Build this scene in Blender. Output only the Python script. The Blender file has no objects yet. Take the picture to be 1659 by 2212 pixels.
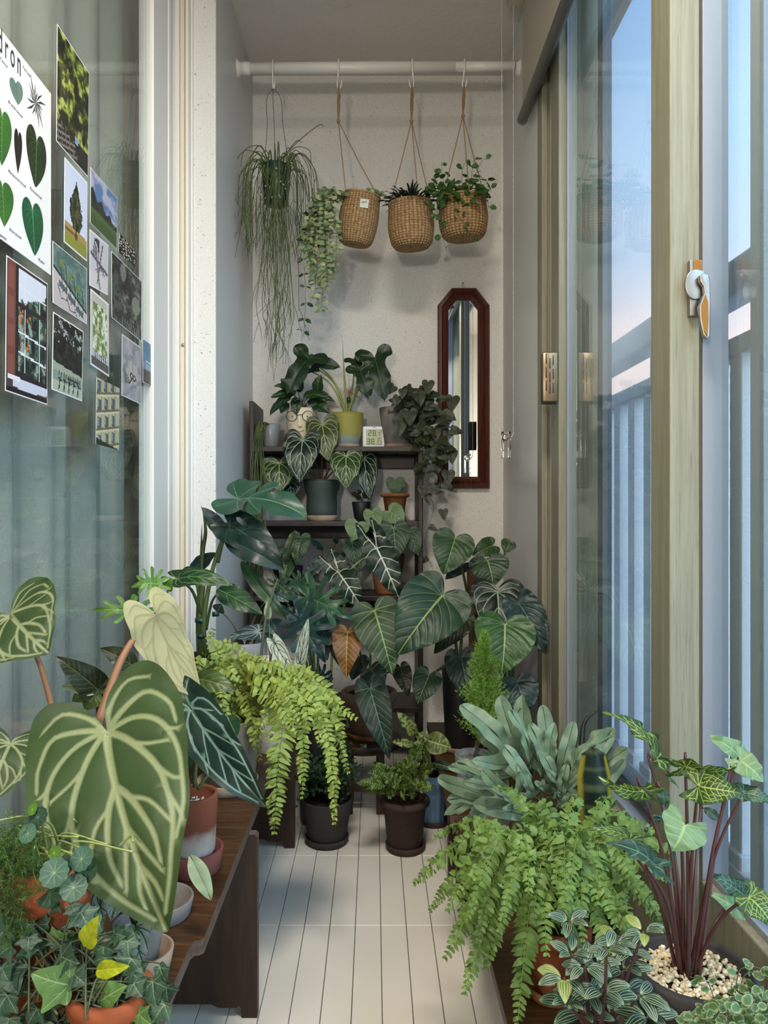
import bpy, bmesh, math, random
import numpy as np
from mathutils import Vector, Matrix
from mathutils.geometry import delaunay_2d_cdt
random.seed(5)
RNG = np.random.default_rng(11)
C = bpy.context.scene.collection
PI = math.pi
# the photograph's projection: focal length and vanishing point in its own pixels, camera height in metres
F, CX, CY, H = 1632.0, 808.0, 1100.0, 0.82

def P(px, py, Y):
    return np.array([(px-CX)*Y/F, Y, H-(py-CY)*Y/F])
def S(px, Y):
    return px*Y/F
def lin(h):
    h = h.lstrip('#')
    out = []
    for i in (0, 2, 4):
        c = int(h[i:i+2], 16)/255
        out.append(c/12.92 if c <= .04045 else ((c+.055)/1.055)**2.4)
    return (*out, 1.0)
def nrm(v):
    v = np.asarray(v, float)
    return v/max(np.linalg.norm(v), 1e-9)

# ------------------------------------------------------------------ materials
class NT:
    def __init__(s, name):
        s.m = bpy.data.materials.new(name); s.m.use_nodes = True
        s.t = s.m.node_tree; s.t.nodes.clear()
        s.out = s.n('ShaderNodeOutputMaterial')
    def n(s, typ, **kw):
        nd = s.t.nodes.new(typ)
        for k, v in kw.items():
            setattr(nd, k, v)
        return nd
    def l(s, a, b):
        s.t.links.new(a, b)
    def bsdf(s, col=None, rough=.5, spec=.5, metal=0):
        b = s.n('ShaderNodeBsdfPrincipled')
        b.inputs['Roughness'].default_value = rough
        b.inputs['Specular IOR Level'].default_value = spec
        b.inputs['Metallic'].default_value = metal
        if col is not None:
            b.inputs['Base Color'].default_value = col
        s.l(b.outputs[0], s.out.inputs[0])
        return b
    def mix(s, fac, a, b, blend='MIX'):
        m = s.n('ShaderNodeMix', data_type='RGBA', blend_type=blend)
        for sock, v in ((m.inputs[0], fac), (m.inputs[6], a), (m.inputs[7], b)):
            if hasattr(v, 'is_output'): s.l(v, sock)
            else: sock.default_value = v
        return m.outputs[2]
    def math(s, op, a, b=None, clamp=False):
        m = s.n('ShaderNodeMath', operation=op, use_clamp=clamp)
        for i, v in enumerate((a, b)):
            if v is None: continue
            if hasattr(v, 'is_output'): s.l(v, m.inputs[i])
            else: m.inputs[i].default_value = v
        return m.outputs[0]
    def noise(s, scale, detail=3, stretch=None, coord='Object', rough=.5):
        tc = s.n('ShaderNodeTexCoord')
        mp = s.n('ShaderNodeMapping')
        if stretch: mp.inputs['Scale'].default_value = stretch
        s.l(tc.outputs[coord], mp.inputs[0])
        nz = s.n('ShaderNodeTexNoise')
        nz.inputs['Scale'].default_value = scale; nz.inputs['Detail'].default_value = detail
        nz.inputs['Roughness'].default_value = rough
        s.l(mp.outputs[0], nz.inputs['Vector'])
        return nz.outputs[0]
    def ramp(s, x, stops):
        r = s.n('ShaderNodeValToRGB')
        e = r.color_ramp.elements
        while len(e) < len(stops): e.new(.5)
        for el, (p, c) in zip(e, stops):
            el.position = p; el.color = c
        s.l(x, r.inputs[0])
        return r.outputs[0]
    def bump(s, b, h, strength=.3, dist=.002):
        bp = s.n('ShaderNodeBump')
        bp.inputs['Strength'].default_value = strength; bp.inputs['Distance'].default_value = dist
        s.l(h, bp.inputs['Height']); s.l(bp.outputs[0], b.inputs['Normal'])

MATS = {}
def mat(name, col, rough=.5, spec=.5, metal=0, var=.0, vscale=30, bump=0):
    if name in MATS: return MATS[name]
    t = NT(name); c = lin(col) if isinstance(col, str) else col
    b = t.bsdf(c, rough, spec, metal)
    if var or bump:
        nz = t.noise(vscale, 4)
        if var:
            d = tuple(x*(1-var) for x in c[:3])+(1,); e = tuple(min(1, x*(1+var)) for x in c[:3])+(1,)
            t.l(t.ramp(nz, [(.3, d), (.7, e)]), b.inputs['Base Color'])
        if bump: t.bump(b, nz, bump)
    MATS[name] = t.m
    return t.m

def leafmat(name, base, vein, base2=None, rough=.42, trans=.10, var=.2, spec=.4, k=.62, kv=.72):
    """a leaf surface: blade colour with a soft mottling, second colour where 'tone' is set, vein colour where 'vein' is set"""
    if name in MATS: return MATS[name]
    t = NT(name); c = tuple(x*k for x in lin(base)[:3])+(1,)
    dim = lambda hx, f: tuple(x*f for x in lin(hx)[:3])+(1,)
    nz = t.noise(22, 3)
    d = tuple(x*(1-var) for x in c[:3])+(1,); e = tuple(min(1, x*(1+var)) for x in c[:3])+(1,)
    col = t.ramp(nz, [(.3, d), (.7, e)])
    if base2:
        a2 = t.n('ShaderNodeAttribute', attribute_name='tone')
        col = t.mix(a2.outputs['Fac'], col, dim(base2, kv))
    a = t.n('ShaderNodeAttribute', attribute_name='vein')
    fine = t.noise(400, 2)
    vf = t.math('MULTIPLY', a.outputs['Fac'], t.math('ADD', t.math('MULTIPLY', fine, .6), .7), True)
    col = t.mix(vf, col, dim(vein, kv))
    b = t.bsdf(None, rough, spec)
    t.l(col, b.inputs['Base Color'])
    t.bump(b, t.noise(130, 2), .12, .002)
    if trans:
        tr = t.n('ShaderNodeBsdfTranslucent'); t.l(col, tr.inputs[0])
        mx = t.n('ShaderNodeMixShader'); mx.inputs[0].default_value = trans
        t.l(b.outputs[0], mx.inputs[1]); t.l(tr.outputs[0], mx.inputs[2]); t.l(mx.outputs[0], t.out.inputs[0])
    MATS[name] = t.m
    return t.m

# ------------------------------------------------------------------ meshes
def mk(name, V, F, mats, parent=None, attrs=None, smooth=True, mi=None, base=None):
    """ONE mesh object from numpy arrays; F is a list of index arrays (rows of 3 or 4) or lists of faces"""
    V = np.asarray(V, float)
    if base is None and parent is not None: base = parent.get('_b')
    if base is not None:
        base = list(base); V = V-np.asarray(base, float)
    me = bpy.data.meshes.new(name)
    if isinstance(F, np.ndarray): F = [F]
    if len(F) and isinstance(F[0], np.ndarray) and F[0].ndim == 2:
        tot = np.concatenate([np.full(len(f), f.shape[1]) for f in F]); idx = np.concatenate([f.ravel() for f in F])
        me.vertices.add(len(V)); me.vertices.foreach_set('co', V.ravel())
        me.loops.add(len(idx)); me.loops.foreach_set('vertex_index', idx.astype(np.int32))
        me.polygons.add(len(tot))
        st = np.concatenate([[0], np.cumsum(tot)[:-1]])
        me.polygons.foreach_set('loop_start', st.astype(np.int32))
        me.update(calc_edges=True)
    else:
        me.from_pydata(V.tolist(), [], [list(map(int, f)) for f in F])
    if not isinstance(mats, (list, tuple)): mats = [mats]
    for m in mats: me.materials.append(m)
    if mi is not None: me.polygons.foreach_set('material_index', np.asarray(mi, np.int32))
    me.polygons.foreach_set('use_smooth', np.full(len(me.polygons), smooth))
    for k, a in (attrs or {}).items():
        a = np.asarray(a, np.float32)
        if a.ndim == 1:
            me.attributes.new(k, 'FLOAT', 'POINT').data.foreach_set('value', a)
        else:
            me.attributes.new(k, 'FLOAT_COLOR', 'FACE').data.foreach_set('color', a.ravel())
    me.update()
    o = bpy.data.objects.new(name, me); C.objects.link(o)
    if parent is not None:
        o.parent = parent
        o['_b'] = [0.0, 0.0, 0.0] if base is None else list(map(float, base))
    elif base is not None: o.location = base
    return o

class MB:
    """collects shapes into one mesh"""
    def __init__(s): s.V = []; s.F = []; s.n = 0; s.mi = []; s.at = {}
    def add(s, V, F, m=0, **at):
        V = np.asarray(V, float); s.V.append(V)
        for f in ([F] if isinstance(F, np.ndarray) else F):
            f = np.asarray(f)
            if f.ndim == 1: f = f[None]
            s.F.append(f+s.n); s.mi += [m]*len(f)
        for k in at:
            s.at.setdefault(k, [np.zeros(s.n)] if s.n else [])
        for k in s.at:
            v = at.get(k, 0); s.at[k].append(np.broadcast_to(np.asarray(v, float), (len(V),)))
        s.n += len(V); return s
    def build(s, name, mats, parent=None, smooth=True, base=None):
        # faces of the same size are kept together by mk's flat layout
        return mk(name, np.concatenate(s.V), s.F, mats, parent, {k: np.concatenate(v) for k, v in s.at.items()}, smooth, s.mi, base)

def box(x0, x1, y0, y1, z0, z1):
    V = np.array([(x, y, z) for z in (z0, z1) for y in (y0, y1) for x in (x0, x1)], float)
    F = np.array([(0, 2, 3, 1), (4, 5, 7, 6), (0, 1, 5, 4), (2, 6, 7, 3), (0, 4, 6, 2), (1, 3, 7, 5)])
    return V, F
def bbox(x0, x1, y0, y1, z0, z1, bev=.003, seg=2):
    bm = bmesh.new(); V, F = box(x0, x1, y0, y1, z0, z1)
    vs = [bm.verts.new(v) for v in V]
    for f in F: bm.faces.new([vs[i] for i in f])
    bmesh.ops.recalc_face_normals(bm, faces=bm.faces)
    bmesh.ops.bevel(bm, geom=bm.edges[:], offset=bev, segments=seg, profile=.5, affect='EDGES')
    return from_bm(bm)
def from_bm(bm):
    bm.verts.index_update()
    V = np.array([v.co[:] for v in bm.verts]); F = [np.array([[v.index for v in f.verts]]) for f in bm.faces]
    bm.free(); return V, F
def prism(poly, to3, d, bev=0):
    """closed outline extruded: to3 maps (u, v) to a point, d is the extrusion vector"""
    bm = bmesh.new(); d = Vector(d)
    a = [bm.verts.new(Vector(to3(*p))) for p in poly]; b = [bm.verts.new(v.co+d) for v in a]
    n = len(a)
    bm.faces.new(a); bm.faces.new(b[::-1])
    for i in range(n): bm.faces.new((a[i], b[i], b[(i+1) % n], a[(i+1) % n]))
    bmesh.ops.recalc_face_normals(bm, faces=bm.faces)
    if bev: bmesh.ops.bevel(bm, geom=bm.edges[:], offset=bev, segments=2, profile=.5, affect='EDGES')
    return from_bm(bm)
def lathe(prof, c=(0, 0), n=48, z0=0.0):
    """prof: [(radius, z)]; a surface of revolution about the vertical through c"""
    a = np.linspace(0, 2*PI, n, endpoint=False); r = np.array([p[0] for p in prof]); z = np.array([p[1] for p in prof])
    V = np.stack([c[0]+r[:, None]*np.cos(a), c[1]+r[:, None]*np.sin(a), np.repeat(z[:, None]+z0, n, 1)], -1).reshape(-1, 3)
    i = np.arange(len(prof)-1)[:, None]*n; j = np.arange(n)[None]
    k = (j+1) % n
    F = np.stack([i+j, i+k, i+n+k, i+n+j], -1).reshape(-1, 4)
    return V, F
def spline(pts, n=8):
    """Catmull-Rom through the points"""
    p = np.asarray(pts, float)
    if len(p) < 3:
        t = np.linspace(0, 1, n+1)[:, None]; return p[0]*(1-t)+p[-1]*t
    q = np.vstack([2*p[0]-p[1], p, 2*p[-1]-p[-2]]); out = []
    for i in range(1, len(q)-2):
        t = np.linspace(0, 1, n, endpoint=False)[:, None]
        a, b, c, d = q[i-1], q[i], q[i+1], q[i+2]
        out.append(.5*(2*b+(c-a)*t+(2*a-5*b+4*c-d)*t*t+(3*b-a-3*c+d)*t**3))
    out.append(p[-1:]); return np.vstack(out)
def frames(p):
    d = np.gradient(p, axis=0); d /= np.maximum(np.linalg.norm(d, axis=1, keepdims=True), 1e-9)
    ref = np.array([0.31, 0.2, 1.0]) if abs(d[:, 2]).mean() < .8 else np.array([.2, 1.0, .1])
    s = np.cross(d, ref); s /= np.maximum(np.linalg.norm(s, axis=1, keepdims=True), 1e-9)
    return d, s, np.cross(s, d)
def tube(pts, r, sides=6, n=6, raw=False):
    p = np.asarray(pts, float) if raw else spline(pts, n)
    d, s, u = frames(p); m = len(p)
    r = np.interp(np.linspace(0, 1, m), np.linspace(0, 1, len(r)), r) if hasattr(r, '__len__') else np.full(m, r)
    a = np.linspace(0, 2*PI, sides, endpoint=False)
    V = (p[:, None]+r[:, None, None]*(np.cos(a)[None, :, None]*s[:, None]+np.sin(a)[None, :, None]*u[:, None])).reshape(-1, 3)
    i = np.arange(m-1)[:, None]*sides; j = np.arange(sides)[None]; k = (j+1) % sides
    F = np.stack([i+j, i+k, i+sides+k, i+sides+j], -1).reshape(-1, 4)
    V = np.vstack([V, p[:1], p[-1:]]); e = m*sides; jj = np.arange(sides); kk = (jj+1) % sides
    caps = np.vstack([np.stack([kk, jj, np.full(sides, e)], -1), np.stack([e-sides+jj, e-sides+kk, np.full(sides, e+1)], -1)])
    return V, [F, caps]
def ball(c, r, sq=(1, 1, 1), sub=2):
    bm = bmesh.new(); bmesh.ops.create_icosphere(bm, subdivisions=sub, radius=1)
    V, F = from_bm(bm); return V*np.array(sq)*r+np.asarray(c), F

# ------------------------------------------------------------------ things
def tag(o, label, cat, group=None):
    o['label'] = label; o['category'] = cat
    if group: o['group'] = group
    return o
def thing(name, label, cat, at, group=None):
    o = bpy.data.objects.new(name, None); C.objects.link(o)
    o.location = tuple(map(float, at)); o.empty_display_size = .02
    o['_b'] = list(map(float, at)); o['soil'] = list(map(float, at))
    return tag(o, label, cat, group)
def struct(name, V, F, m, smooth=False, mi=None, parent=None):
    o = mk(name, V, F, m, parent, None, smooth, mi)
    if parent is None: o['kind'] = 'structure'
    return o

# ------------------------------------------------------------------ leaf shapes (petiole joint at the origin, tip at (0, 1))
def half(ctrl, n=7):
    h = spline(ctrl, n); h[:, 0] = np.maximum(h[:, 0], 0)
    return np.vstack([h, (h*np.array([-1, 1]))[::-1][1:-1]])
def inside(poly, q):
    x, y = q[:, 0], q[:, 1]; r = np.zeros(len(q), bool); p = poly; m = np.roll(poly, -1, 0)
    for (x0, y0), (x1, y1) in zip(p, m):
        c = ((y0 > y) != (y1 > y)) & (x < (x1-x0)*(y-y0)/((y1-y0) or 1e-12)+x0); r ^= c
    return r
def segdist(q, pl):
    a = pl[:-1]; b = pl[1:]; d = b-a; L = np.maximum((d*d).sum(1), 1e-12)
    best = np.full(len(q), 9.0); tt = np.zeros(len(q)); n = len(a)
    for i in range(n):
        t = np.clip(((q-a[i])@d[i])/L[i], 0, 1); e = np.hypot(*(q-a[i]-t[:, None]*d[i]).T)
        k = e < best; best[k] = e[k]; tt[k] = (i+t[k])/n
    return best, tt
def march(poly, start, ang, curl, shrink=.95, step=.025):
    c = np.array([0, .35]); sp = (poly-c)*shrink+c; p = np.array(start, float); out = [p.copy()]; a = ang
    for _ in range(60):
        p = p+step*np.array([math.sin(a), math.cos(a)]); a -= curl*step
        if len(out) > 2 and not inside(sp, p[None])[0]: break
        out.append(p.copy())
    return np.array(out)
TPL = {}
def tpl(name, poly, veins=(), res=.045, soft=.008, tone=None, holes=(), edge=None):
    TPL[name] = dict(poly=poly, veins=veins, res=res, soft=soft, tone=tone, holes=holes, done=None)
def get(name):
    t = TPL[name]
    if t['done']: return t['done']
    poly = np.asarray(t['poly'], float); h = t['res']
    lo, hi = poly.min(0), poly.max(0)
    gx = np.arange(lo[0]-h, hi[0]+h, h); gy = np.arange(lo[1]-h, hi[1]+h, h*.87)
    g = np.array([(x+(h/2 if k % 2 else 0), y) for k, y in enumerate(gy) for x in gx])
    g = g[inside(poly, g)]; dist, _ = segdist(g, np.vstack([poly, poly[:1]])); g = g[dist > h*.45]
    loops = [poly]+[np.asarray(x, float) for x in t['holes']]
    for hp in loops[1:]:
        g = g[~inside(hp, g)]; dist, _ = segdist(g, np.vstack([hp, hp[:1]])); g = g[dist > h*.35]
    ring = np.vstack([poly, poly[:1]]); vp, ve = [], []; nv = 0
    for v in t['veins']:
        pl = np.asarray(v[0], float); L = np.concatenate([[0], np.cumsum(np.hypot(*np.diff(pl, axis=0).T))])
        if L[-1] < .03: continue
        m_ = max(3, int(L[-1]/max(.03, h*.8))+1); s_ = np.linspace(0, L[-1], m_); c = np.stack([np.interp(s_, L, pl[:, 0]), np.interp(s_, L, pl[:, 1])], 1)
        d_ = np.gradient(c, axis=0); d_ /= np.maximum(np.hypot(*d_.T), 1e-9)[:, None]; nn_ = np.stack([-d_[:, 1], d_[:, 0]], 1); w_ = v[1]+(v[2]-v[1])*np.linspace(0, 1, m_)
        for off in (np.zeros(m_), w_, -w_, w_+t['soft'], -w_-t['soft']):
            p_ = c+nn_*off[:, None]; ok = inside(poly, p_) & (segdist(p_, ring)[0] > .006)
            for hp in loops[1:]: ok &= ~inside(hp, p_)
            ids = {}
            for i_ in np.nonzero(ok)[0]:
                ids[i_] = nv; vp.append(p_[i_]); nv += 1
            ve += [(ids[i_], ids[i_+1]) for i_ in ids if i_+1 in ids]
    if vp:
        vp = np.array(vp); keep = np.ones(len(g), bool)
        for k0 in range(0, len(g), 400): keep[k0:k0+400] = (np.hypot(g[k0:k0+400, None, 0]-vp[None, :, 0], g[k0:k0+400, None, 1]-vp[None, :, 1]).min(1) > h*.45)
        g = g[keep]
    pts = np.vstack(loops+[g]+([vp] if nv else [])); edges = []; o = 0
    for lp in loops:
        m = len(lp); edges += [(o+i, o+(i+1) % m) for i in range(m)]; o += m
    o += len(g); edges += [(o+a_, o+b_) for a_, b_ in ve]
    r = delaunay_2d_cdt([Vector(p) for p in pts], edges, [], 1, 1e-5)
    V = np.array([v[:] for v in r[0]]); T = np.array([f for f in r[2] if len(f) == 3])
    cen = V[T].mean(1); keep = inside(poly, cen)
    for hp in loops[1:]: keep &= ~inside(hp, cen)
    T = T[keep]
    a = V[T]; ar = (a[:, 1, 0]-a[:, 0, 0])*(a[:, 2, 1]-a[:, 0, 1])-(a[:, 1, 1]-a[:, 0, 1])*(a[:, 2, 0]-a[:, 0, 0])
    T[ar < 0] = T[ar < 0][:, ::-1]
    vein = np.zeros(len(V)); sink = np.zeros(len(V))
    for v in t['veins']:
        pl, w0, w1 = v[0], v[1], v[2]
        d, s = segdist(V, np.asarray(pl, float)); w = w0+(w1-w0)*s
        vein = np.maximum(vein, np.clip(1-(d-w)/t['soft'], 0, 1)*(v[3] if len(v) > 3 else 1))
        sink = np.maximum(sink, np.exp(-(d/.03)**2))
    de, _ = segdist(V, np.vstack([poly, poly[:1]]))
    tone = t['tone'](V, de) if t['tone'] else np.zeros(len(V))
    t['done'] = (V, T, vein, np.asarray(tone, float), sink, poly[:, 0].max()-poly[:, 0].min(), de)
    return t['done']
def leafgeo(name, A, T, W, n=(0, -1, .35), roll=0, cup=.12, arch=.06, rip=.015, sink=.012, seed=0, lobe=.12):
    V, Tr, vein, tone, sk, nat, de = get(name)
    A = np.asarray(A, float); T = np.asarray(T, float); L = np.linalg.norm(T-A); ey = (T-A)/max(L, 1e-9)
    nn = np.asarray(n, float); nn = nn-ey*(nn@ey)
    if np.linalg.norm(nn) < .05: nn = np.array([.2, -.3, 1.0]); nn = nn-ey*(nn@ey)
    nn = nrm(nn); ex = np.cross(ey, nn)
    c, s = math.cos(roll), math.sin(roll); ex, nn = ex*c+nn*s, nn*c-ex*s
    x, y = V[:, 0], V[:, 1]; sx = W/nat/max(abs(c), .4)
    r = np.random.default_rng(seed+1); ph = r.uniform(0, 6.28, 3)
    hw = nat/2
    z = cup*np.abs(x)-cup*.55*x*x/hw+arch*4*np.clip(y, 0, 1)*(1-np.clip(y, 0, 1))-.25*arch*y*y
    z = z-lobe*np.minimum(y, 0)**2*2
    z = z+rip*np.clip(1-de/.16, 0, 1)*(np.sin(13*y+ph[0]+np.sign(x)*1.3)+.6*np.sin(23*y+ph[1]-np.sign(x)))
    z = z+.02*np.sin(4*x/hw+ph[2])*y-sink*sk
    # bending keeps the tip at its place
    return A+ey*(y*L)[:, None]+ex*(x*sx)[:, None]+nn*((z-z[np.argmin(np.hypot(x, y-1))]*np.clip(y, 0, 1))*L)[:, None], Tr, vein, tone, nn
SEED = [0]
def leaf(T, name, a, t, w, Y, m, dY=None, Ya=None, roll=0, n=(0, -1, .35), stem=None, sm=None, sr=.0022, bow=.0, label=None, part='leaf', **kw):
    """a leaf of thing T from photograph positions: joint a, tip t, apparent width w, depth Y; its petiole runs from stem (or the soil) to the joint"""
    SEED[0] += 1
    A = P(a[0], a[1], Y if Ya is None else Ya); L = S(math.hypot(t[0]-a[0], t[1]-a[1]), Y)
    Tp = P(t[0], t[1], Y+(-.3*L if dY is None else dY))
    V, F, vein, tone, nn = leafgeo(name, A, Tp, S(w, Y), n, roll, seed=SEED[0], **kw)
    o = mk(part, V, F, m, T, dict(vein=vein, tone=tone))
    if label: o['label'] = label
    if stem is not False:
        b = np.array(T['soil']) if stem is None else (P(*stem) if len(stem) == 3 and stem[1] > 5 else np.asarray(stem))
        j = A-nn*(.001+abs(kw.get('sink', .012))*np.linalg.norm(Tp-A)+sr*2.2)
        mid = (b+j)/2+np.array([bow, 0, .12*np.linalg.norm(j-b)])*1.0
        mid[:2] = mid[:2]*.9+b[:2]*.1
        mk('petiole', *tube([b, mid, j-nn*.006, j], [sr*1.5, sr, sr*.8], 6, 7), sm or MATS['petiole'], o)
    return o
# ------------------------------------------------------------------ materials of the place
def plaster():
    t = NT('speckled_plaster'); b = t.bsdf(None, .75, .25)
    n1 = t.noise(420, 2); spots = t.ramp(n1, [(.27, lin('9b938a')), (.38, lin('e2dfda'))])
    n2 = t.noise(150, 3); sp2 = t.ramp(n2, [(.27, lin('7a726a')), (.33, (1, 1, 1, 1))])
    col = t.mix(1.0, spots, sp2, 'MULTIPLY')
    t.l(col, b.inputs['Base Color']); t.bump(b, t.noise(120, 5), .5, .003)
    return t.m
M_PL = plaster()
def paint(name, col, rough, bump=.15):
    t = NT(name); b = t.bsdf(lin(col), rough, .4); t.bump(b, t.noise(60, 5), bump, .003); return t.m
M_SIDE = paint('satin_wall_paint', 'd2d0cc', .38, .12)
M_CEIL = paint('stippled_ceiling', 'd2cbc3', .85, .8)
M_WHITE = mat('white_vinyl', 'e4e1da', .35)
M_CREAM = mat('cream_vinyl', 'e2d3b8', .4)
M_GREYV = mat('grey_vinyl', '8c919c', .4)
M_STEEL = mat('satin_metal', '9d9995', .36, metal=1)
M_BRASS = mat('amber_metal', '8f5d1e', .4, metal=.55)
M_BLACK = mat('black_plastic', '141414', .45)
M_RUBBER = mat('dark_gap', '2c2621', .8)
def woodmat(name, a, b_, c, scale=14, stretch=(6, 6, .35), rough=.45, dash=None, bump=.15):
    t = NT(name); bs = t.bsdf(None, rough, .35)
    n = t.noise(scale, 6, stretch, rough=.65)
    col = t.ramp(n, [(.28, lin(a)), (.5, lin(b_)), (.74, lin(c))])
    if dash:
        d = t.noise(scale*2.6, 2, (stretch[0]*1.6, stretch[1]*1.6, stretch[2]*1.5)); f = t.ramp(d, [(.30, (0, 0, 0, 1)), (.40, (1, 1, 1, 1))])
        col = t.mix(f, lin(dash), col)
    t.l(col, bs.inputs['Base Color']); t.bump(bs, n, bump)
    return t.m
M_SASH = woodmat('laminated_sash_wood', '777462', '898672', '979681', 22, (5, 5, .16), .5, '7a7160')
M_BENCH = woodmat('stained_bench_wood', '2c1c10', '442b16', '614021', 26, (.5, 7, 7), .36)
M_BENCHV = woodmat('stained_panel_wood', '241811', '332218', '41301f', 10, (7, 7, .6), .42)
M_PLY = woodmat('plywood_edge', '3a2c26', '57483f', '6b5a50', 30, (1, 1, 12), .6)
M_SHELF = woodmat('dark_shelf_wood', '201a18', '322725', '40322e', 14, (1, 8, 8), .45)
M_MIRW = woodmat('mahogany_frame', '2c140d', '472013', '5a2b19', 16, (8, 8, .5), .38)
def tiles():
    t = NT('porcelain_slats'); b = t.bsdf(None, .42, .4)
    oi = t.noise(3, 3); f = t.noise(500, 2)
    t.l(t.mix(t.math('MULTIPLY', f, .25), t.ramp(oi, [(.3, lin('d9d3c8')), (.7, lin('e4dfd5'))]), lin('b9b1a4')), b.inputs['Base Color'])
    return t.m
M_TILE = tiles()
def glass(name, tint=(1, 1, 1, 1), gl=1.0):
    t = NT(name)
    tr = t.n('ShaderNodeBsdfTransparent'); tr.inputs[0].default_value = tint
    g = t.n('ShaderNodeBsdfGlossy'); g.inputs['Roughness'].default_value = .015; g.inputs[0].default_value = (gl, gl, gl, 1)
    lw = t.n('ShaderNodeLayerWeight'); lw.inputs[0].default_value = .5
    fr = t.math('ADD', t.math('MULTIPLY', t.math('POWER', lw.outputs['Facing'], 5.0), .96), .04)
    mx = t.n('ShaderNodeMixShader'); t.l(fr, mx.inputs[0]); t.l(tr.outputs[0], mx.inputs[1]); t.l(g.outputs[0], mx.inputs[2])
    t.l(mx.outputs[0], t.out.inputs[0]); return t.m
M_GLASS = glass('window_glass', (.95, .98, .98, 1))
def acrylic():
    t = NT('clear_acrylic'); b = t.bsdf((1, 1, 1, 1), .03, .5); b.inputs['Transmission Weight'].default_value = 1; b.inputs['IOR'].default_value = 1.45
    return t.m
M_ACRYL = acrylic()

# ------------------------------------------------------------------ the room shell
YB, XL, XR, ZC = 2.58, -.414, .441, 2.30
YF, YR, YN = 1.976, 2.027, -1.25       # front faces of the two return walls, end of the balcony behind the camera
m = MB(); m.add(*box(-.75, .75, YN, 2.7, -.06, -.008), 1)
gx0, gy0 = -.137, 1.789
for k in range(-9, 14):
    for j in range(-11, 4):
        x0 = gx0+.0501*k; y0 = gy0-.3*-j if False else gy0+.3*j
        if x0 > .55 or x0 < -.62 or y0 > 2.7 or y0 < YN-.3: continue
        V, Fc = bbox(x0+.0006, x0+.0495, y0+.0004, y0+.2996, -.012, 0, .0009, 1)
        m.add(V, Fc, 0)
o = m.build('floor', [M_TILE, M_RUBBER], smooth=False); o['kind'] = 'structure'
struct('ceiling', *box(-.75, .75, YN, 2.7, ZC, ZC+.06), M_CEIL)
struct('wall_back', *box(-.75, .75, YB, YB+.12, -.06, ZC), M_PL)
def two_mat_wall(name, x0, x1, y0, y1, side):
    V, Fc = bbox(x0, x1, y0, y1, -.06, ZC, .004, 2); mi = []
    for f in Fc:
        c = V[f[0]].mean(0); mi.append(1 if abs(c[0]-side) < 1e-4 else 0)
    struct(name, V, Fc, [M_PL, M_SIDE], False, mi)
two_mat_wall('wall_left', -.75, XL, YF, YB+.004, XL)
two_mat_wall('wall_right', XR, .60, YR, YB+.004, XR)
struct('wall_behind', *box(-.75, .75, YN-.1, YN, -.06, ZC), mat('white_room_wall', 'd8d4cc', .8))
# --- the sliding glass door to the room (left)
XG = -.512
m = MB(); m.add(*box(XG-.003, XG+.003, YN, 1.72, .05, ZC-.04))
dg = struct('door_1', *box(XG-.003, XG+.003, YN, 1.72, .05, ZC-.04), M_GLASS)
m = MB()
for y0, y1, x1 in ((1.715, 1.79, -.500), (1.79, 1.845, -.504), (1.852, 1.872, -.502)):
    m.add(*bbox(-.535, x1, y0, y1, .05, ZC-.03, .003))
struct('door_stile', np.concatenate(m.V), m.F, M_WHITE, parent=dg)
m = MB(); m.add(*bbox(-.535, -.500, YN, 1.72, -.005, .06, .003)); m.add(*bbox(-.535, -.500, YN, 1.72, ZC-.05, ZC, .003))
struct('door_rail', np.concatenate(m.V), m.F, M_WHITE, parent=dg)
m = MB()
for x0, x1, y0, k in ((-.60, -.515, 1.90, 0), (-.515, -.497, 1.925, 0), (-.497, -.487, 1.935, 1), (-.4865, -.478, 1.945, 0)):
    m.add(*bbox(x0, x1, y0, YF+.004, 0, ZC, .002), k)
m.add(*bbox(-.478, -.472, 1.965, YF+.004, 0, ZC, .002), 0)
struct('trim_1', np.concatenate(m.V), m.F, [M_WHITE, M_CREAM], False, m.mi)
sc = thing('screw', 'small round metal screw in the white door jamb', 'screw', P(395, 745, 1.933))
mk('head', *lathe([(0, .002), (.003, .0016), (.0042, 0)], n=16), M_STEEL, sc, base=None).location = (0, 0, 0)
for ch in sc.children:
    me = ch.data; co = np.array([v.co[:] for v in me.vertices])+np.array(sc['_b'])
    q = np.stack([co[:, 0], -co[:, 2], co[:, 1]], -1); me.vertices.foreach_set('co', (q-0*q).ravel()); ch.location = (0, 0, 0)
# curtain of the room behind the glass
y = np.linspace(YN, 1.93, 420); z = np.linspace(.02, ZC-.06, 12); yy, zz = np.meshgrid(y, z)
xx = -.585+.016*np.sin(yy*38+1.2*np.sin(yy*7))+.006*np.sin(yy*91)*(1-.3*zz)
V = np.stack([xx, yy, zz], -1).reshape(-1, 3); nx = len(y)
i = np.arange(len(z)-1)[:, None]*nx; j = np.arange(nx-1)[None]
Fq = np.stack([i+j, i+j+1, i+nx+j+1, i+nx+j], -1).reshape(-1, 4)
cu = mk('curtain', V, Fq, mat('sage_linen', 'aaa99c', .9, .1, var=.08, vscale=300)); tag(cu, 'pale grey-green curtain hanging behind the sliding glass door', 'curtain')
struct('wall_room', *box(-.76, -.70, YN, YF, -.06, ZC), mat('white_room_wall', 'd8d4cc', .8))
struct('wall_side', *box(.60, .68, YN, YN+.9, -.06, ZC), mat('white_room_wall', 'd8d4cc', .8))

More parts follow.
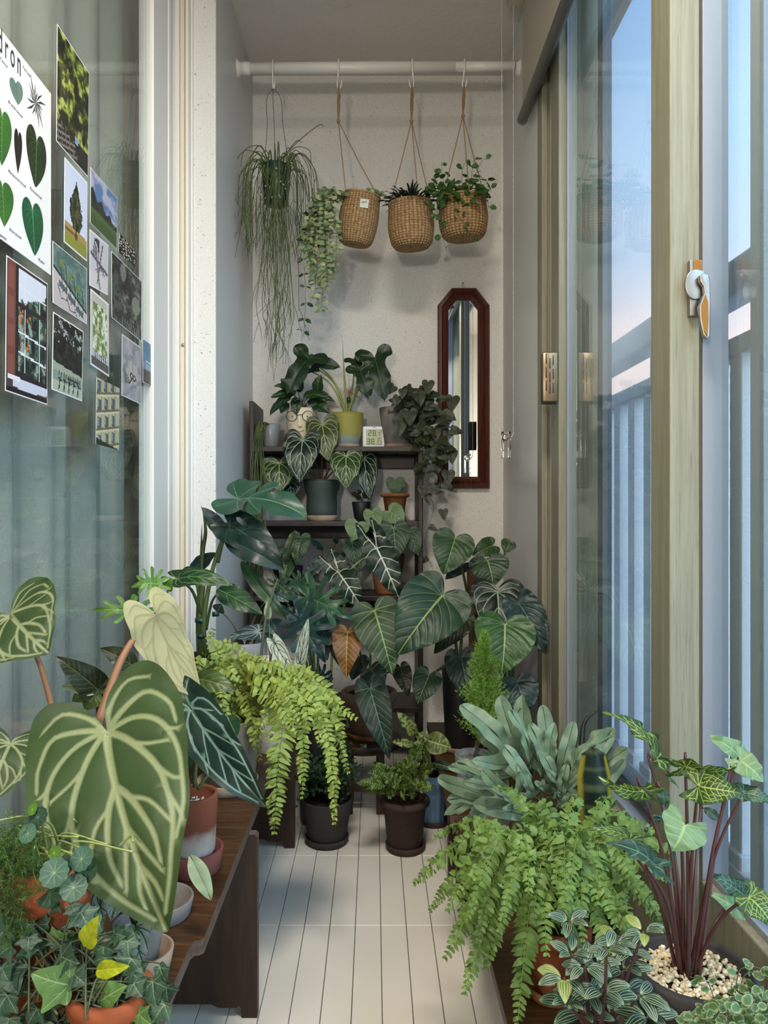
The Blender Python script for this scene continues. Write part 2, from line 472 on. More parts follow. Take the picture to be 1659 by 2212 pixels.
# --- the sliding window (right)
def sash(name, xa, xb, y0, y1, z0, z1, w, wb, xg, near_gasket=None):
    """frame of a sliding sash between depths y0 < y1, room face xa, outer face xb, stile width w, rail height wb"""
    root = struct(name, *box(xg-.003, xg+.003, y0+w-.004, y1-w+.004, z0+wb-.004, z1-wb+.004), M_GLASS)
    m = MB()
    m.add(*bbox(xa, xb, y0, y0+w, z0, z1, .003)); m.add(*bbox(xa, xb, y1-w, y1, z0, z1, .003))
    struct('sash_stile', np.concatenate(m.V), m.F, M_SASH, parent=root)
    m = MB(); m.add(*bbox(xa, xb, y0+w, y1-w, z0, z0+wb, .003)); m.add(*bbox(xa, xb, y0+w, y1-w, z1-wb, z1, .003))
    struct('sash_rail', np.concatenate(m.V), m.F, M_SASH, parent=root)
    m = MB()
    for yy0, yy1 in ((y0+w, y0+w+.006), (y1-w-.006, y1-w)):
        m.add(*bbox(xa+.001 if xa > .5 else xg-.006, xb-.001 if xa > .5 else xg+.006, yy0, yy1, z0+wb, z1-wb, .001))
    m.add(*bbox(xg-.006, xg+.006, y0+w, y1-w, z0+wb, z0+wb+.010, .001))
    struct('glass_gasket', np.concatenate(m.V), m.F, M_GREYV, parent=root)
    return root
ZS0, ZS1 = .10, ZC-.03
sash('window_1', .450, .496, 1.149, 1.923, ZS0, ZS1, .081, .150, .475)
sash('window_2', .503, .545, -.10, 1.235, ZS0, ZS1, .070, .150, .522)
sash('window_3', .450, .496, YN, -.05, ZS0, ZS1, .081, .150, .475)
m = MB()   # outer window frame: side jamb with white track strips, head, sill
m.add(*bbox(.441, .456, 1.985, YR+.01, 0, ZC, .002), 0)
m.add(*bbox(.456, .463, 2.000, YR+.01, 0, ZC, .001), 0)
m.add(*bbox(.463, .476, 1.975, YR+.01, 0, ZC, .002), 1)
m.add(*bbox(.476, .60, 1.945, YR+.01, 0, ZC, .002), 0)
struct('trim_2', np.concatenate(m.V), m.F, [M_SASH, mat('white_track', 'd6ccc8', .4)], False, m.mi)
struct('trim_3', *bbox(.446, .60, YN, 2.0, ZC-.04, ZC, .002), M_SASH)
m = MB(); m.add(*bbox(.444, .60, YN, 2.0, 0, .095, .003), 0); m.add(*bbox(.497, .502, YN, 2.0, .095, .115, .001), 1)
struct('trim_4', np.concatenate(m.V), m.F, [M_SASH, M_GREYV], False, m.mi)
# insect screen outside the far pane
def screenmat():
    t = NT('insect_screen'); tr = t.n('ShaderNodeBsdfTransparent'); d = t.n('ShaderNodeBsdfDiffuse'); d.inputs[0].default_value = lin('70767e')
    tc = t.n('ShaderNodeTexCoord'); wv = t.n('ShaderNodeTexWave', wave_type='BANDS', bands_direction='Y'); wv.inputs['Scale'].default_value = 160
    w2 = t.n('ShaderNodeTexWave', wave_type='BANDS', bands_direction='Z'); w2.inputs['Scale'].default_value = 160
    t.l(tc.outputs['Object'], wv.inputs[0]); t.l(tc.outputs['Object'], w2.inputs[0])
    f = t.math('MULTIPLY', t.math('MAXIMUM', wv.outputs['Fac'], w2.outputs['Fac']), .32)
    mx = t.n('ShaderNodeMixShader'); t.l(f, mx.inputs[0]); t.l(tr.outputs[0], mx.inputs[1]); t.l(d.outputs[0], mx.inputs[2]); t.l(mx.outputs[0], t.out.inputs[0])
    return t.m
scr = thing('window_screen', 'fine grey insect screen outside the far window pane', 'screen', (.575, 1.6, .2))
mk('mesh_panel', *box(.5745, .5755, 1.10, 1.90, .15, ZC-.06), screenmat(), scr)
m = MB()
for a in ((1.86, 1.90, .11, ZC-.05), (1.09, 1.13, .11, ZC-.05)): m.add(*bbox(.562, .586, a[0], a[1], a[2], a[3], .002))
m.add(*bbox(.562, .586, 1.13, 1.86, .11, .15, .002))
mk('screen_frame', np.concatenate(m.V), m.F, mat('grey_aluminium', '7d8790', .5), scr, smooth=False)

# bronze latch plate on the window stile
yl = 1.835
lt = thing('latch_plate', 'bronze latch plate with slots on the far window stile', 'latch', P(1187, 815, yl))
mk('plate', *bbox(S(1172-CX, yl), S(1206-CX, yl), yl, yl+.010, P(0, 868, yl)[2], P(0, 760, yl)[2], .003), mat('bronze', '8a7760', .3, metal=.9), lt)
m = MB()
for cx, ys in ((1180, (775, 805, 833)), (1188, (785, 815, 840)), (1195, (778, 808, 838))):
    for q in ys:
        m.add(*bbox(S(cx-1.2-CX, yl), S(cx+1.2-CX, yl), yl-.0008, yl+.002, P(0, q+11, yl)[2], P(0, q-11, yl)[2], .0004, 1))
mk('slots', np.concatenate(m.V), m.F, M_BLACK, lt)
mk('backing', *bbox(S(1170-CX, yl)+.001, S(1204-CX, yl), yl+.010, yl+.016, P(0, 872, yl)[2], P(0, 764, yl)[2], .002), M_BLACK, lt)

# crescent lock on the end face of the near stile
yk = 1.149
def Q(px, py, d=0): return P(px, py, yk-d)
lk = thing('crescent_lock', 'metal crescent lock with an amber lever on the window stile edge', 'lock', Q(1495, 640))
def face_prism(pts, d0, d1, bev=.0008):
    ps = [Q(x, y_) for x, y_ in pts]
    return prism([(p[0], p[2]) for p in ps], lambda u, v: (u, yk-d1, v), (0, d1-d0, 0), bev)
mk('base_plate', *face_prism([(1484, 566), (1511, 566), (1511, 686), (1484, 686)], 0, .011), M_STEEL, lk)
mk('top_cap', *face_prism([(1490, 567), (1509, 567), (1509, 590), (1490, 590)], .011, .0125), M_BRASS, lk, smooth=False)
cr = [(1493+25*math.cos(a)*.9, 621+32*math.sin(a)) for a in np.linspace(math.radians(75), math.radians(285), 24)]
mk('crescent', *face_prism(cr+[(1512, 592), (1512, 640), (1503, 652)], .010, .017), M_STEEL, lk)
mk('hub', *face_prism([(1508+10*math.cos(a), 612+11*math.sin(a)) for a in np.linspace(0, 2*PI, 24, endpoint=False)], .017, .024), M_STEEL, lk)
mk('lever', *face_prism([(1495, 606), (1503, 602), (1514, 604), (1517, 616), (1518, 660), (1517, 735), (1511, 741), (1503, 733), (1496, 700), (1494, 672), (1505, 645), (1504, 630), (1496, 619)], .019, .027, .0012), M_STEEL, lk)
mk('lever_inlay', *face_prism([(1507, 648), (1512, 664), (1513, 700), (1511, 737), (1504, 726), (1499, 696), (1499, 670)], .027, .0285, .0005), M_BRASS, lk, smooth=False)
mk('maker_mark', *tube([Q(1509+4.5*math.cos(a), 613+4*math.sin(a), .0243) for a in np.linspace(0, 2*PI, 17)], .0002, 4, raw=True), M_RUBBER, lk)

# roller blind along the window head
bl = thing('roller_blind', 'beige roller blind drawn a little way down over the windows', 'blind', (.42, 1.9, ZC))
def blindcloth():
    t = NT('blind_fabric'); b = t.bsdf(lin('b0a595'), .55, .4); t.bump(b, t.noise(500, 2), .1); return t.m
mk('fabric', *box(.4195, .4203, YN+.02, 2.135, 1.93, ZC-.055), blindcloth(), bl, smooth=False)
mk('bottom_bar', *tube([(.420, YN+.02, 1.925), (.420, 2.14, 1.925)], .0145, 20, raw=True), mat('grey_bar', '77756d', .35), bl)
mk('bar_cap', *tube([(.420, 2.14, 1.925), (.420, 2.146, 1.925)], .0155, 20, raw=True), mat('grey_plastic', '8f8e8a', .4), bl)
m = MB(); m.add(*bbox(.375, .442, YN+.02, 2.15, ZC-.06, ZC-.001, .012, 4)); m.add(*bbox(.372, .376, YN+.02, 2.15, ZC-.03, ZC-.02, .001))
mk('cassette', np.concatenate(m.V), m.F, mat('beige_metal', 'b9afa2', .35, metal=.2), bl)
yc = 2.13
def chain(px, y0, y1):
    m = MB(); a, b = P(px, y0, yc), P(px, y1, yc); n = int(np.linalg.norm(b-a)/.0042)
    bv, bf = ball((0, 0, 0), 1, sub=1)
    for k in range(n):
        m.add(bv*.0014+a+(b-a)*(k+.5)/n, bf)
    m.add(*tube([a, b], .0005, 5, raw=True)); return m
cd = thing('blind_chain', 'white bead pull chain of the roller blind, hanging at the wall corner', 'chain', P(1096, 930, yc))
for px, y1 in ((1084, 962), (1109, 935)):
    chain(px, -60, y1).build('chain_strand', M_WHITE, cd)
mk('chain_turn', *tube([P(1109, 935, yc), P(1106, 942, yc), P(1096, 950, yc), P(1086, 950, yc), P(1084, 942, yc)], .0011, 6), M_WHITE, cd)
ws = thing('chain_weight', 'clear acrylic weight at the bottom of the blind chain', 'weight', P(1093, 990, yc))
def pr(px0, px1, py0, py1, d0, d1, bev=.002): 
    return bbox(S(px0-CX, yc), S(px1-CX, yc), yc+d0, yc+d1, P(0, py1, yc)[2], P(0, py0, yc)[2], bev)
m = MB(); m.add(*pr(1083, 1088, 932, 990, -.006, .006)); m.add(*pr(1098, 1103, 932, 990, -.006, .006)); m.add(*pr(1083, 1103, 974, 990, -.008, .008)); m.add(*pr(1083, 1103, 932, 938, -.006, .006))
mk('weight_body', np.concatenate(m.V), m.F, M_ACRYL, ws, smooth=False)
mk('wheel', *tube([P(1093, 945, yc-.005), P(1093, 945, yc+.005)], .0105, 20, raw=True), M_ACRYL, ws)

# ------------------------------------------------------------------ outside
XO = .75
rl = thing('balcony_railing', 'white balcony railing of upright flat bars outside the window', 'railing', (XO, 2.0, .04))
M_RAIL = mat('white_painted_steel', 'e6e7ea', .6, bump=.25, vscale=300)
mk('top_rail', *bbox(XO-.012, XO+.062, .2, 6.0, 1.262, 1.340, .012, 3), M_RAIL, rl)
mk('middle_rail', *bbox(XO-.004, XO+.046, .2, 6.0, 1.140, 1.178, .003), M_RAIL, rl)
mk('bottom_rail', *bbox(XO-.012, XO+.055, .2, 6.0, .030, .085, .003), M_RAIL, rl)
V0, F0 = bbox(XO, XO+.038, 0, .05, .08, 1.145, .002, 1); Vf, Ff = bbox(XO-.008, XO+.048, -.012, .062, .08, .115, .003, 1)
first = None
for k in range(34):
    yy0 = 1.543+.128*(k-5)
    if first is None:
        first = mk('baluster', V0+np.array([0, yy0, 0]), F0, M_RAIL, rl, smooth=False); ft = mk('foot', Vf+np.array([0, yy0, 0]), Ff, M_RAIL, first, smooth=False); y00 = yy0
    else:
        b = first.copy(); C.objects.link(b); b.location = (0, yy0-y00, 0)
        f = ft.copy(); C.objects.link(f); f.parent = b
for k in range(7):
    yy0 = 1.35+.64*k
    mk('post', *bbox(XO-.004, XO+.046, yy0, yy0+.055, 1.17, 1.27, .002), M_RAIL, rl, smooth=False)
# street far below: buildings and trees
def far_building(name, x, y, w, d, z0, z1, col, label):  # distance haze is put into the bluish wall, window and roof colours
    t = thing(name, label, 'building', (x, y, z0))
    mk('wall', *box(x-w/2, x+w/2, y-d/2, y+d/2, z0, z1), mat('wall_'+col, col, .9), t, smooth=False)
    n = 5; fl = min(9, int((z1-z0)/3)); proto = None
    for i in range(n):
        for k in range(fl):
            zc = z1-2-3*k; cx = x-w/2+(i+.5)*w/n
            if proto is None:
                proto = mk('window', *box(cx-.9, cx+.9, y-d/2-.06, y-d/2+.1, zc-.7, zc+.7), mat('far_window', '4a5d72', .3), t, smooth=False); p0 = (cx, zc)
            else:
                c = proto.copy(); C.objects.link(c); c.location = (cx-p0[0], 0, zc-p0[1])
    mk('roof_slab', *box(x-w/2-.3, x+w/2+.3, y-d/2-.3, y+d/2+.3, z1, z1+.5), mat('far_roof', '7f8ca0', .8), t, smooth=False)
    return t
far_building('apartment_tower', 60, 128, 16, 16, -30, 22, 'a9bcd6', 'apartment tower coloured pale blue for haze, far off between the railing bars')
far_building('apartment_tower', 78, 122, 18, 16, -30, 16, '93a6c4', 'apartment tower coloured blue-grey for haze, beside the paler tower far outside')
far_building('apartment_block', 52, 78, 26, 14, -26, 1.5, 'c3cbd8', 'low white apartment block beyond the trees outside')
far_building('apartment_block', 34, 92, 12, 12, -26, 9, '8698b6', 'narrow apartment block coloured blue-grey for haze, at the far end of the street')
def tree(x, y, z0, h, r, seed, label):
    t = thing('street_tree', label, 'tree', (x, y, z0), 'trees on the slope below the balcony')
    q = np.random.default_rng(seed); m = MB(); n = 2600
    c = q.normal(size=(n, 3)); c /= np.linalg.norm(c, axis=1, keepdims=True); c *= (q.uniform(.55, 1, (n, 1)))*(1+.25*np.sin(5*c[:, :1]+3*c[:, 1:2]+seed))
    c = c*np.array([r, r, h*.45])+np.array([x, y, z0+h*.6])
    u = q.normal(size=(n, 3)); u /= np.linalg.norm(u, axis=1, keepdims=True); v = np.cross(u, q.normal(size=(n, 3))); v /= np.linalg.norm(v, axis=1, keepdims=True)
    s = .11*r
    V = np.stack([c-u*s, c+v*s*.6, c+u*s, c-v*s*.6], 1).reshape(-1, 3); Fq = np.arange(4*n).reshape(-1, 4)
    mk('crown', V, Fq, mat(['tree_green', 'tree_deep', 'tree_light'][seed % 3], ['4c6147', '3b5040', '5f7550'][seed % 3], .8, var=.3, vscale=1), t, smooth=False)
    mk('trunk', *tube([(x, y, z0), (x+.1, y, z0+h*.3), (x, y+.1, z0+h*.6)], [r*.09, r*.05], 7), mat('bark', '4a4038', .9), t)
q = np.random.default_rng(3)
for k in range(11):
    y = 7+3.6*k; ratio = (.36, .55, .44, .66)[k % 4]
    tree(y*ratio, y, -9, 6.6+1.4*q.random()+.06*y, 1.5+.03*y, k, 'green street tree on the slope below the balcony')
struct('ground', *box(-20, 160, -10, 200, -26.5, -9.0 if False else -26), mat('far_ground', '5d6a58', .95))
struct('terrain_1', *box(1.5, 40, 3, 48, -26, -8.9), mat('slope_green', '4a5a46', .95, var=.3, vscale=.4))
# ------------------------------------------------------------------ rod and hooks
YR0 = 2.29
rod = thing('tension_rod', 'white telescopic tension rod spanning the two walls near the ceiling', 'rod', (0, YR0, 2.157))
zr = P(0, 148, YR0)[2]; zr2 = P(0, 144, YR0)[2]
mk('tube', *tube([(-.400, YR0, zr), (.245, YR0, zr2)], .0165, 28, raw=True), M_WHITE, rod)
mk('inner_tube', *tube([(.240, YR0, zr2), (.425, YR0, zr2+.002)], .0140, 28, raw=True), M_WHITE, rod)
mk('collar', *tube([(-.402, YR0, zr), (-.375, YR0, zr)], .0182, 28, raw=True), M_WHITE, rod)
for x, d in ((XL, 1), (XR, -1)):
    V, Fc = lathe([(0, 0), (.026, 0), (.026, .003), (.019, .006), (.0185, .012), (0, .012)], n=32)
    V = np.stack([x+d*V[:, 2], YR0+V[:, 0], zr+V[:, 1]], -1); mk('end_cap', V, Fc, M_WHITE, rod)
HOOK = []
def hook(px, py, lab, flip=1):
    c = P(px, 0, YR0); z = np.interp(c[0], [-.4, .425], [zr, zr2]); b = P(0, py, YR0)[2]; x = c[0]
    pts = []
    for a in np.linspace(math.radians(215), math.radians(-20), 12):
        pts.append((x+.002, YR0-math.cos(a)*.0195, z+math.sin(a)*.0195))
    pts = pts[::-1]
    pts = [(p[0], p[1], p[2]) for p in pts]
    # S-hook: over the rod, down, small upturned lower hook
    pts = [(x, YR0+.017, z-.012), (x, YR0+.020, z+.004), (x, YR0+.012, z+.017), (x, YR0-.004, z+.0205), (x, YR0-.018, z+.012), (x, YR0-.021, z-.01),
           (x-.003*flip, YR0-.012, z-.040), (x-.005*flip, YR0-.004, b+.012), (x-.001*flip, YR0, b+.001), (x+.006*flip, YR0-.002, b+.006), (x+.009*flip, YR0-.003, b+.024)]
    o = thing('hook', lab, 'hook', (x, YR0, b), 'hooks on the white rod')
    mk('hook_wire', *tube(pts, .0024, 8, 6), M_WHITE, o)
    return np.array([x, YR0, b+.003])
HOOK = [hook(591, 192, 'white hook on the rod carrying the dark green hanging pot', .4), hook(732, 192, 'white hook on the rod carrying the tilted woven basket'),
        hook(890, 190, 'white hook on the rod carrying the basket of dark spiky foliage', -1), hook(1002, 190, 'white hook on the rod carrying the basket of round leaves')]

# ------------------------------------------------------------------ mirror
ym = 2.575
mi_ = thing('wall_mirror', 'tall narrow mirror in a reddish-brown octagonal-topped wooden frame', 'mirror', P(1000, 840, ym-.02))
outer = [(945, 1055), (945, 662), (975, 625), (1027, 625), (1056, 662), (1056, 1055)]
def mring(o, i, yo, yi):
    Vs = [P(*p, yo) for p in o]+[P(*p, yi) for p in i]; return Vs
def inset(k):
    c = [(968, 1030), (968, 672), (985, 651), (1014, 651), (1031, 672), (1031, 1030)]
    return [tuple(np.array(a)*(1-k)+np.array(b)*k) for a, b in zip(outer, c)]
prof = [(0, 0), (0, .016), (.10, .022), (.35, .024), (.5, .018), (.6, .020), (.78, .015), (.9, .012), (1, .010), (1, .004)]
V = np.array([[P(px*1.0, py*1.0, ym)-np.array([0, d, 0]) for px, py in inset(k)] for k, d in prof]).reshape(-1, 3)
Fm = [(a*6+i, a*6+(i+1) % 6, a*6+6+(i+1) % 6, a*6+6+i) for a in range(len(prof)-1) for i in range(6)]
mk('frame', V, np.array(Fm), M_MIRW, mi_, smooth=False)
g = [P(*p, ym)-np.array([0, .006, 0]) for p in inset(.98)]
mm = NT('mirror_silver'); bb = mm.bsdf((.93, .95, .95, 1), .01, .5, 1)
mk('glass', np.array(g), [list(range(6))], mm.m, mi_, smooth=False)
mk('backing', *prism(inset(.2), lambda u, v: P(u, v, ym-.001), (0, .004, 0)), M_BLACK, mi_, smooth=False)
nl = thing('wall_nail', 'small dark nail and wire loop above the mirror', 'nail', P(1000, 618, 2.57))
mk('nail_pin', *tube([P(1000, 612, 2.585), P(1000, 611, 2.56)], .0022, 8, raw=True), M_BLACK, nl)
mk('wire_loop', *tube([P(996, 627, 2.565), P(999, 614, 2.563), P(1001, 614, 2.563), P(1004, 627, 2.565)], .0008, 5), M_STEEL, nl)

# ------------------------------------------------------------------ shelf unit
YS0, YS1 = 2.36, 2.565
sh = thing('plant_shelf', 'dark wooden open plant shelf standing against the speckled wall', 'shelf', (-.12, 2.46, 0))
xl0, xl1, xr0, xr1 = S(538-CX, YS0), S(548-CX, YS0), S(903-CX, YS0), S(914-CX, YS0)
def panel(x0, x1, ztop):
    V, Fc = bbox(x0, x1, YS0, YS1, 0, ztop, .003); return V, Fc
mk('side_panel', *panel(xl0, xl1, P(0, 866, YS0)[2]), M_SHELF, sh, smooth=False)
mk('side_panel', *panel(xr0, xr1, 1.005), M_SHELF, sh, smooth=False)
SZ = [P(0, 964, YS0)[2], P(0, 1126, YS0)[2], P(0, 1288, YS0)[2], .20]
for z in SZ:
    b = mk('shelf_board', *bbox(xl1-.001, xr0+.001, YS0+.003, YS1, z-.016, z, .002), M_SHELF, sh, smooth=False)
    mk('rail', *bbox(xl1, xr0, YS1-.014, YS1-.002, z-.06, z-.016, .002), M_SHELF, b, smooth=False)

# ------------------------------------------------------------------ benches
ZB = .31
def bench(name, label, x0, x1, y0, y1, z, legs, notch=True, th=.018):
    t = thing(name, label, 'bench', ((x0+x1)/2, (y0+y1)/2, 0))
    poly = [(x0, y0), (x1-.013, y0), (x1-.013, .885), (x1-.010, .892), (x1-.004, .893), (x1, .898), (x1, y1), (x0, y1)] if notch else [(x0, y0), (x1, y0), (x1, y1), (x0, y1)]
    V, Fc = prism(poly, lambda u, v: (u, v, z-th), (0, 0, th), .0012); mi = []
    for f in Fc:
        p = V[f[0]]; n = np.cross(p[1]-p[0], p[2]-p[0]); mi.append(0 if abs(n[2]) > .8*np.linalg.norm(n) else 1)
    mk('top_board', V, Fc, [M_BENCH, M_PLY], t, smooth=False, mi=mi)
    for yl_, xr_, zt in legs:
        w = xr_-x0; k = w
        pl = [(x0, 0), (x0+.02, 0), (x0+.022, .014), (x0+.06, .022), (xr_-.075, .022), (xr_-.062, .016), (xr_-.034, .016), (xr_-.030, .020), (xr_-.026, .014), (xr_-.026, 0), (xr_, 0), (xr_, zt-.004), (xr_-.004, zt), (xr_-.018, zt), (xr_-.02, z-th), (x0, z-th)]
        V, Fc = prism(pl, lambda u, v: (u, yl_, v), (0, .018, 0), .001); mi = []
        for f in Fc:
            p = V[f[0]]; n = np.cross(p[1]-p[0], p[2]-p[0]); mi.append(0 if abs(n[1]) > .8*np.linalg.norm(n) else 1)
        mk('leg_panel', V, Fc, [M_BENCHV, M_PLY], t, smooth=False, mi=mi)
    return t
bench('plant_bench', 'brown stained plywood bench along the glass door, with notched edge', -.46, -.202, .56, 1.93, ZB, [(1.217, -.188, .296), (1.826, -.192, .305)])
ZR = .155
bench('low_plant_bench', 'low dark wooden bench under the windows carrying the ferns', .172, .425, .62, 1.62, ZR, [(1.58, .176, .14), (.9, .176, .14)][:1] and [(1.575, .425, .15)], False)
bench('far_low_bench', 'low dark bench in the far right corner under the tall black pot', .165, .425, 1.64, 2.36, ZR, [(1.68, .425, .15), (2.30, .425, .15)], False)
st = thing('plant_stool', 'small round dark wooden stool under the wide taupe bowl', 'stool', (S(790-CX, 2.08), 2.08, 0))
ZST = .195; sx_ = S(788-CX, 2.08)
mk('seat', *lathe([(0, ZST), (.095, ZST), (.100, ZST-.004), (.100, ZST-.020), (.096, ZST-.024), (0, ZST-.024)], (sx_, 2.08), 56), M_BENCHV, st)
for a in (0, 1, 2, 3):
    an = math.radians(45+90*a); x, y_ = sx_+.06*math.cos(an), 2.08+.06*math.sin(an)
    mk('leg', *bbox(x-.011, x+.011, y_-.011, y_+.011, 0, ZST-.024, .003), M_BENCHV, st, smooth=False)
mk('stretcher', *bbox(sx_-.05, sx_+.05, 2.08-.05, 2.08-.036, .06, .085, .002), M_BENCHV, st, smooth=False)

# ------------------------------------------------------------------ pots
def soilmat():
    t = NT('potting_mix'); b = t.bsdf(None, .95, .1)
    n = t.noise(420, 2); col = t.ramp(n, [(.35, lin('1f1610')), (.55, lin('3a2a1e')), (.70, lin('4d3b2b')), (.76, lin('c9bfae'))]); t.l(col, b.inputs['Base Color']); t.bump(b, n, .8, .004); return t.m
M_SOIL = soilmat()
def terracotta(name, a, b_, c):
    t = NT(name); b = t.bsdf(None, .8, .2); n = t.noise(18, 6); t.l(t.ramp(n, [(.3, lin(a)), (.5, lin(b_)), (.72, lin(c))]), b.inputs['Base Color']); t.bump(b, t.noise(200, 3), .15); return t.m
M_TERRA = terracotta('terracotta', '7f4227', '9a5535', 'ab6845')
M_TERRAD = terracotta('aged_terracotta', '6e4128', '94603d', 'a9774f')
M_TERRAP = terracotta('pale_clay', '917a66', 'a6907c', 'b3a18e')
M_STONE = terracotta('grey_clay', '66625d', '78736d', '86807a')
M_CHAR = mat('charcoal_clay', '3a3635', .75, .2, var=.12, vscale=25)
M_BROWNP = mat('umber_clay', '3d302c', .75, .2, var=.12, vscale=25)
M_TAUPE = mat('taupe_clay', '7d6a5c', .7, .2, var=.12, vscale=25)
M_PINKC = terracotta('rose_clay', '5f332c', '74443b', '85554b')
M_CREAMP = mat('cream_clay', 'c9bfb2', .65, .3, var=.08, vscale=20)
M_WHITEP = mat('white_pot_plastic', 'cdc9c2', .4)
M_GREYP = mat('grey_pot_plastic', '8d8c8e', .45)
M_DKG = mat('deep_green_plastic', '17332c', .4)
M_SAGE = mat('sage_black_ceramic', '38443f', .6, var=.1, vscale=20)
M_NURS = mat('black_nursery_plastic', '1b1a1a', .45)
def pot(T, x, y, z0, z1, rt, rb, m, style='taper', wall=.0045, soil=.012, name='pot', fill=None, label=None):
    h = z1-z0
    if style == 'rim':   # classic clay pot with a collar
        o = [(0, 0), (rb-.002, 0), (rb, .003), (rb+(rt-rb)*.78, h*.78), (rt+.001, h*.79), (rt+.004, h*.83), (rt+.004, h*.96), (rt+.001, h)]
    elif style == 'roll':
        o = [(0, 0), (rb-.002, 0), (rb, .003), (rb+(rt-rb)*.8, h*.84), (rt, h*.85), (rt+.006, h*.88), (rt+.008, h*.93), (rt+.006, h*.98), (rt+.001, h)]
    elif style == 'egg':
        o = [(0, 0), (rb*.8, 0), (rb, .006), (rb+(rt-rb)*.55, h*.3), (rb+(rt-rb)*.88, h*.6), (rt, h*.85), (rt, h)]
    elif style == 'bell':
        o = [(0, 0), (rb*.9, 0), (rb, .004), (rb*1.07, h*.25), (rb*1.06, h*.6), (rt*.97, h*.8), (rt, h*.93), (rt, h)]
    elif style == 'bowl':
        o = [(0, 0), (rb, 0), (rb+.004, .004), (rb+(rt-rb)*.7, h*.45), (rt, h*.75), (rt+.004, h*.8), (rt+.005, h*.98), (rt+.002, h)]
    else:
        o = [(0, 0), (rb-.002, 0), (rb, .003), (rt, h-.003), (rt-.001, h)]
    zi = h-soil
    prof = o+[(rt-wall, h), (rt-wall-.0005, h-.003), (rt-wall-.004, zi-.004), (0, zi-.005)]
    p = mk(name, *lathe(prof, (x, y), 64, z0), m, T)
    if label: p['label'] = label
    q = np.random.default_rng(int(abs(x*9999)+y*777)); rr = rt-wall-.003
    n = 40; a = np.linspace(0, 2*PI, n, endpoint=False); V = [[x, y, z0+zi+.002]]; 
    for k in range(1, 9):
        r = rr*k/8
        V += [[x+r*math.cos(b), y+r*math.sin(b), z0+zi+q.normal()*.0016-.001*(k == 8)] for b in a]
    Fs = [np.array([(0, 1+i, 1+(i+1) % n) for i in range(n)]), np.array([(1+k*n+i, 1+(k+1)*n+i, 1+(k+1)*n+(i+1) % n, 1+k*n+(i+1) % n) for k in range(7) for i in range(n)])]
    mk('soil', np.array(V), Fs, fill or M_SOIL, T)
    T['soil'] = [x, y, z0+zi]
    return p
def saucer(x, y, z, r, m, label, h=.014, group=None):
    o = thing('saucer', label, 'saucer', (x, y, z), group)
    mk('dish', *lathe([(0, 0), (r*.86, 0), (r*.9, .002), (r, h-.001), (r-.001, h), (r-.004, h), (r*.86, .0055), (0, .0055)], (x, y), 56, z), m, o)
    return z+.0058
def pebbles(T, n, r, x, y, z, seed, size=.0035, cols=('d8c6a2', 'e6d8ba', 'c2ab86')):
    q = np.random.default_rng(seed); m = MB(); bv, bf = ball((0, 0, 0), 1, sub=1)
    for k in range(n):
        a = q.uniform(0, 6.28); rr = r*math.sqrt(q.random()); s = size*q.uniform(.6, 1.3)
        rot = np.array(Matrix.Rotation(q.uniform(0, 6), 3, Vector(q.normal(size=3))))
        m.add((bv*np.array([1, .8, .6])*s)@rot+np.array([x+rr*math.cos(a), y+rr*math.sin(a), z+q.uniform(0, size*.8)]), bf, int(q.integers(3)))
    o = m.build('pebbles', [mat('pebble_'+c, c, .9) for c in cols], T); o['kind'] = 'stuff'
    return o
def potpx(T, cx, Y, top, z0, wt, wb, m, style='taper', **k):
    """pot from the photograph: centre column cx, rim row top, widths wt/wb, standing on z0"""
    return pot(T, S(cx-CX, Y), Y, z0, P(0, top, Y)[2], S(wt/2, Y), S(wb/2, Y), m, style, **k)

# ------------------------------------------------------------------ hygrometer
yh = 2.44
zt = SZ[0]
hg = thing('hygrometer', 'white square digital thermo-hygrometer reading 28.7 on the top shelf', 'thermometer', (S(807-CX, yh), yh, zt))
x0, x1 = S(783-CX, yh), S(833-CX, yh); z1 = zt+S(48, yh)
mk('case', *bbox(x0, x1, yh, yh+.016, zt, z1, .006, 4), mat('white_case', 'e9e7ec', .35), hg)
def hp(u, v): return (x0+(x1-x0)*u, z1-(z1-zt)*v)
def rect(u0, u1, v0, v1, d): a, b = hp(u0, v0), hp(u1, v1); return box(a[0], b[0], yh-d, yh-d+.0006, b[1], a[1])
mk('screen', *rect(.14, .86, .14, .86, .0006), mat('lcd_green', 'a3ad82', .3), hg, smooth=False)
M_LCD = mat('lcd_segments', '20281a', .5)
SEG = dict(a=((0, 0), (1, 0)), b=((1, 0), (1, .5)), c=((1, .5), (1, 1)), d=((0, 1), (1, 1)), e=((0, .5), (0, 1)), f=((0, 0), (0, .5)), g=((0, .5), (1, .5)))
DIG = {'2': 'abged', '8': 'abcdefg', '7': 'abc', '3': 'abgcd', '1': 'bc', '0': 'abcdef'}
m = MB()
def digit(ch, u, v, w_, h_, th):
    for s in DIG[ch]:
        (a0, b0), (a1, b1) = SEG[s]
        m.add(*rect(u+a0*w_-th, u+a1*w_+th, v+b0*h_-th, v+b1*h_+th, .0012))
digit('2', .27, .21, .10, .22, .013); digit('8', .46, .21, .10, .22, .013); digit('7', .68, .29, .06, .14, .010); m.add(*rect(.60, .63, .43, .46, .0012))
digit('3', .20, .575, .10, .23, .013); digit('8', .38, .575, .11, .23, .013)
for i, ch in enumerate('1927'): 
    digit({'9': '8'}.get(ch, ch), .645+.045*i, .535, .022, .055, .005)
for u in (.54, .57): m.add(*rect(u, u+.012, .80, .835, .0012))
m.add(*rect(.79, .83, .20, .215, .0012)); m.add(*rect(.78, .79, .20, .27, .0012)); m.add(*rect(.79, .83, .265, .28, .0012)); m.add(*rect(.745, .76, .19, .205, .0012))
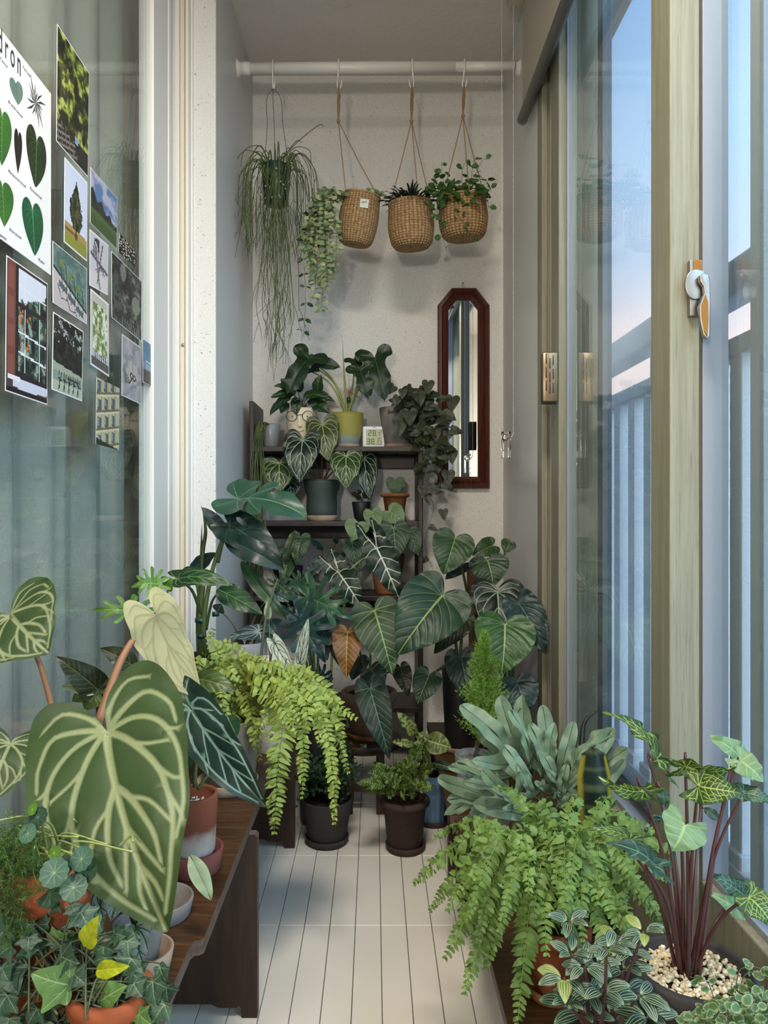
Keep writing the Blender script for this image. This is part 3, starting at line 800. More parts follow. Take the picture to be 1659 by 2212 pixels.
ring = [(.73+.095*math.cos(a), .74+.095*math.sin(a)) for a in np.linspace(0, 2*PI, 33)]
m.add(*tube([(hp(*r)[0], yh-.0009, hp(*r)[1]) for r in ring], .0005, 4, raw=True))
m.add(*rect(.685, .70, .70, .72, .0012)); m.add(*rect(.76, .775, .70, .72, .0012)); m.add(*tube([(hp(u, v)[0], yh-.0009, hp(u, v)[1]) for u, v in ((.69, .775), (.73, .795), (.77, .775))], .0005, 4))
m.build('segments', M_LCD, hg, smooth=False)
def text(T, name, s, m, size, loc, xdir, up, align='CENTER', spacing=1.0, shear=0, xs=1.0):
    cu = bpy.data.curves.new(name, 'FONT'); cu.body = s; cu.size = size; cu.align_x = align; cu.space_character = spacing; cu.shear = shear; cu.extrude = .0001
    o = bpy.data.objects.new(name, cu); C.objects.link(o); cu.materials.append(m)
    X = Vector(nrm(xdir)); U = Vector(nrm(up)); N = X.cross(U)
    M = Matrix((X*xs, U, N)).transposed().to_4x4(); o.parent = T
    bpy.context.view_layer.update(); me = bpy.data.meshes.new_from_object(o); bpy.data.objects.remove(o)
    o = bpy.data.objects.new(name, me); C.objects.link(o); o.parent = T
    M.translation = Vector(loc)-Vector(list(T['_b'])); o.matrix_basis = M; return o
a = hp(.5, .09); text(hg, 'lettering', 'CAS', M_RUBBER, .0062, (a[0], yh-.0004, a[1]), (1, 0, 0), (0, 0, 1), spacing=1.25)
# ------------------------------------------------------------------ pictures stuck on the door glass
XP = -.5078
def G(px, py):
    Y = XP*F/(px-CX); return np.array([XP, Y, H-(py-CY)*Y/F])
def fbm(nx, ny, s, seed, oct=3):
    q = np.random.default_rng(seed); out = np.zeros((ny, nx)); amp = 1; tot = 0
    for o in range(oct):
        gy, gx = max(2, int(s*2**o*ny/nx)), max(2, int(s*2**o)); g = q.random((gy+1, gx+1))
        y = np.linspace(0, gy-1e-6, ny); x = np.linspace(0, gx-1e-6, nx); iy, ix = y.astype(int), x.astype(int); fy, fx = (y-iy)[:, None], (x-ix)[None]
        fy = fy*fy*(3-2*fy); fx = fx*fx*(3-2*fx)
        out += amp*((g[iy][:, ix]*(1-fx)+g[iy][:, ix+1]*fx)*(1-fy)+(g[iy+1][:, ix]*(1-fx)+g[iy+1][:, ix+1]*fx)*fy); tot += amp; amp *= .6
    return out/tot
class Pic:
    def __init__(s, nx, ny, bg):
        s.nx, s.ny = nx, ny; s.v, s.u = np.meshgrid((np.arange(ny)+.5)/ny, (np.arange(nx)+.5)/nx, indexing='ij'); s.c = np.empty((ny, nx, 3)); s.c[:] = lin(bg)[:3]
    def fill(s, mask, col, a=1.0):
        k = np.clip(np.asarray(mask, float), 0, 1)[..., None]*a; s.c = s.c*(1-k)+np.array(lin(col)[:3])*k; return s
    def foliage(s, mask, cols, sc, seed):
        n = fbm(s.nx, s.ny, sc, seed, 3); n = (n-n.min())/(np.ptp(n)); n = np.clip((n-.5)*1.5+.5, 0, .999); ed = np.linspace(0, 1, len(cols)+1)
        for c, a, b in zip(cols, ed[:-1], ed[1:]): s.fill(mask & (n >= a) & (n < b), c)
        return s
    def line(s, p, q, w, col):
        d, _ = segdist(np.stack([s.u.ravel(), s.v.ravel()*s.ny/s.nx], -1), np.array([[p[0], p[1]*s.ny/s.nx], [q[0], q[1]*s.ny/s.nx]])); return s.fill((d < w).reshape(s.u.shape), col)
    def disc(s, u, v, r, col): return s.fill(np.hypot(s.u-u, (s.v-v)*s.ny/s.nx) < r, col)
def printmat():
    t = NT('photo_print'); b = t.bsdf(None, .45, .4); a = t.n('ShaderNodeAttribute', attribute_name='ink'); t.l(a.outputs['Color'], b.inputs['Base Color']); return t.m
M_PRINT = printmat(); M_PAPER = mat('white_paper', 'e8e6e2', .6)
def print_(name, corners, pic, label, border=.02, curl=.0):
    TL, TR, BR, BL = [G(*c) for c in corners]
    o = thing(name, label, 'photo', (TL+TR+BR+BL)/4)
    def at(u, v): return (TL*(1-u)+TR*u)*(1-v)+(BL*(1-u)+BR*u)*v+np.array([.0008+curl*max(0, v-.6)**2, 0, 0])
    ny, nx = pic.ny, pic.nx
    us = border+(1-2*border)*np.linspace(0, 1, nx+1); vs_ = border*.8+(1-1.6*border)*np.linspace(0, 1, ny+1)
    V = np.array([at(u, v) for v in vs_ for u in us]); i = np.arange(ny)[:, None]*(nx+1); j = np.arange(nx)[None]
    Fq = np.stack([i+j, i+nx+1+j, i+nx+2+j, i+j+1], -1).reshape(-1, 4)
    mk('image', V+np.array([.00025, 0, 0]), Fq, M_PRINT, o, {'ink': np.concatenate([pic.c.reshape(-1, 3), np.ones((nx*ny, 1))], 1)}, False)
    g = [at(u, v) for v in np.linspace(0, 1, 9) for u in (0, 1)]
    V = np.array(g+[p-np.array([.0004, 0, 0]) for p in g]); n = 18; fs = []
    for k in range(8): fs += [(2*k, 2*k+2, 2*k+3, 2*k+1), (n+2*k+1, n+2*k+3, n+2*k+2, n+2*k), (2*k, n+2*k, n+2*k+2, 2*k+2), (2*k+1, 2*k+3, n+2*k+3, n+2*k+1)]
    fs += [(0, 1, n+1, n), (16, n+16, n+17, 17)]
    mk('paper', V, np.array(fs), M_PAPER, o, smooth=False); return o
q = np.random.default_rng(8)
p = Pic(56, 90, '26281c')
p.foliage(p.v < .8, ['161911', '22261a', '39421f', '5d6a2c', '8a9440', 'b3b866'], 7, 1)
p.fill((p.u < .28) & (fbm(56, 90, 5, 3) > .45), '2a2620', .8); p.fill((np.abs(p.u-.62+.25*(p.v-.5)) < .08) & (p.v > .35), '1d1a15', .7)
p.fill(p.v > .80, '2b2924').fill((p.v > .80+.10*p.u) & (np.sin(p.v*120+p.u*20) > .2) & (p.u < .65), '8d8578', .75)
for k in range(6): p.line((.02+.12*k, .76+.02*k), (.04+.12*k, .97), .012, '6a6258')
p.fill((np.abs(p.u-.6) < .055) & (np.abs(p.v-.80) < .035), '7f9cc0').fill((np.abs(p.u-.6) < .03) & (np.abs(p.v-.75) < .018), '6f5a48').fill((np.abs(p.u-.62) < .05) & (np.abs(p.v-.88) < .045), '20242e')
print_('photo_print', [(122.5, 51), (191.7, 158), (189, 383), (120.5, 305)], p, 'tall photo of sunlit green trees above a wooden railing, stuck highest on the door glass', .012)
p = Pic(44, 64, 'c9d2e6')
p.fill(p.v > .1, 'cdd4e4', .5).fill(p.v > .73+.03*p.u, 'a98a58').fill(p.v > .86-.02*p.u, '8a8a3c').fill((p.v > .80) & (p.v < .84+.02*p.u) & (p.u < .6), '4d4327', .7)
hw = np.clip((p.v-.13)*.85, .02, .26)*(1-np.clip((p.v-.62)*3, 0, .7)); n = fbm(44, 64, 9, 4)
p.foliage((np.abs(p.u-.5) < hw*(.65+.7*n)) & (p.v > .12) & (p.v < .75), ['16180f', '25291b', '363b27', '4c5138'], 9, 5); p.line((.5, .7), (.5, .86), .02, '201c14')
print_('photo_print', [(138.4, 339), (188, 395), (186.7, 565), (137, 523)], p, 'photo of a lone dark tree in a golden field under pale sky', .025)
p = Pic(48, 54, '5c7aa2'); n = fbm(48, 54, 4, 7)
p.fill((n > .45) & (p.v < .62), '8d97b4', .8).fill((n > .58) & (p.v < .6), 'b9b5c4', .8).fill(p.v > .60, '4f6238').fill(p.v > .8, '3c5230', .8)
p.foliage((p.v > .36+.28*p.u-.06*np.sin(20*p.u)) & (p.v < .68), ['1f2420', '2a312a', '363f34'], 9, 9)
print_('photo_print', [(194.8, 361), (252, 429), (251.5, 539), (194, 481)], p, 'photo of blue cloudy sky over a dark treeline and green meadow', .012)
p = Pic(32, 48, 'c4bdc4'); p.fill(p.v > .72, 'cfc6c4')
for k in range(9): p.line((.25+.03*k, .05), (.1+.05*k, .42), .012, '3f3d42')
for k in range(12): p.line((.62, .52), (.3+.06*k, .66+.05*math.sin(k)), .012, '55564a')
p.line((.3, .3), (.55, 1), .04, '7b7580').line((.0, .38), (1, .62), .05, '5d5862').line((.68, .1), (.4, .9), .035, '6a6a52')
print_('photo_print', [(193, 494.5), (233, 530), (232, 638), (192.4, 616)], p, 'photo of palm fronds and their shadows on a pale wall', .03)
p = Pic(32, 40, '15140f')
for k in range(70): p.disc(q.random(), q.random(), .035, 'e4dbcb'); 
for k in range(60): p.disc(q.random(), q.random(), .025, '1c1a14')
print_('photo_print', [(257, 503), (291, 541), (291, 579), (255.5, 545)], p, 'small photo of white blossoms on black', .0)
p = Pic(52, 56, 'bdb1ae'); p.foliage(p.v < .60-.0*p.u+.45*(p.u-.5), ['4e6660', '5d766e', '6c867c'], 8, 12)
p.fill((np.abs(p.v-.60-.45*(p.u-.5)) < .025), '2e2c2a')
for k in range(3):
    cx, cy = .28+.25*k, .52+.12*k
    p.line((cx-.1, cy-.34), (cx-.02, cy+.2), .010, '24322e').line((cx+.08, cy-.28), (cx+.10, cy+.2), .010, '24322e').line((cx-.1, cy-.34), (cx+.08, cy-.28), .010, '24322e')
    p.fill((np.abs(p.u-cx+.02) < .10) & (np.abs(p.v-cy-.12-.3*(p.u-cx)) < .05), '4c5f63'); p.line((cx-.16, cy+.12), (cx-.06, cy+.32), .012, '56525a').line((cx-.06, cy+.32), (cx+.12, cy+.30), .012, '56525a')
    p.fill((np.abs(p.u-cx+.05) < .05) & (np.abs(p.v-cy+.28) < .07), '6c7a48')
print_('photo_print', [(112.4, 520), (187, 581), (187, 701), (113, 653.6)], p, 'photo of three garden chairs beside green water', .015)
p = Pic(60, 84, '3a2c2b'); p.fill(p.u < .2, '6b4038')
for a, b in ((.05, .22), (.27, .44), (.49, .66), (.71, .86)): p.fill((p.u > .04) & (p.u < .16) & (p.v > a) & (p.v < b), '7d4c42')
win = (p.u > .26) & (p.u < .96) & (p.v > .02) & (p.v < .80+.06*p.u); p.fill(win, 'cfd3de'); p.foliage(win & (p.v > .30-.3*(p.u-.4)+.16*(fbm(60, 84, 7, 17)-.5)), ['12191a', '1f2b2a', '2f4038', '4b5f4c', '8b9a8c'], 11, 21)
for k in range(16): p.disc(.3+.25*q.random(), .2+.5*q.random(), .018, 'd2672f')
for u in (.42, .60, .79): p.fill(win & (np.abs(p.u-u) < .008), 'd8dade')
for v in (.14, .5, .66): p.fill(win & (np.abs(p.v-v-.05*p.u) < .008), 'd8dade')
p.fill((p.u > .2) & (np.abs(p.v-.30-.02*p.u) < .018), '2b2322').fill((p.u > .2) & (p.u < .26), '2a1e1d').fill((p.v > .80+.06*p.u) & (p.u > .2), '241f22').fill((p.v > .87+.02*p.u), '4a3a3a').fill((p.v > .88) & (p.v < .97-.05*np.abs(p.u-.5)) & (p.u > .15), 'c5c7d4').fill((np.abs(p.u-.18) < .14) & (np.abs(p.v-.885) < .02), 'd9d9dc').fill(p.v > .965, '1d1a1c')
print_('photo_print', [(12.8, 550.6), (102, 613), (101, 874.7), (10, 844)], p, 'large photo of a sash window with an orange-flowered shrub outside and a brown shutter', .012)
p = Pic(48, 60, '1b1d19'); p.foliage(p.v < .62, ['0f100e', '181a16', '23261f', '30352b'], 9, 31); n = fbm(48, 60, 12, 33); p.fill((p.v < .35) & (n > .62), 'a9afae', .8)
p.fill(p.v > .62+.06*p.u, '9aa08c').fill(p.v > .74, '7e9080').fill(p.v > .86, 'a7b09c')
for k in range(5): cx = .2+.16*k; p.line((cx, .72), (cx+.03, .98), .009, '202420').line((cx+.08, .74), (cx-.02, .98), .009, '202420').line((cx-.02, .83), (cx+.10, .84), .012, '202420')
p.fill((np.abs(p.u-.68) < .2) & (np.abs(p.v-.78) < .015), '3a4038')
print_('photo_print', [(113.8, 673), (179, 716), (176, 867), (110.7, 841)], p, 'photo of dark woods above a pale terrace with folding chairs', .02)
p = Pic(32, 60, 'b9b5a8'); p.foliage((p.u > .08) & (p.u < .92) & (p.v > .12) & (p.v < .80), ['5c6a3c', '7c8856', 'a3aa7c', 'cfd0b8', 'dfe0d4'], 8, 41)
p.fill((np.abs(p.u-.93) < .03) & (p.v < .84), 'd5d0c4').fill((p.v > .80) & (p.v < .86), 'b8b6ba').fill(p.v > .88, '55534f')
for k in range(6): p.line((.2+.12*k, .80), (.22+.12*k, .88), .02, '3a3a38')
print_('photo_print', [(194.8, 623), (234, 657), (234.6, 814), (194.8, 787)], p, 'narrow photo of bright green shrubs seen through a window frame', .03)
p = Pic(52, 56, '2a2c29'); p.foliage(p.v > -1, ['191b1a', '272a28', '3a3f39', '545b4e', '757d6c'], 10, 51); p.foliage((p.u < .3), ['1b1d1c', '2b2d2c', '4a4b49'], 8, 53)
p.fill(np.hypot(p.u-.8, p.v-.5) < .14, '8b9180', .7).fill(np.hypot((p.u-.35)*1.5, p.v-.15) < .14, '8b918c', .55)
for k in range(9): p.line((.35+.07*k, .86), (.33+.07*k, .99), .008, '8a8d86')
print_('photo_print', [(239.7, 542), (305.5, 608), (304, 738), (240, 686)], p, 'dark photo of a shady garden with a pale clearing, right of the palm photo', .012, .004)
p = Pic(36, 56, '9d989c'); n = fbm(36, 56, 5, 61); p.fill((np.sin(p.u*14+6*n) > .4), 'b4afb2', .7).fill(np.sin(p.v*11+p.u*6+5*n) > .75, '807b80', .7)
p.fill((p.u > .36) & (p.u < .74) & (p.v > .32+.1*p.u) & (p.v < .72), 'b5b1a6'); p.line((.52, .36), (.56, .72), .02, '98948a')
for cx, cy in ((.48, .60), (.62, .62)): p.fill(np.abs(np.hypot(p.u-cx, (p.v-cy)*56/36)-.07) < .022, '1c1b1c')
for k in range(8): p.line((.14, .78), (.06+.05*k, .5+.03*k), .02, '6e6c6a')
p.line((.35, .75), (.48, .66), .02, '262526')
print_('photo_print', [(262.6, 721), (304.5, 751.5), (304, 873.7), (262, 854)], p, 'grey photo of an open book and round glasses on rumpled sheets', .02)
p = Pic(30, 44, '5f7f9c'); n = fbm(30, 44, 4, 71); p.fill(p.v > .3, '7290aa', .5).fill((p.v > .52) & (n > .45), 'a9b0c2', .8).fill(p.v > .68-.02*p.u, '565650').fill((p.v > .68) & (p.u < .25), '44463f', .6)
for k in range(4): p.line((.2+.2*k, .90), (.2+.2*k, .97), .012, '2a2a28')
o = print_('photo_print', [(307, 730.5), (336, 751.5), (335, 840), (308, 826)], p, 'small blue sky photo with white lettering beside the door frame', .02)
a = G(321.5, 785); text(o, 'lettering', '#anonymouspapers', M_PAPER, .0068, (XP+.0016, a[1], a[2]-.002), (0, 1, 0), (0, 0, 1))
p = Pic(40, 60, 'b4ab8c'); w_ = p.u-.0; 
for k in range(4):
    for l_ in range(3):
        u0, v0 = .02+.29*l_+.02*k, .04+.27*k-.05*l_; p.fill((p.u > u0) & (p.u < u0+.15) & (p.v > v0) & (p.v < v0+.17), '4e5a58').fill((p.u > u0) & (p.u < u0+.06) & (p.v > v0+.02) & (p.v < v0+.13), '7c8f96')
for l_ in range(4): p.fill(np.abs(p.u-(.22+.29*l_)) < .015, '8d8468')
for k in range(5): p.fill(np.abs(p.v-(.245+.27*k-.16*p.u)) < .018, '6b6550').fill(np.abs(p.v-(.28+.27*k-.16*p.u)) < .012, 'd2caa8')
p.fill((p.v > .9+.1*p.u), '2a2c26')
print_('photo_print', [(207.6, 814), (257, 839), (256, 972.6), (206, 959)], p, 'photo of a cream building facade with rows of windows, lowest on the glass', .0)

# the poster of leaves
TL = np.array([XP, .766, 1.478]); BR = np.array([XP, 1.186, 1.185])
po = thing('leaf_poster', 'white poster of different green leaves with their names, on the glass door', 'poster', (XP, .976, 1.33))
V, Fc = box(XP+.0002, XP+.0007, .766, 1.186, 1.187, 1.472); mk('paper', V, Fc, M_PAPER, po, smooth=False)
def flat(name, a, t, w, m, dark=0, d=.0010):
    A, T = G(*a), G(*t); A[0] = T[0] = XP+d
    V, Tr, vein, tone, sk, nat, de = get(name); ey = T-A; L = np.linalg.norm(ey); ey /= L; ex = np.array([0, ey[2], -ey[1]]); W = w
    q3 = A+ey*(V[:, 1]*L)[:, None]+ex*(V[:, 0]*W/nat)[:, None]
    mk('printed_leaf', q3, Tr, m, po, dict(vein=vein, tone=tone))
def poster_leaves():
    g1 = leafmat('print_green', '3f7a2c', '79a854', rough=.6, trans=0); g2 = leafmat('print_dark', '2b4022', '7f8f45', rough=.6, trans=0); g3 = leafmat('print_silver', '7d9a8a', '2f4a40', rough=.6, trans=0)
    g4 = leafmat('print_brown', '2c2418', '4f4a2a', rough=.6, trans=0); g5 = leafmat('print_emerald', '23653a', '6fb58a', rough=.6, trans=0)
    flat('glor', (33, 182), (38, 226), .041, g3); flat('melano', (3, 252), (2, 358), .055, g1); flat('melano', (38, 296), (37, 375), .024, g4)
    flat('glor', (78, 306), (75, 404), .068, g2); flat('melano', (4, 404), (8, 490), .062, g1); flat('glor', (69, 455), (74, 552), .070, g5); flat('melano', (-48, 260), (-40, 360), .05, g2); flat('glor', (-60, 410), (-50, 500), .07, g1)
    c = G(76, 222); mm_ = MB()
    for k in range(15):
        a = math.radians(-165+23.5*k); Lp = .030+.010*math.sin(k*1.7); e_ = c+np.array([0, Lp*math.cos(a), Lp*math.sin(a)])
        s_ = np.array([0, -math.sin(a), math.cos(a)])*.0016; mid = (c+e_)/2+s_*1.2
        mm_.add(np.array([c, mid+s_, e_, mid-s_])+np.array([.001, 0, 0]), np.array([(0, 1, 2, 3)]))
    mm_.build('printed_leaf', mat('print_palm', '2d3326', .7), po, smooth=False)
    ink = mat('poster_ink', '2c343a', .6)
    def wr(s, px, py, size, sp=1.2, al='LEFT', sh=0, xs=1.0):
        a = G(px, py); text(po, 'lettering', s, ink, size, (XP+.0012, a[1], a[2]), (0, 1, 0), (0, 0, 1), al, sp, sh, xs)
    wr('Philodendron', 44, 166, .049, 1.45, 'RIGHT', 0, .52)
    for s, px, py in (('Tortum', 47, 146), ('Brandtianum', 16, 221), ('Melanochrysum', 16, 371), ('Pastazanum', 63, 408), ('Gloriosum', 18, 497), ('Mamei', 81, 562)): wr(s, px, py, .0062, 1.35, 'LEFT', .25)
    wr('RESERVED', 12, 520, .005, 1.3, 'RIGHT'); wr('Tenue', -2, 128, .0062, 1.35, 'LEFT', .25)
# ------------------------------------------------------------------ leaf templates
def auto_veins(poly, lat=(), bas=(), mid=(.012, .004), w=(.006, .002), curl=1.2, lang=1.05, shrink=.94, ls=1.0):
    v = [(np.array([(0, 0), (0, .97)]), mid[0], mid[1])]
    for s in (1, -1):
        for t in lat:
            m_ = march(poly, (0, t), lang*(1-.25*t), curl, shrink); m_[:, 0] *= s; v.append((m_, w[0], w[1], ls))
        for b in bas:
            m_ = march(poly, (0, 0), b, curl*.9 if b < 2.2 else curl*.3, shrink); m_[:, 0] *= s; v.append((m_, w[0]*1.2, w[1], ls))
    return v
def mir(lines, w0, w1, a=1):
    out = []
    for l_ in lines:
        p = spline(l_, 6); out.append((p, w0, w1, a)); out.append((p*np.array([-1, 1]), w0, w1, a))
    return out
crystal = half([(0, 0), (.03, -.10), (.10, -.2), (.2, -.265), (.31, -.24), (.385, -.12), (.41, .06), (.395, .26), (.33, .5), (.22, .72), (.1, .9), (.03, .98), (0, 1.0)])
CV = [(np.array([(0, 0), (0, .98)]), .014, .003)]
CV += mir([[(0, 0), (.12, .14), (.225, .36), (.215, .58), (.13, .78), (.03, .93)], [(0, .32), (.06, .42), (.11, .60), (.10, .74)]], .011, .002)
CV += mir([[(0, 0), (.17, .02), (.29, .13), (.335, .32), (.29, .52), (.2, .68)], [(0, 0), (.13, -.06), (.26, -.08), (.345, .03), (.36, .16)]], .009, .001)
CV += mir([[(0, 0), (.07, -.11), (.18, -.19), (.29, -.15)], [(0, .52), (.05, .66), (.09, .77)], [(0, .70), (.04, .80), (.045, .88)]], .006, .001)
CV += mir([[(.21, .32), (.27, .42), (.315, .45)], [(.225, .44), (.25, .58), (.25, .62)], [(.3, .17), (.35, .2)], [(.14, .16), (.2, .2), (.3, .24)], [(.05, .4), (.14, .47), (.2, .60)]], .003, .001)
tpl('crystal', crystal, CV, .045, .013)
tpl('crystal_small', crystal, [(a[0], a[1]*.55, a[2]*.8)+tuple(a[3:]) for a in CV], .06, .006)
warq = half([(0, 0), (.02, -.08), (.06, -.2), (.11, -.25), (.16, -.18), (.2, -.02), (.215, .15), (.2, .38), (.16, .6), (.1, .8), (.04, .95), (0, 1)])
tpl('warq', warq, [(np.array([(0, 0), (0, .98)]), .010, .003)]+mir([[(0, 0), (.08, .08), (.135, .28), (.13, .5), (.09, .72), (.03, .92)], [(0, 0), (.09, -.03), (.155, .05), (.185, .22)], [(0, 0), (.05, -.12), (.1, -.17)]], .007, .003)+mir([[(0, .2), (.06, .32), (.12, .46)], [(0, .42), (.05, .54), (.1, .66)], [(0, .6), (.035, .7), (.07, .8)], [(.11, .2), (.15, .3)], [(.13, .4), (.16, .5)], [(.08, .08), (.14, .14)]], .005, .002), .06, .006)
glor = half([(0, 0), (.04, -.1), (.14, -.2), (.28, -.22), (.42, -.12), (.49, .05), (.49, .25), (.42, .48), (.29, .7), (.14, .88), (.05, .97), (0, 1)])
tpl('glor', glor, auto_veins(glor, (.12, .27, .42, .57, .72), (1.15, 1.55, 2.0, 2.5), (.014, .004), (.003, .001), 1.3, ls=.42), .05, .004)
tpl('velvet', glor, auto_veins(glor, (.2, .4, .6), (1.0, 1.5, 2.1, 2.6), (.007, .002), (.002, .001), 1.5), .06, .007)
melano = half([(0, 0), (.03, -.1), (.1, -.17), (.2, -.16), (.28, -.05), (.31, .12), (.28, .36), (.2, .6), (.1, .82), (.03, .95), (0, 1)])
tpl('melano', melano, auto_veins(melano, (.1, .22, .34, .46, .58, .70, .80), (1.1, 1.7, 2.4), (.009, .003), (.0028, .001), 1.0, .95, ls=.7), .055, .004)
frydek = half([(0, 0), (.02, -.12), (.06, -.4), (.10, -.6), (.14, -.62), (.19, -.42), (.23, -.12), (.25, .12), (.235, .35), (.18, .6), (.1, .82), (.03, .95), (0, 1)])
tpl('frydek', frydek, [(np.array([(0, 0), (0, .98)]), .012, .005)]+mir([[(0, 0), (.06, -.22), (.12, -.54)], [(0, 0), (.1, .0), (.2, .08)], [(0, .2), (.09, .27), (.19, .38)], [(0, .42), (.07, .5), (.15, .6)], [(0, .62), (.05, .69), (.09, .77)], [(.06, -.22), (.13, -.2), (.17, -.16)], [(.05, -.2), (.05, -.3)]], .007, .002), .06, .004)
syng = half([(0, 0), (.04, -.12), (.13, -.34), (.22, -.48), (.26, -.38), (.29, -.12), (.32, .1), (.27, .38), (.17, .68), (.07, .9), (0, 1)])
sv = auto_veins(syng, (.12, .26, .4, .54, .68, .8), (1.3, 1.9, 2.5, 2.85), (.014, .004), (.006, .003), .9)
sv += mir([[(.08, .1), (.13, .22), (.11, .34)], [(.16, .12), (.2, .24), (.17, .38)], [(.09, -.1), (.18, -.16), (.21, -.3)], [(.13, -.02), (.22, -.06), (.24, -.2)], [(.08, .34), (.12, .44), (.09, .56)], [(.24, .1), (.23, .3), (.15, .56)], [(.06, .5), (.09, .6), (.06, .7)]], .004, .003)
tpl('syng', syng, sv, .06, .004)
tpl('syng_plain', syng, auto_veins(syng, (.2, .45), (1.4, 2.5), (.014, .005), (.003, .001), .9), .05, .01)
lance = half([(0, 0), (.05, .05), (.13, .2), (.17, .4), (.15, .62), (.09, .84), (.03, .96), (0, 1)])
tpl('lance', lance, [(np.array([(0, 0), (0, .97)]), .004, .001)], .06, .004)
tpl('lance_small', lance, [(np.array([(0, 0), (0, .97)]), .008, .002)], .14, .02)
ovate = half([(0, 0), (.1, .02), (.25, .12), (.33, .32), (.3, .55), (.18, .78), (.07, .93), (0, 1)])
tpl('ovate', ovate, auto_veins(ovate, (.2, .4, .6), (), (.010, .003), (.002, .001)), .07, .005)
tpl('ovate_small', half([(0, 0), (.2, .06), (.36, .35), (.3, .7), (.12, .94), (0, 1)], 4), [(np.array([(0, 0), (0, .9)]), .01, .004)], .2, .03)
heart_s = half([(0, 0), (.06, -.12), (.24, -.18), (.4, -.02), (.38, .25), (.22, .65), (.06, .93), (0, 1)], 4)
tpl('heart_small', heart_s, [(np.array([(0, 0), (0, .9)]), .012, .004)], .12, .03)
hoya = half([(0, 0), (.15, .08), (.38, .35), (.48, .65), (.44, .9), (.3, 1.0), (.12, .97), (0, .85)])
tpl('sweetheart', hoya, [], .08)
horse = half([(0, 0), (.05, -.10), (.14, -.22), (.27, -.27), (.40, -.19), (.42, -.04), (.35, .06), (.27, .09), (.21, .17), (.19, .3), (.235, .46), (.235, .6), (.18, .8), (.08, .95), (.02, 1.0), (0, 1.05)])
tpl('horse', horse, [(np.array([(0, 0), (0, .97)]), .008, .003, .8)]+mir([[(0, 0), (.12, -.05), (.3, -.1)], [(0, 0), (.08, -.12), (.2, -.2)]], .004, .002, .6), .07, .005)
mayoi = half([(0, -.03), (.03, -.15), (.08, -.34), (.15, -.46), (.20, -.42), (.19, -.28), (.15, -.10), (.20, -.08), (.34, -.24), (.42, -.25), (.43, -.17), (.33, -.02), (.19, .10), (.24, .13), (.42, .10), (.50, .16), (.47, .23), (.33, .25), (.17, .26), (.20, .33), (.36, .41), (.42, .50), (.38, .55), (.27, .49), (.14, .43), (.14, .52), (.24, .66), (.27, .76), (.22, .78), (.13, .70), (.09, .66), (.07, .8), (.03, .95), (0, 1)], 3)
tpl('mayoi', mayoi, [(np.array([(0, 0), (0, .95)]), .008, .003, .9)]+mir([[(0, .02), (.14, -.35)], [(0, .05), (.36, -.2)], [(0, .12), (.42, .16)], [(0, .25), (.34, .48)], [(0, .45), (.2, .7)]], .004, .001, .7), .06, .005)
monst = half([(0, 0), (.04, -.12), (.16, -.24), (.32, -.26), (.44, -.12), (.46, .06), (.40, .19), (.17, .20), (.155, .23), (.36, .28), (.42, .36), (.36, .48), (.16, .43), (.145, .455), (.29, .58), (.30, .68), (.2, .82), (.08, .95), (0, 1)], 5)
tpl('monst', monst, auto_veins(monst, (.15,), (1.3, 2.2), (.010, .004), (.002, .001)), .07, .005)
hole = np.array([(.12+.03*math.cos(a), .14+.07*math.sin(a)) for a in np.linspace(0, 2*PI, 14, endpoint=False)])
tpl('monst_hole', glor*np.array([.8, 1]), auto_veins(glor*np.array([.8, 1]), (.2, .5), (1.3, 2.2), (.008, .003), (.002, .001)), .07, .005, holes=[np.array([(-.17-.05*math.cos(a)+.03*math.sin(a), .12+.13*math.sin(a)) for a in np.linspace(0, 2*PI, 18, endpoint=False)])])
ivy = half([(0, 0), (.05, -.09), (.16, -.17), (.29, -.17), (.33, -.10), (.33, .02), (.37, .11), (.46, .21), (.53, .33), (.49, .38), (.40, .41), (.30, .48), (.25, .59), (.15, .78), (.05, .94), (0, 1)], 4)
tpl('ivy', ivy, [(np.array([(0, 0), (0, .93)]), .012, .004)]+mir([[(0, 0), (.22, .16), (.44, .32)], [(0, 0), (.14, -.05), (.26, -.12)]], .009, .003)+mir([[(0, .3), (.1, .46)], [(0, .5), (.07, .65)], [(.15, .11), (.2, .25)], [(.15, .11), (.27, .12)]], .003, .001, .7), .07, .006)
disc = np.array([((1+.035*math.sin(11*a))*math.cos(a)*.98, (1+.035*math.sin(11*a))*math.sin(a)) for a in np.linspace(0, 2*PI, 66, endpoint=False)])
tpl('disc', disc, [(np.array([(0, 0), (.001, .02)]), .06, .06)]+[(np.array([(0, 0), (.75*math.cos(a), .75*math.sin(a))]), .012, .001, .35) for a in np.linspace(.2, 6.48, 10)], .14, .05)
strap = half([(0, 0), (.03, .04), (.075, .16), (.10, .35), (.118, .58), (.112, .8), (.07, .95), (0, 1)])
tpl('strap', strap, [(np.array([(0, 0), (0, .95)]), .004, .002)], .07, .004)
tri = half([(0, 0), (.03, .02), (.07, .07), (.16, .11), (.30, .23), (.40, .40), (.40, .48), (.34, .48), (.22, .37), (.115, .31), (.105, .40), (.118, .6), (.11, .82), (.06, .96), (0, 1)])
tpl('trident', tri, [(np.array([(0, 0), (0, .95)]), .004, .002)]+mir([[(0, .04), (.2, .2), (.36, .44)]], .003, .001), .07, .004)
ell = half([(0, 0), (.12, .08), (.24, .3), (.26, .5), (.2, .74), (.08, .93), (0, 1)], 5)
tpl('striped', ell, [(np.array([(0, .03), (0, .95)]), .014, .008)]+mir([[(0, .03), (.09, .25), (.10, .55), (.03, .93)], [(0, .02), (.15, .22), (.185, .5), (.11, .82), (.03, .94)]], .009, .005), .08, .006)
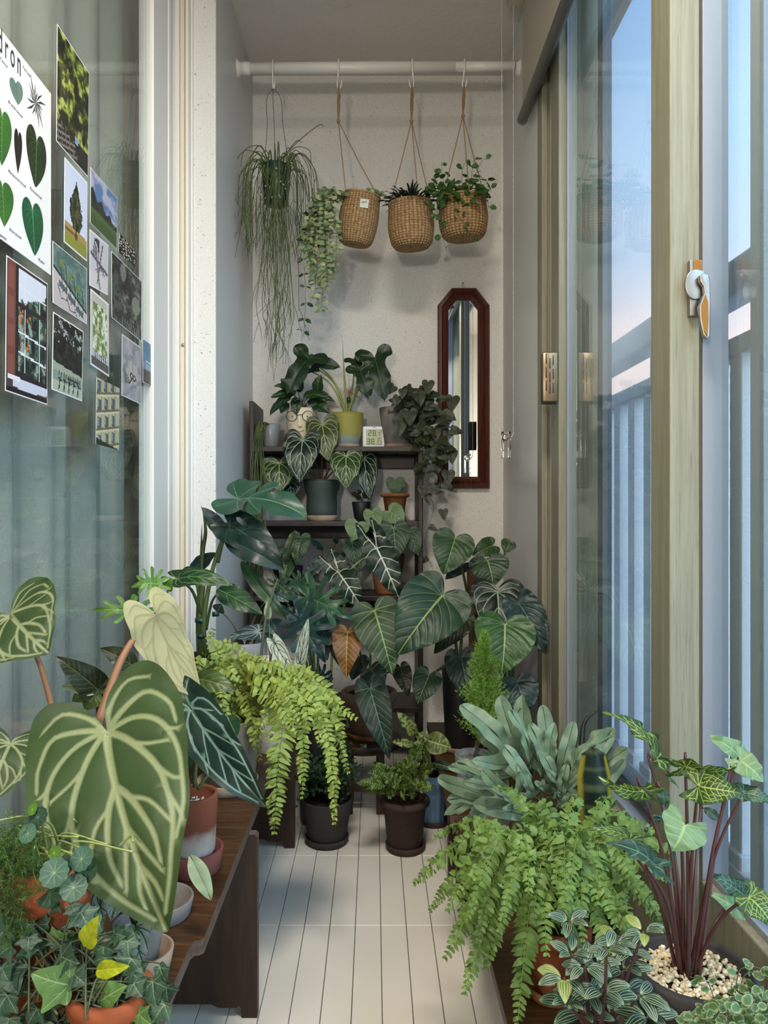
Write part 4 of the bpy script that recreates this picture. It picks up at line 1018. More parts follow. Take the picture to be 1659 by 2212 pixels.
wm = half([(0, 0), (.06, -.12), (.22, -.2), (.4, -.1), (.46, .14), (.40, .42), (.25, .72), (.08, .94), (0, 1)])
tpl('melon', wm, auto_veins(wm, (), (.42, .85, 1.35, 1.9, 2.5), (.022, .016), (.018, .012), 1.5, shrink=.97), .07, .008)
tpl('fan', np.array([(0, 0), (.3, .45), (.5, .8), (.38, .93), (.2, 1.0), (0, .95), (-.2, 1), (-.38, .93), (-.5, .8), (-.3, .45)]), [], .4)
tpl('zebra', lance, [(np.array([(0, 0), (0, .97)]), .006, .004)]+mir([[(0, .05+.085*k), (.08, .09+.085*k), (.15, .15+.085*k)] for k in range(9)], .006, .004), .07, .004)
def blotch(V, de):
    q = np.random.default_rng(4); t = np.zeros(len(V))
    for k in range(60):
        c = np.array([q.uniform(-.16, .16), q.uniform(.05, .95)]); t = np.maximum(t, np.clip(1.6-np.hypot(*(V-c).T)/.03, 0, 1))
    return t
tpl('spotted', lance*np.array([1.25, 1]), [(np.array([(0, 0), (0, .97)]), .008, .003)], .035, .01, tone=blotch)

# ------------------------------------------------------------------ leaf surfaces
mat('petiole', '4d5f34', .5); mat('petiole_red', '5d3a2e', .5); mat('petiole_maroon', '4a2a28', .45); mat('petiole_pale', '8c9a5a', .5); mat('petiole_brown', '8a6244', .55); mat('vine_stem', '4b5236', .6)
mat('garden_tie', '0f3f35', .35)
L_HERO = leafmat('leaf_hero', '40582c', 'a3ad7e', rough=.5, var=.16, kv=.66)
L_CRY = leafmat('leaf_crystal', '25402a', 'b3c9a0', rough=.4, var=.2)
L_CRYD = leafmat('leaf_crystal_dark', '122418', 'a9c2a4', rough=.38, var=.2)
L_CRYG = leafmat('leaf_crystal_green', '2f4f1c', 'c2cf96', rough=.4, var=.2)
L_CRYO = leafmat('leaf_crystal_olive', '4a5426', 'bcc78e', rough=.42, var=.2)
L_WAR = leafmat('leaf_king', '213c30', '8fab98', rough=.42, var=.2)
L_GLO = leafmat('leaf_heart_mid', '37572f', '86a45e', rough=.42, var=.22)
L_GLOB = leafmat('leaf_heart_bright', '3f6a30', 'b6c88e', rough=.38, var=.2)
L_GLOD = leafmat('leaf_heart_deep', '2c4a31', 'a3b970', rough=.42, var=.22)
L_GLOT = leafmat('leaf_heart_teal', '2a4644', '5f8577', rough=.4, var=.2)
L_GLOK = leafmat('leaf_heart_dark', '21362a', '5b7a5c', rough=.45, var=.2)
L_VEL = leafmat('leaf_velvet', '3c5640', '9db58e', rough=.55, var=.2)
L_VELL = leafmat('leaf_velvet_light', '7d9a68', 'b9cc9a', rough=.55, var=.15)
L_MEL = leafmat('leaf_melano', '2e4a24', '9dbb6a', rough=.5, var=.22)
L_MELC = leafmat('leaf_copper', '8a5a1e', 'd9b45c', rough=.45, var=.2)
L_MELD = leafmat('leaf_melano_dark', '26402f', '6f937a', rough=.5, var=.2)
L_FRY = leafmat('leaf_frydek', '16301d', 'e3ead0', rough=.45, var=.2)
L_MON = leafmat('leaf_monstera', '35604a', '6e9a6c', rough=.35, var=.14)
L_MOND = leafmat('leaf_monstera_dark', '223c34', '44685a', rough=.36, var=.2)
L_MONG = leafmat('leaf_green_mid', '2f5131', '6d9250', rough=.4, var=.2)
L_MONB = leafmat('leaf_green_bright', '5d8a2c', '9fbf58', rough=.4, var=.2)
L_OLV = leafmat('leaf_olive', '465a22', '83904a', rough=.38, var=.18)
L_OLVD = leafmat('leaf_olive_dark', '2f3a1c', '707a44', rough=.4, var=.2)
L_PALE = leafmat('leaf_pale_back', 'b3af80', 'a1986a', rough=.6, var=.08, trans=.1, k=.72)
L_HOR = leafmat('leaf_horsehead', '1f3a1f', '4f7038', rough=.4, var=.22)
L_FACE = leafmat('leaf_dark_green', '214220', '4f7a38', rough=.4, var=.25)
L_MIC = leafmat('leaf_micans', '39422a', '4a5236', rough=.5, var=.35)
L_HOY = leafmat('leaf_hoya', '3f5e30', '3f5e30', rough=.5, var=.15)
L_MAY = leafmat('leaf_mayoi', '2c5a3a', '5d8a5c', rough=.38, var=.18)
L_MAYD = leafmat('leaf_mayoi_dark', '1f4440', '3f6a5c', rough=.36, var=.18)
L_CAL = leafmat('leaf_white', 'd3dcc4', '2c3f2a', rough=.5, var=.06)
L_SAT = leafmat('leaf_satin', '39504a', 'a9b8aa', rough=.45, var=.3)
L_PAT = leafmat('leaf_pale_white', 'b9c99c', '5f7a48', rough=.5, var=.2)
L_LIME = leafmat('leaf_lime_fern', 'a3b452', '86963e', rough=.5, var=.2, trans=.2, k=.72)
L_BOS = leafmat('leaf_boston', '759648', '8aa04a', rough=.5, var=.3, trans=.18, k=.74)
L_MAID = leafmat('leaf_maidenhair', '2c4d24', '3a5a2c', rough=.55, var=.3)
L_ZEB = leafmat('leaf_zebra', '3a5a1e', '93a846', rough=.45, var=.2)
L_SPOT = leafmat('leaf_spotted', '27491f', '93aa50', base2='b3bd6c', rough=.42, var=.2)
L_SPOTY = leafmat('leaf_spotted_yellow', '9aa35a', 'c3c886', base2='3f5a24', rough=.42, var=.2)
L_CYP = leafmat('leaf_cypress', '7aa042', '7aa042', rough=.6, var=.3, k=1.0)
L_BLUE = leafmat('leaf_bluestar', '7f9a7c', '3f5a44', rough=.45, var=.16, k=.66)
L_SYN = leafmat('leaf_syngonium', '3a5c22', 'b9cb62', rough=.42, var=.2, trans=.22)
L_SYNL = leafmat('leaf_syngonium_light', '8fb07c', 'b5cf86', rough=.45, var=.14, trans=.22)
L_SYND = leafmat('leaf_syngonium_dark', '2f4f38', '6f9470', rough=.42, var=.2)
L_STR = leafmat('leaf_striped', '2c4630', 'a9bd98', rough=.45, var=.2)
L_STRY = leafmat('leaf_striped_young', '87984a', 'c6cf8c', rough=.45, var=.2)
L_FIC = leafmat('leaf_creeping_fig', '557a3f', '4a6f48', base2='a3b080', rough=.45, var=.25)
L_IVY = leafmat('leaf_ivy', '3d5c45', '869f7c', rough=.45, var=.2)
L_IVYL = leafmat('leaf_ivy_light', '6b9450', 'a3bd80', rough=.45, var=.18)
L_IVYY = leafmat('leaf_ivy_young', 'b3bd1e', 'c6cb4a', rough=.45, var=.12)
L_PEN = leafmat('leaf_pennywort', '4f7460', '9db08a', rough=.42, var=.2)
L_PEND = leafmat('leaf_pennywort_dark', '2c4a34', '60806a', rough=.42, var=.2)
L_ASP = leafmat('leaf_asparagus', '4f7530', '4f7530', rough=.6, var=.3)
L_MELN = leafmat('leaf_watermelon', 'c3cdbc', '4a6a44', rough=.42, var=.15)
L_DIS = leafmat('leaf_dischidia', '93a878', '93a878', base2='c9cf8e', rough=.5, var=.25)
L_ROUND = leafmat('leaf_round_vine', '47702e', '5f8a42', rough=.42, var=.25)
L_SPIKE = leafmat('leaf_dark_spike', '26382a', '34483a', rough=.5, var=.3)
L_RHIP = leafmat('stem_rhipsalis', '5a6a38', '5a6a38', rough=.6, var=.35, trans=0, k=.8)

# ------------------------------------------------------------------ foliage helpers
def add_leaf(m, tp, A, T, W, n=(0, -1, .35), mi=0, tone=None, **kw):
    SEED[0] += 1
    V, Fc, vein, tn, nn = leafgeo(tp, A, T, W, n, seed=SEED[0], **kw)
    m.add(V, Fc, mi, vein=vein, tone=tn if tone is None else tone)
def resample(p, n):
    d = np.concatenate([[0], np.cumsum(np.linalg.norm(np.diff(p, axis=0), axis=1))]); t = np.linspace(0, d[-1], n)
    return np.stack([np.interp(t, d, p[:, k]) for k in range(3)], 1)
def frond(T, pts, n, ll, wd, m, up=(0, -.55, .85), ruffle=.25, droop=.25, tipw=.25, sweep=.28, basew=.5, r=.0008, part='frond', seed=0, start=.08):
    """a pinnate frond along world points: n leaflet pairs of length ll"""
    q = np.random.default_rng(seed+int(abs(pts[-1][0])*1e5) % 9999); p = resample(spline(pts, 10), n+1)
    d = np.gradient(p, axis=0); d /= np.linalg.norm(d, axis=1, keepdims=True)
    u = np.asarray(up, float); s = np.cross(d, u); s /= np.maximum(np.linalg.norm(s, axis=1, keepdims=True), 1e-6); nn = np.cross(s, d)
    t = np.linspace(0, 1, n+1); prof = np.interp(t, [0, .12, .35, .6, .85, 1], [basew*.7, basew+.2, 1, .92, .62, tipw])
    mb = MB()
    keep = t > start
    for sg in (1, -1):
        P0 = p[keep]; k = len(P0); L = (ll*prof[keep]*q.uniform(.85, 1.1, k))[:, None]; W = (wd*np.sqrt(prof[keep]))[:, None]
        sw = sweep+q.normal(0, .12, k)[:, None]; up_ = q.normal(-droop*.3, .22, k)[:, None]
        e = s[keep]*sg*np.cos(sw)+d[keep]*np.sin(sw)+nn[keep]*up_; e /= np.linalg.norm(e, axis=1, keepdims=True)
        f = d[keep]-e*(d[keep]*e).sum(1, keepdims=True); f /= np.linalg.norm(f, axis=1, keepdims=True)
        nz = np.cross(e, f)*sg; tw = q.normal(0, .35, k)[:, None]; f = f*np.cos(tw)+nz*np.sin(tw); rf = ruffle*W
        sag = -np.array([0, 0, 1])*droop*L
        A = P0
        b1 = P0+e*L*.12+f*W*.55+nz*rf*q.normal(.2, .5, (k, 1)); b2 = P0+e*L*.10-f*W*.45
        c1 = P0+e*L*.45+f*W*.55+sag*.2+nz*rf*q.normal(.2, 1, (k, 1)); c2 = P0+e*L*.42-f*W*.5+sag*.2+nz*rf*q.normal(0, 1, (k, 1))
        g1 = P0+e*L*.8+f*W*.42+sag*.6+nz*rf*q.normal(.2, 1, (k, 1)); g2 = P0+e*L*.76-f*W*.34+sag*.6+nz*rf*q.normal(0, 1, (k, 1))
        tp_ = P0+e*L*1.0+f*W*.1+sag
        V = np.stack([A, b1, b2, c1, c2, g1, g2, tp_], 1).reshape(-1, 3); o = np.arange(k)[:, None]*8
        mb.add(V, [o+np.array([[0, 2, 1]]), o+np.array([[7, 5, 6]])]); n0 = mb.n-len(V)
        mb.F.append((o+np.array([[1, 2, 4, 3]]))+n0); mb.F.append((o+np.array([[3, 4, 6, 5]]))+n0); mb.mi += [0]*(2*k)
        mb.at = {'vein': [np.zeros(mb.n)]}
    mb.at = {'vein': [np.zeros(mb.n)]}
    V, Fc = tube(p, [r*1.6, r*.5], 5, raw=True); mb.add(V, Fc, 0, vein=1.0)
    return mb.build(part, m, T)
def vine(T, pts, m, tp, n, size, Y=None, n0=(0, -1, .3), mi=0, part='trailing_vine', r=.0009, pair=False, q=None, spread=.9, stemmat=None, tonef=None, start=0.0, asp=.8, zs=-.35):
    """a thin stem with small leaves set along it"""
    q = q or RNG; p = resample(spline(pts, 10), 60); mb = MB()
    mats = (m if isinstance(m, list) else [m])+[stemmat or MATS['vine_stem']]
    V, Fc = tube(p, [r, r*.6], 5, raw=True); mb.add(V, Fc, len(mats)-1, vein=0, tone=0)
    for k in range(n):
        i = int(np.clip(start*60+(k+.5)/n*(60-start*60), 0, 59)); c = p[i]
        for sg in ((1, -1) if pair else ((1,) if k % 2 else (-1,))):
            a = q.uniform(-.5, .5); e = nrm([sg*math.cos(a)*spread, q.normal(-.25, .5), math.sin(a)+zs]); L = size*q.uniform(.75, 1.2)
            j = c+e*L*.22
            V, Fc = tube([c, j], r*.6, 4, raw=True); mb.add(V, Fc, len(mats)-1, vein=0, tone=0)
            add_leaf(mb, tp, j, j+e*L, L*asp, nrm(np.array(n0)+q.normal(0, .35, 3)), int(q.integers(len(mats)-1)), tone=None if tonef is None else tonef(q), rip=.03, cup=.2)
    return mb.build(part, mats, T)
poster_leaves()
# ================================================================== the hanging plants
def tilted(V, c, ax, ay):
    R = np.array(Matrix.Rotation(ax, 3, 'X') @ Matrix.Rotation(ay, 3, 'Y')); return (V@R.T)+c
def weave():
    t = NT('seagrass_weave'); b = t.bsdf(None, .8, .2); a = t.n('ShaderNodeAttribute', attribute_name='vein')
    nz = t.noise(150, 3); c = t.ramp(nz, [(.3, lin('8c6f4a')), (.5, lin('b09065')), (.7, lin('c9ab80'))])
    t.l(t.mix(a.outputs['Fac'], lin('6a4c30'), c), b.inputs['Base Color']); return t.m
M_WEAVE = weave(); M_JUTE = mat('jute_cord', '9a7750', .85, var=.2, vscale=300)
def basket(T, c, R, h, ax, ay):
    prof = [(0, 0), (R*.35, 0), (R*.68, .001), (R*.84, h*.06), (R*.93, h*.16), (R*1.0, h*.36), (R*1.02, h*.55), (R*.98, h*.8), (R*.93, h)]
    pr_ = spline([(a, b, 0) for a, b in prof], 14)[:, :2]; m_ = len(pr_); n = 176; a = np.linspace(0, 2*PI, n, endpoint=False)
    L = np.concatenate([[0], np.cumsum(np.hypot(*np.diff(pr_, axis=0).T))]); row = L/(R*.115); N = 34
    ph = a[None]*N/2+np.floor(row)[:, None]*PI/1.0*.5*2+.9*(row-np.floor(row))[:, None]
    b1 = np.abs(np.sin(ph)); b2 = np.abs(np.sin(PI*row))[:, None]; bump = b1*b2
    r = pr_[:, 0][:, None]+R*.045*bump*np.clip(pr_[:, 0]/(R*.3), 0, 1)[:, None]
    z = np.repeat(pr_[:, 1][:, None], n, 1)-np.where(pr_[:, 1] < h*.02, 1, 0)[:, None]*R*.03*bump
    V = np.stack([r*np.cos(a), r*np.sin(a), z], -1).reshape(-1, 3); i = np.arange(m_-1)[:, None]*n; j = np.arange(n)[None]; k = (j+1) % n
    Fq = np.stack([i+j, i+k, i+n+k, i+n+j], -1).reshape(-1, 4); vv = np.clip(bump*1.5, 0, 1).reshape(-1)
    Vi = np.stack([R*.86*np.cos(a), R*.86*np.sin(a), np.full(n, h*.86)], -1); Vr = V[-n:]
    mk('basket', tilted(V, c, ax, ay), Fq, M_WEAVE, T, dict(vein=vv))
    rim = [(R*.95*math.cos(b), R*.95*math.sin(b), h) for b in np.linspace(0, 2*PI, 49)]
    Vt, Ft = tube(rim, R*.055, 8, raw=True); mk('rim_braid', tilted(Vt, c, ax, ay), Ft, M_WEAVE, T, dict(vein=np.full(len(Vt), .8)))
    d, Fd = lathe([(0, h*.88), (R*.92, h*.88)], n=32); mk('soil', tilted(d, c, ax, ay), Fd, M_SOIL, T)
def cords(T, hookp, knot, rim):
    m = MB()
    for dx in (-.0035, .0, .0035):
        m.add(*tube([hookp+np.array([0, 0, .004]), (hookp+knot)/2+np.array([dx, dx*.5, 0]), knot], .0017, 6))
    m.add(*tube([hookp+np.array([-.003, 0, -.03]), hookp+np.array([0, -.003, .004]), hookp+np.array([.004, 0, -.03])], .002, 6))
    m.build('doubled_cord', M_JUTE, T)
    for r in rim: mk('cord', *tube([knot, (knot+r)/2+np.array([0, 0, -.004]), r], .0014, 6), M_JUTE, T)
    mk('knot', *ball(knot, .006, (1, 1, 1.2)), M_JUTE, T)
YH = YR0
q = np.random.default_rng(21)
# -- mistletoe cactus in the dark green pot
t = thing('hanging_mistletoe_cactus', 'hanging dark green pot with long thin trailing cactus stems, leftmost on the rod', 'hanging plant', P(597, 442, YH), 'plants hanging from the rod')
pz0, pz1 = P(0, 442, YH)[2], P(0, 360, YH)[2]; px_ = S(597-CX, YH)
pot(t, px_, YH, pz0, pz1, S(32, YH), S(26, YH), M_DKG, 'taper')
for dx, dy in ((-.038, .0), (.040, .0), (.0, -.04)):
    hk = HOOK[0]; mk('hanger_wire', *tube([hk, hk+np.array([dx*.55, dy*.4, -.035]), (hk+np.array([px_+dx, YH+dy, pz1]))/2+np.array([dx*.12, 0, 0]), (px_+dx, YH+dy, pz1-.006)], .0009, 5), MATS['vine_stem'], t)
def rstem(m, pts, r=.0014, depth=0):
    p = spline(pts, 7); V, Fc = tube(p, [r, r*.75], 5, raw=True); m.add(V, Fc, 0, vein=0)
    if depth < 2:
        for k in range(q.integers(1, 3)):
            e = p[-1]; d = p[-1]-p[-3]; d = d/max(np.linalg.norm(d), 1e-6); L = q.uniform(.03, .07)
            d = nrm(d+q.normal(0, .35, 3)+np.array([0, 0, -.5])); rstem(m, [e, e+d*L*.5+q.normal(0, .003, 3), e+d*L+np.array([0, 0, -.012])], r*.8, depth+1)
crown = np.array([px_, YH, pz1])
m = MB()
for k in range(64):
    a = q.uniform(0, 2*PI); o = crown+np.array([.03*math.cos(a), .03*math.sin(a), -.006]); out = q.uniform(.03, .095); h_ = q.uniform(.01, .055); dz = q.uniform(.03, .16)
    e1 = np.array([math.cos(a), math.sin(a)*.8, 0]); rstem(m, [o, o+e1*out*.5+[0, 0, h_], o+e1*out+[0, 0, h_*.3-.02], o+e1*out*1.1+[0, 0, -dz]], .0013)
m.build('foliage', L_RHIP, t)
for px0, px1, y1, n_ in ((585, 575, 650, 6), (592, 598, 700, 7), (603, 612, 640, 6), (610, 632, 660, 4), (580, 588, 560, 5)):
    m = MB()
    for k in range(n_):
        a = P(px0+q.normal(0, 7), 430, YH-.035+q.normal(0, .01)); b = P(px1+q.normal(0, 12), y1+q.normal(0, 28), YH-.03+q.normal(0, .02)); top = P(px0+q.normal(0, 12), 362, YH-.04)
        rstem(m, [crown+q.normal(0, .01, 3), top, a, (a+b)/2+q.normal(0, .008, 3), b], .0012)
    m.build('trailing_stem', L_RHIP, t)
m = MB()
for pts in ([(605, 345), (650, 300), (690, 270), (698, 275)], [(608, 345), (640, 318), (668, 325), (672, 350)], [(585, 345), (530, 325), (503, 370), (500, 430)], [(580, 345), (560, 315), (528, 325), (520, 360)], [(612, 340), (640, 305), (652, 308)], [(500, 400), (486, 400), (495, 435)], [(620, 370), (655, 370), (662, 420), (667, 440)], [(550, 380), (520, 420), (505, 460)], [(545, 380), (530, 430), (522, 485)]):
    rstem(m, [P(x, y, YH-.02+.01*k) for k, (x, y) in enumerate(pts)], .0014, 2)
for k in range(26): m.add(*ball(crown+np.array([q.uniform(-.05, .06), -.04+q.normal(0, .01), q.uniform(-.12, .0)]), .0028, sub=1), 1)
m.build('arching_stem', [L_RHIP, mat('pale_berry', 'c9c8a4', .4)], t)

# -- three baskets
def hb(name, label, cpx, top, bot, wpx, ax, ay, hk, kn, rims):
    t = thing(name, label, 'hanging plant', P(cpx, bot, YH), 'plants hanging from the rod')
    R = S(wpx/2, YH)*.97; h = S(bot-top, YH)*.94; c = P(cpx, bot, YH)+np.array([0, 0, .004]); basket(t, c, R, h, ax, ay)
    R3 = np.array(Matrix.Rotation(ax, 3, 'X') @ Matrix.Rotation(ay, 3, 'Y'))
    pts = [R3@np.array([R*.95*math.cos(a), R*.95*math.sin(a), h])+c for a in rims]
    cords(t, HOOK[hk], P(kn[0], kn[1], YH), pts); t['soil'] = list(R3@np.array([0, 0, h*.9])+c); return t, c, R, h, R3
t, c, R, h, R3 = hb('hanging_basket', 'tilted woven hanging basket with pale variegated trailing vine and paper tag', 766, 422, 532, 84, .10, .16, 1, (731, 262), (math.radians(205), math.radians(155), math.radians(10)))
so = np.array(t['soil'])
tf = lambda q_: q_.choice([0, 0, .3, .9])
for k in range(15):
    x1 = 722-q.uniform(-12, 76); y1 = q.uniform(470, 690); y0 = 415+q.uniform(-8, 18); yy = YH-.06+q.normal(0, .02); xs = 725-q.uniform(0, 34)
    if y1 > 600: x1 = q.uniform(672, 712)
    pts = [so+np.array([-.03, q.normal(0, .02), .0]), P(xs, y0, yy), P((xs+x1)/2-6, 440, yy), P(x1, 500 if y1 > 520 else (440+y1)/2, yy), P(x1+q.normal(0, 5), y1, yy)]
    vine(t, pts, L_DIS, 'ovate_small', int(8+(y1-440)/11), .0185, pair=True, q=q, tonef=tf, start=.18, asp=.62)
vine(t, [so, P(690, 430, YH-.05), P(658, 520, YH-.06), P(660, 640, YH-.05), P(656, 728, YH-.05)], L_FACE, 'ovate_small', 9, .019, q=q, start=.3, asp=.6, pair=True)
for k in range(7):
    b = so+np.array([.02+q.normal(0, .015), q.normal(0, .02), 0]); vine(t, [b, b+np.array([q.uniform(-.02, .05), -.02, .02]), b+np.array([q.uniform(-.02, .07), -.03, .015])], L_DIS, 'ovate_small', 6, .014, pair=True, q=q, tonef=tf, asp=.6)
a = P(788, 430, YH-.075); tgm = MB(); tgm.add(*box(-.0125, .0125, -.0004, .0004, -.024, .0))
V = tilted(tgm.V[0], a, .25, .12)
tg = mk('plant_tag', V, tgm.F, mat('tag_paper', 'd9dccb', .7), t, smooth=False)
text(t, 'tag_writing', 'Plant', mat('tag_ink', '2f5a4a', .7), .0085, tuple(a+np.array([-.001, -.0012, -.011])), (1, 0, .25), (-.25, 0, 1), 'CENTER', 1, .2)
t, c, R, h, R3 = hb('hanging_basket', 'upright woven hanging basket with short dark spiky leaves', 890, 440, 539, 98, .05, -.05, 2, (889, 262), (math.radians(200), math.radians(290), math.radians(350)))
so = np.array(t['soil']); m = MB()
for k in range(130):
    a = q.uniform(0, 2*PI); el = q.uniform(.15, 1.2); e = nrm([math.cos(a), math.sin(a), math.tan(el)*.8]); b = so+np.array([math.cos(a)*R*.75*q.random(), math.sin(a)*R*.75*q.random(), .010]); L = q.uniform(.040, .072)
    add_leaf(m, 'lance_small', b, b+e*L+np.array([0, 0, -.02*math.cos(el)]), .0085, (0, -.4, 1), arch=.12, cup=.3)
m.build('foliage', L_SPIKE, t)
t, c, R, h, R3 = hb('hanging_basket', 'woven hanging basket overflowing with round green coin leaves, rightmost on the rod', 1002, 430, 519, 104, .05, -.04, 3, (1000, 250), (math.radians(200), math.radians(280), math.radians(350)))
so = np.array(t['soil'])
for pts in ([(960, 430), (940, 395), (935, 380)], [(960, 430), (925, 415), (912, 410)], [(975, 430), (958, 390), (953, 350)], [(1000, 425), (998, 375), (1008, 340)], [(1010, 425), (1020, 370), (1025, 338)], [(1005, 425), (1040, 350), (1052, 345)], [(1020, 425), (1050, 405), (1062, 408)], [(1030, 430), (1050, 430), (1056, 450)], [(960, 430), (945, 450), (950, 490), (965, 545)], [(975, 435), (985, 470), (1000, 480), (1030, 530)], [(965, 430), (950, 440), (935, 470)], [(985, 428), (1000, 445), (995, 470)], [(960, 425), (930, 440), (925, 455)]):
    vine(t, [so]+[P(x, y, YH-.05-.012*k) for k, (x, y) in enumerate(pts)], L_ROUND, 'ovate_small', 6, .019, q=q, asp=.85, zs=.1, start=.2)
m = MB()
for k in range(110):
    x, y = q.normal(990, 34), q.normal(420, 15); A = P(np.clip(x, 925, 1060), y, YH-.045+q.normal(0, .03)); e = nrm([q.normal(), -.6, q.normal(.1, .6)]); L = q.uniform(.018, .028)
    add_leaf(m, 'ovate_small', A, A+e*L, L*.85, nrm([q.normal(0, .4), -.8, .6]))
m.build('foliage', L_ROUND, t)

# ================================================================== shelf plants
YT = 2.45
Z1, Z2, Z3 = SZ[0], SZ[1], SZ[2]
# trailing cactus in a clear cup
t = thing('cup_of_mistletoe_cactus', 'small smoky clear cup with thin stems trailing down the shelf end', 'potted plant', (S(585-CX, YT), YT, Z1))
potpx(t, 585, YT, 917, Z1, 42, 32, mat('smoky_plastic', '7d7f80', .25), fill=mat('bark_chips', '6e6c6a', .9, var=.4, vscale=200))
m = MB()
for k in range(26):
    a = P(q.uniform(562, 590), 918, YT-.02); rstem(m, [a, P(q.uniform(552, 572), 925, YT-.06), P(q.uniform(540, 575), q.uniform(1000, 1100), 2.335), P(q.uniform(535, 580), q.uniform(1060, 1260), 2.325)], .0011, 1)
m.build('trailing_stem', L_RHIP, t)
# face pot
YF0 = 2.45
t = thing('face_pot_plant', 'cream face pot wearing round black glasses, with pointed dark green leaves', 'potted plant', (S(652-CX, YF0), YF0, Z1))
cx, rt = S(652-CX, YF0), S(33, YF0)
potpx(t, 652, YF0, 884, Z1, 66, 54, mat('cream_ceramic', 'd9cbae', .6, var=.05), 'egg')
yfr = YF0-rt-.002
def FP(px, py, d=0): return np.array([S(px-CX, yfr), yfr-d, H-(py-CY)*yfr/F])
m = MB()
for ex in (630, 665): m.add(*tube([FP(ex+11.5*math.cos(a), 899+11*math.sin(a), .002) for a in np.linspace(0, 2*PI, 33)], .0011, 6, raw=True))
m.add(*tube([FP(641, 897, .002), FP(653.5, 896, .003)], .0011, 6, raw=True)); m.add(*tube([FP(676, 898, .002), FP(683, 901, -.012), FP(688, 906, -.02)], .0011, 6))
m.build('glasses', M_BLACK, t)
for ex in (631, 664): mk('eye', *ball(FP(ex, 899, -.0035), .0022, (1, .8, 1)), M_BLACK, t)
V, Fc = prism([(644, 898), (648, 897), (653, 921), (644, 922)], lambda u, v: FP(u, v, -.004), (0, -.009, 0), .0015); mk('nose', V, Fc, MATS['cream_ceramic'], t)
mk('mouth', *tube([FP(639, 931, -.003), FP(648, 932, -.0015), FP(657, 929, -.003)], .0007, 5), M_BLACK, t)
for a, tp_, w, l_ in (((640, 850), (590, 835), 24, 0), ((636, 850), (584, 859), 22, 0), ((628, 858), (583, 899), 26, 0), ((640, 862), (640, 897), 24, 0), ((665, 852), (724, 868), 28, 0), ((676, 868), (714, 894), 30, 0), ((686, 849), (694, 809), 27, 1), ((625, 840), (606, 818), 24, 1), ((655, 855), (700, 858), 30, 0), ((640, 845), (655, 815), 34, 0), ((618, 868), (606, 893), 22, 0), ((650, 860), (628, 872), 26, 0), ((670, 862), (682, 880), 22, 0), ((630, 846), (612, 858), 26, 0)):
    leaf(t, 'ovate', a, tp_, w, YF0-.03+q.normal(0, .015), L_MONG if l_ else L_FACE, arch=.12, cup=.2, sr=.0013, roll=q.normal(0, .3), n=(0, -1, .6))
# yellow pot with horsehead philodendron
yg = NT('yellow_ombre_glaze'); b = yg.bsdf(None, .55, .35); tc = yg.n('ShaderNodeTexCoord'); sx = yg.n('ShaderNodeSeparateXYZ'); yg.l(tc.outputs['Generated'], sx.inputs[0])
yg.l(yg.ramp(sx.outputs['Z'], [(0, lin('8b9fae')), (.18, lin('93a39c')), (.36, lin('9b9650')), (1, lin('8f8840'))]), b.inputs['Base Color'])
zc = saucer(S(749-CX, YT), YT, Z1, S(29, YT), M_TERRAP, 'pale saucer under the yellow-green pot on the top shelf', .013)
t = thing('horsehead_philodendron', 'yellow-green pot fading to blue with large lobed dark leaves', 'potted plant', (S(749-CX, YT), YT, zc))
potpx(t, 749, YT, 893, zc, 71, 50, yg.m, 'egg')
for a, tp_, w, dy in (((667, 773), (622, 851), 80, 0), ((676, 787), (734, 793), 50, .02), ((809, 772), (830, 863), 82, 0), ((778, 800), (796, 860), 62, -.03), ((764, 776), (778, 806), 46, .03), ((655, 790), (690, 802), 40, .03)):
    leaf(t, 'horse', a, tp_, w, YT-.05+dy, L_HOR, arch=.14, cup=.1, rip=.03, sr=.0025, bow=.012, sm=MATS['petiole_pale'])
mk('new_shoot', *tube([np.array(t['soil']), P(746, 850, YT-.02), P(743, 800, YT-.03), P(741, 765, YT-.03), P(740, 735, YT-.03)], [.004, .0035, .003, .0015, .0004], 7), MATS['petiole_pale'], t)
mk('stake', *tube([np.array(t['soil']), P(754, 845, YT-.01)], .004, 7), MATS['petiole_brown'], t); mk('plant_tie', *tube([P(753, 868, YT-.015), P(753, 858, YT-.015)], .006, 8, raw=True), MATS['garden_tie'], t)
for pts in ([(756, 845), (775, 860), (786, 868)], [(742, 860), (735, 878), (712, 878)], [(756, 850), (770, 855), (781, 860)]): mk('air_root', *tube([P(x, y, YT-.01) for x, y in pts], .0008, 5), MATS['petiole_brown'], t)
# micans
zc = saucer(S(858-CX, YT), YT, Z1, S(30, YT), M_TERRAP, 'pale saucer under the grey pot beside the thermometer', .013)
t = thing('velvet_leaf_vine', 'grey pot of dark heart-leaved vine spilling over the shelf end to the mirror', 'potted plant', (S(858-CX, YT), YT, zc))
potpx(t, 857, YT, 882, zc, 76, 54, M_STONE, 'taper'); so = np.array(t['soil'])
for pts, n_ in (([(880, 850), (905, 840), (915, 870), (905, 940)], 9), ([(885, 850), (920, 850), (945, 880), (968, 905), (970, 960)], 9), ([(880, 860), (900, 880), (930, 930), (940, 1000), (958, 1050)], 10), ([(885, 855), (915, 870), (925, 940), (915, 1010)], 9), ([(880, 870), (890, 900), (905, 960), (922, 1045), (935, 1060)], 8), ([(890, 850), (935, 850), (945, 900), (955, 960), (972, 1000)], 9), ([(870, 865), (880, 900), (870, 930)], 4)):
    vine(t, [so]+[P(x, y, YT-.08-.012*k) for k, (x, y) in enumerate(pts)], L_MIC, 'heart_small', n_, .037, q=q, asp=.86, start=.15)
vine(t, [P(930, 1000, 2.36), P(925, 1060, 2.35), P(937, 1095, 2.35), P(925, 1140, 2.36), P(918, 1180, 2.38), P(935, 1230, 2.42)], L_MIC, 'heart_small', 3, .026, q=q, start=.1)
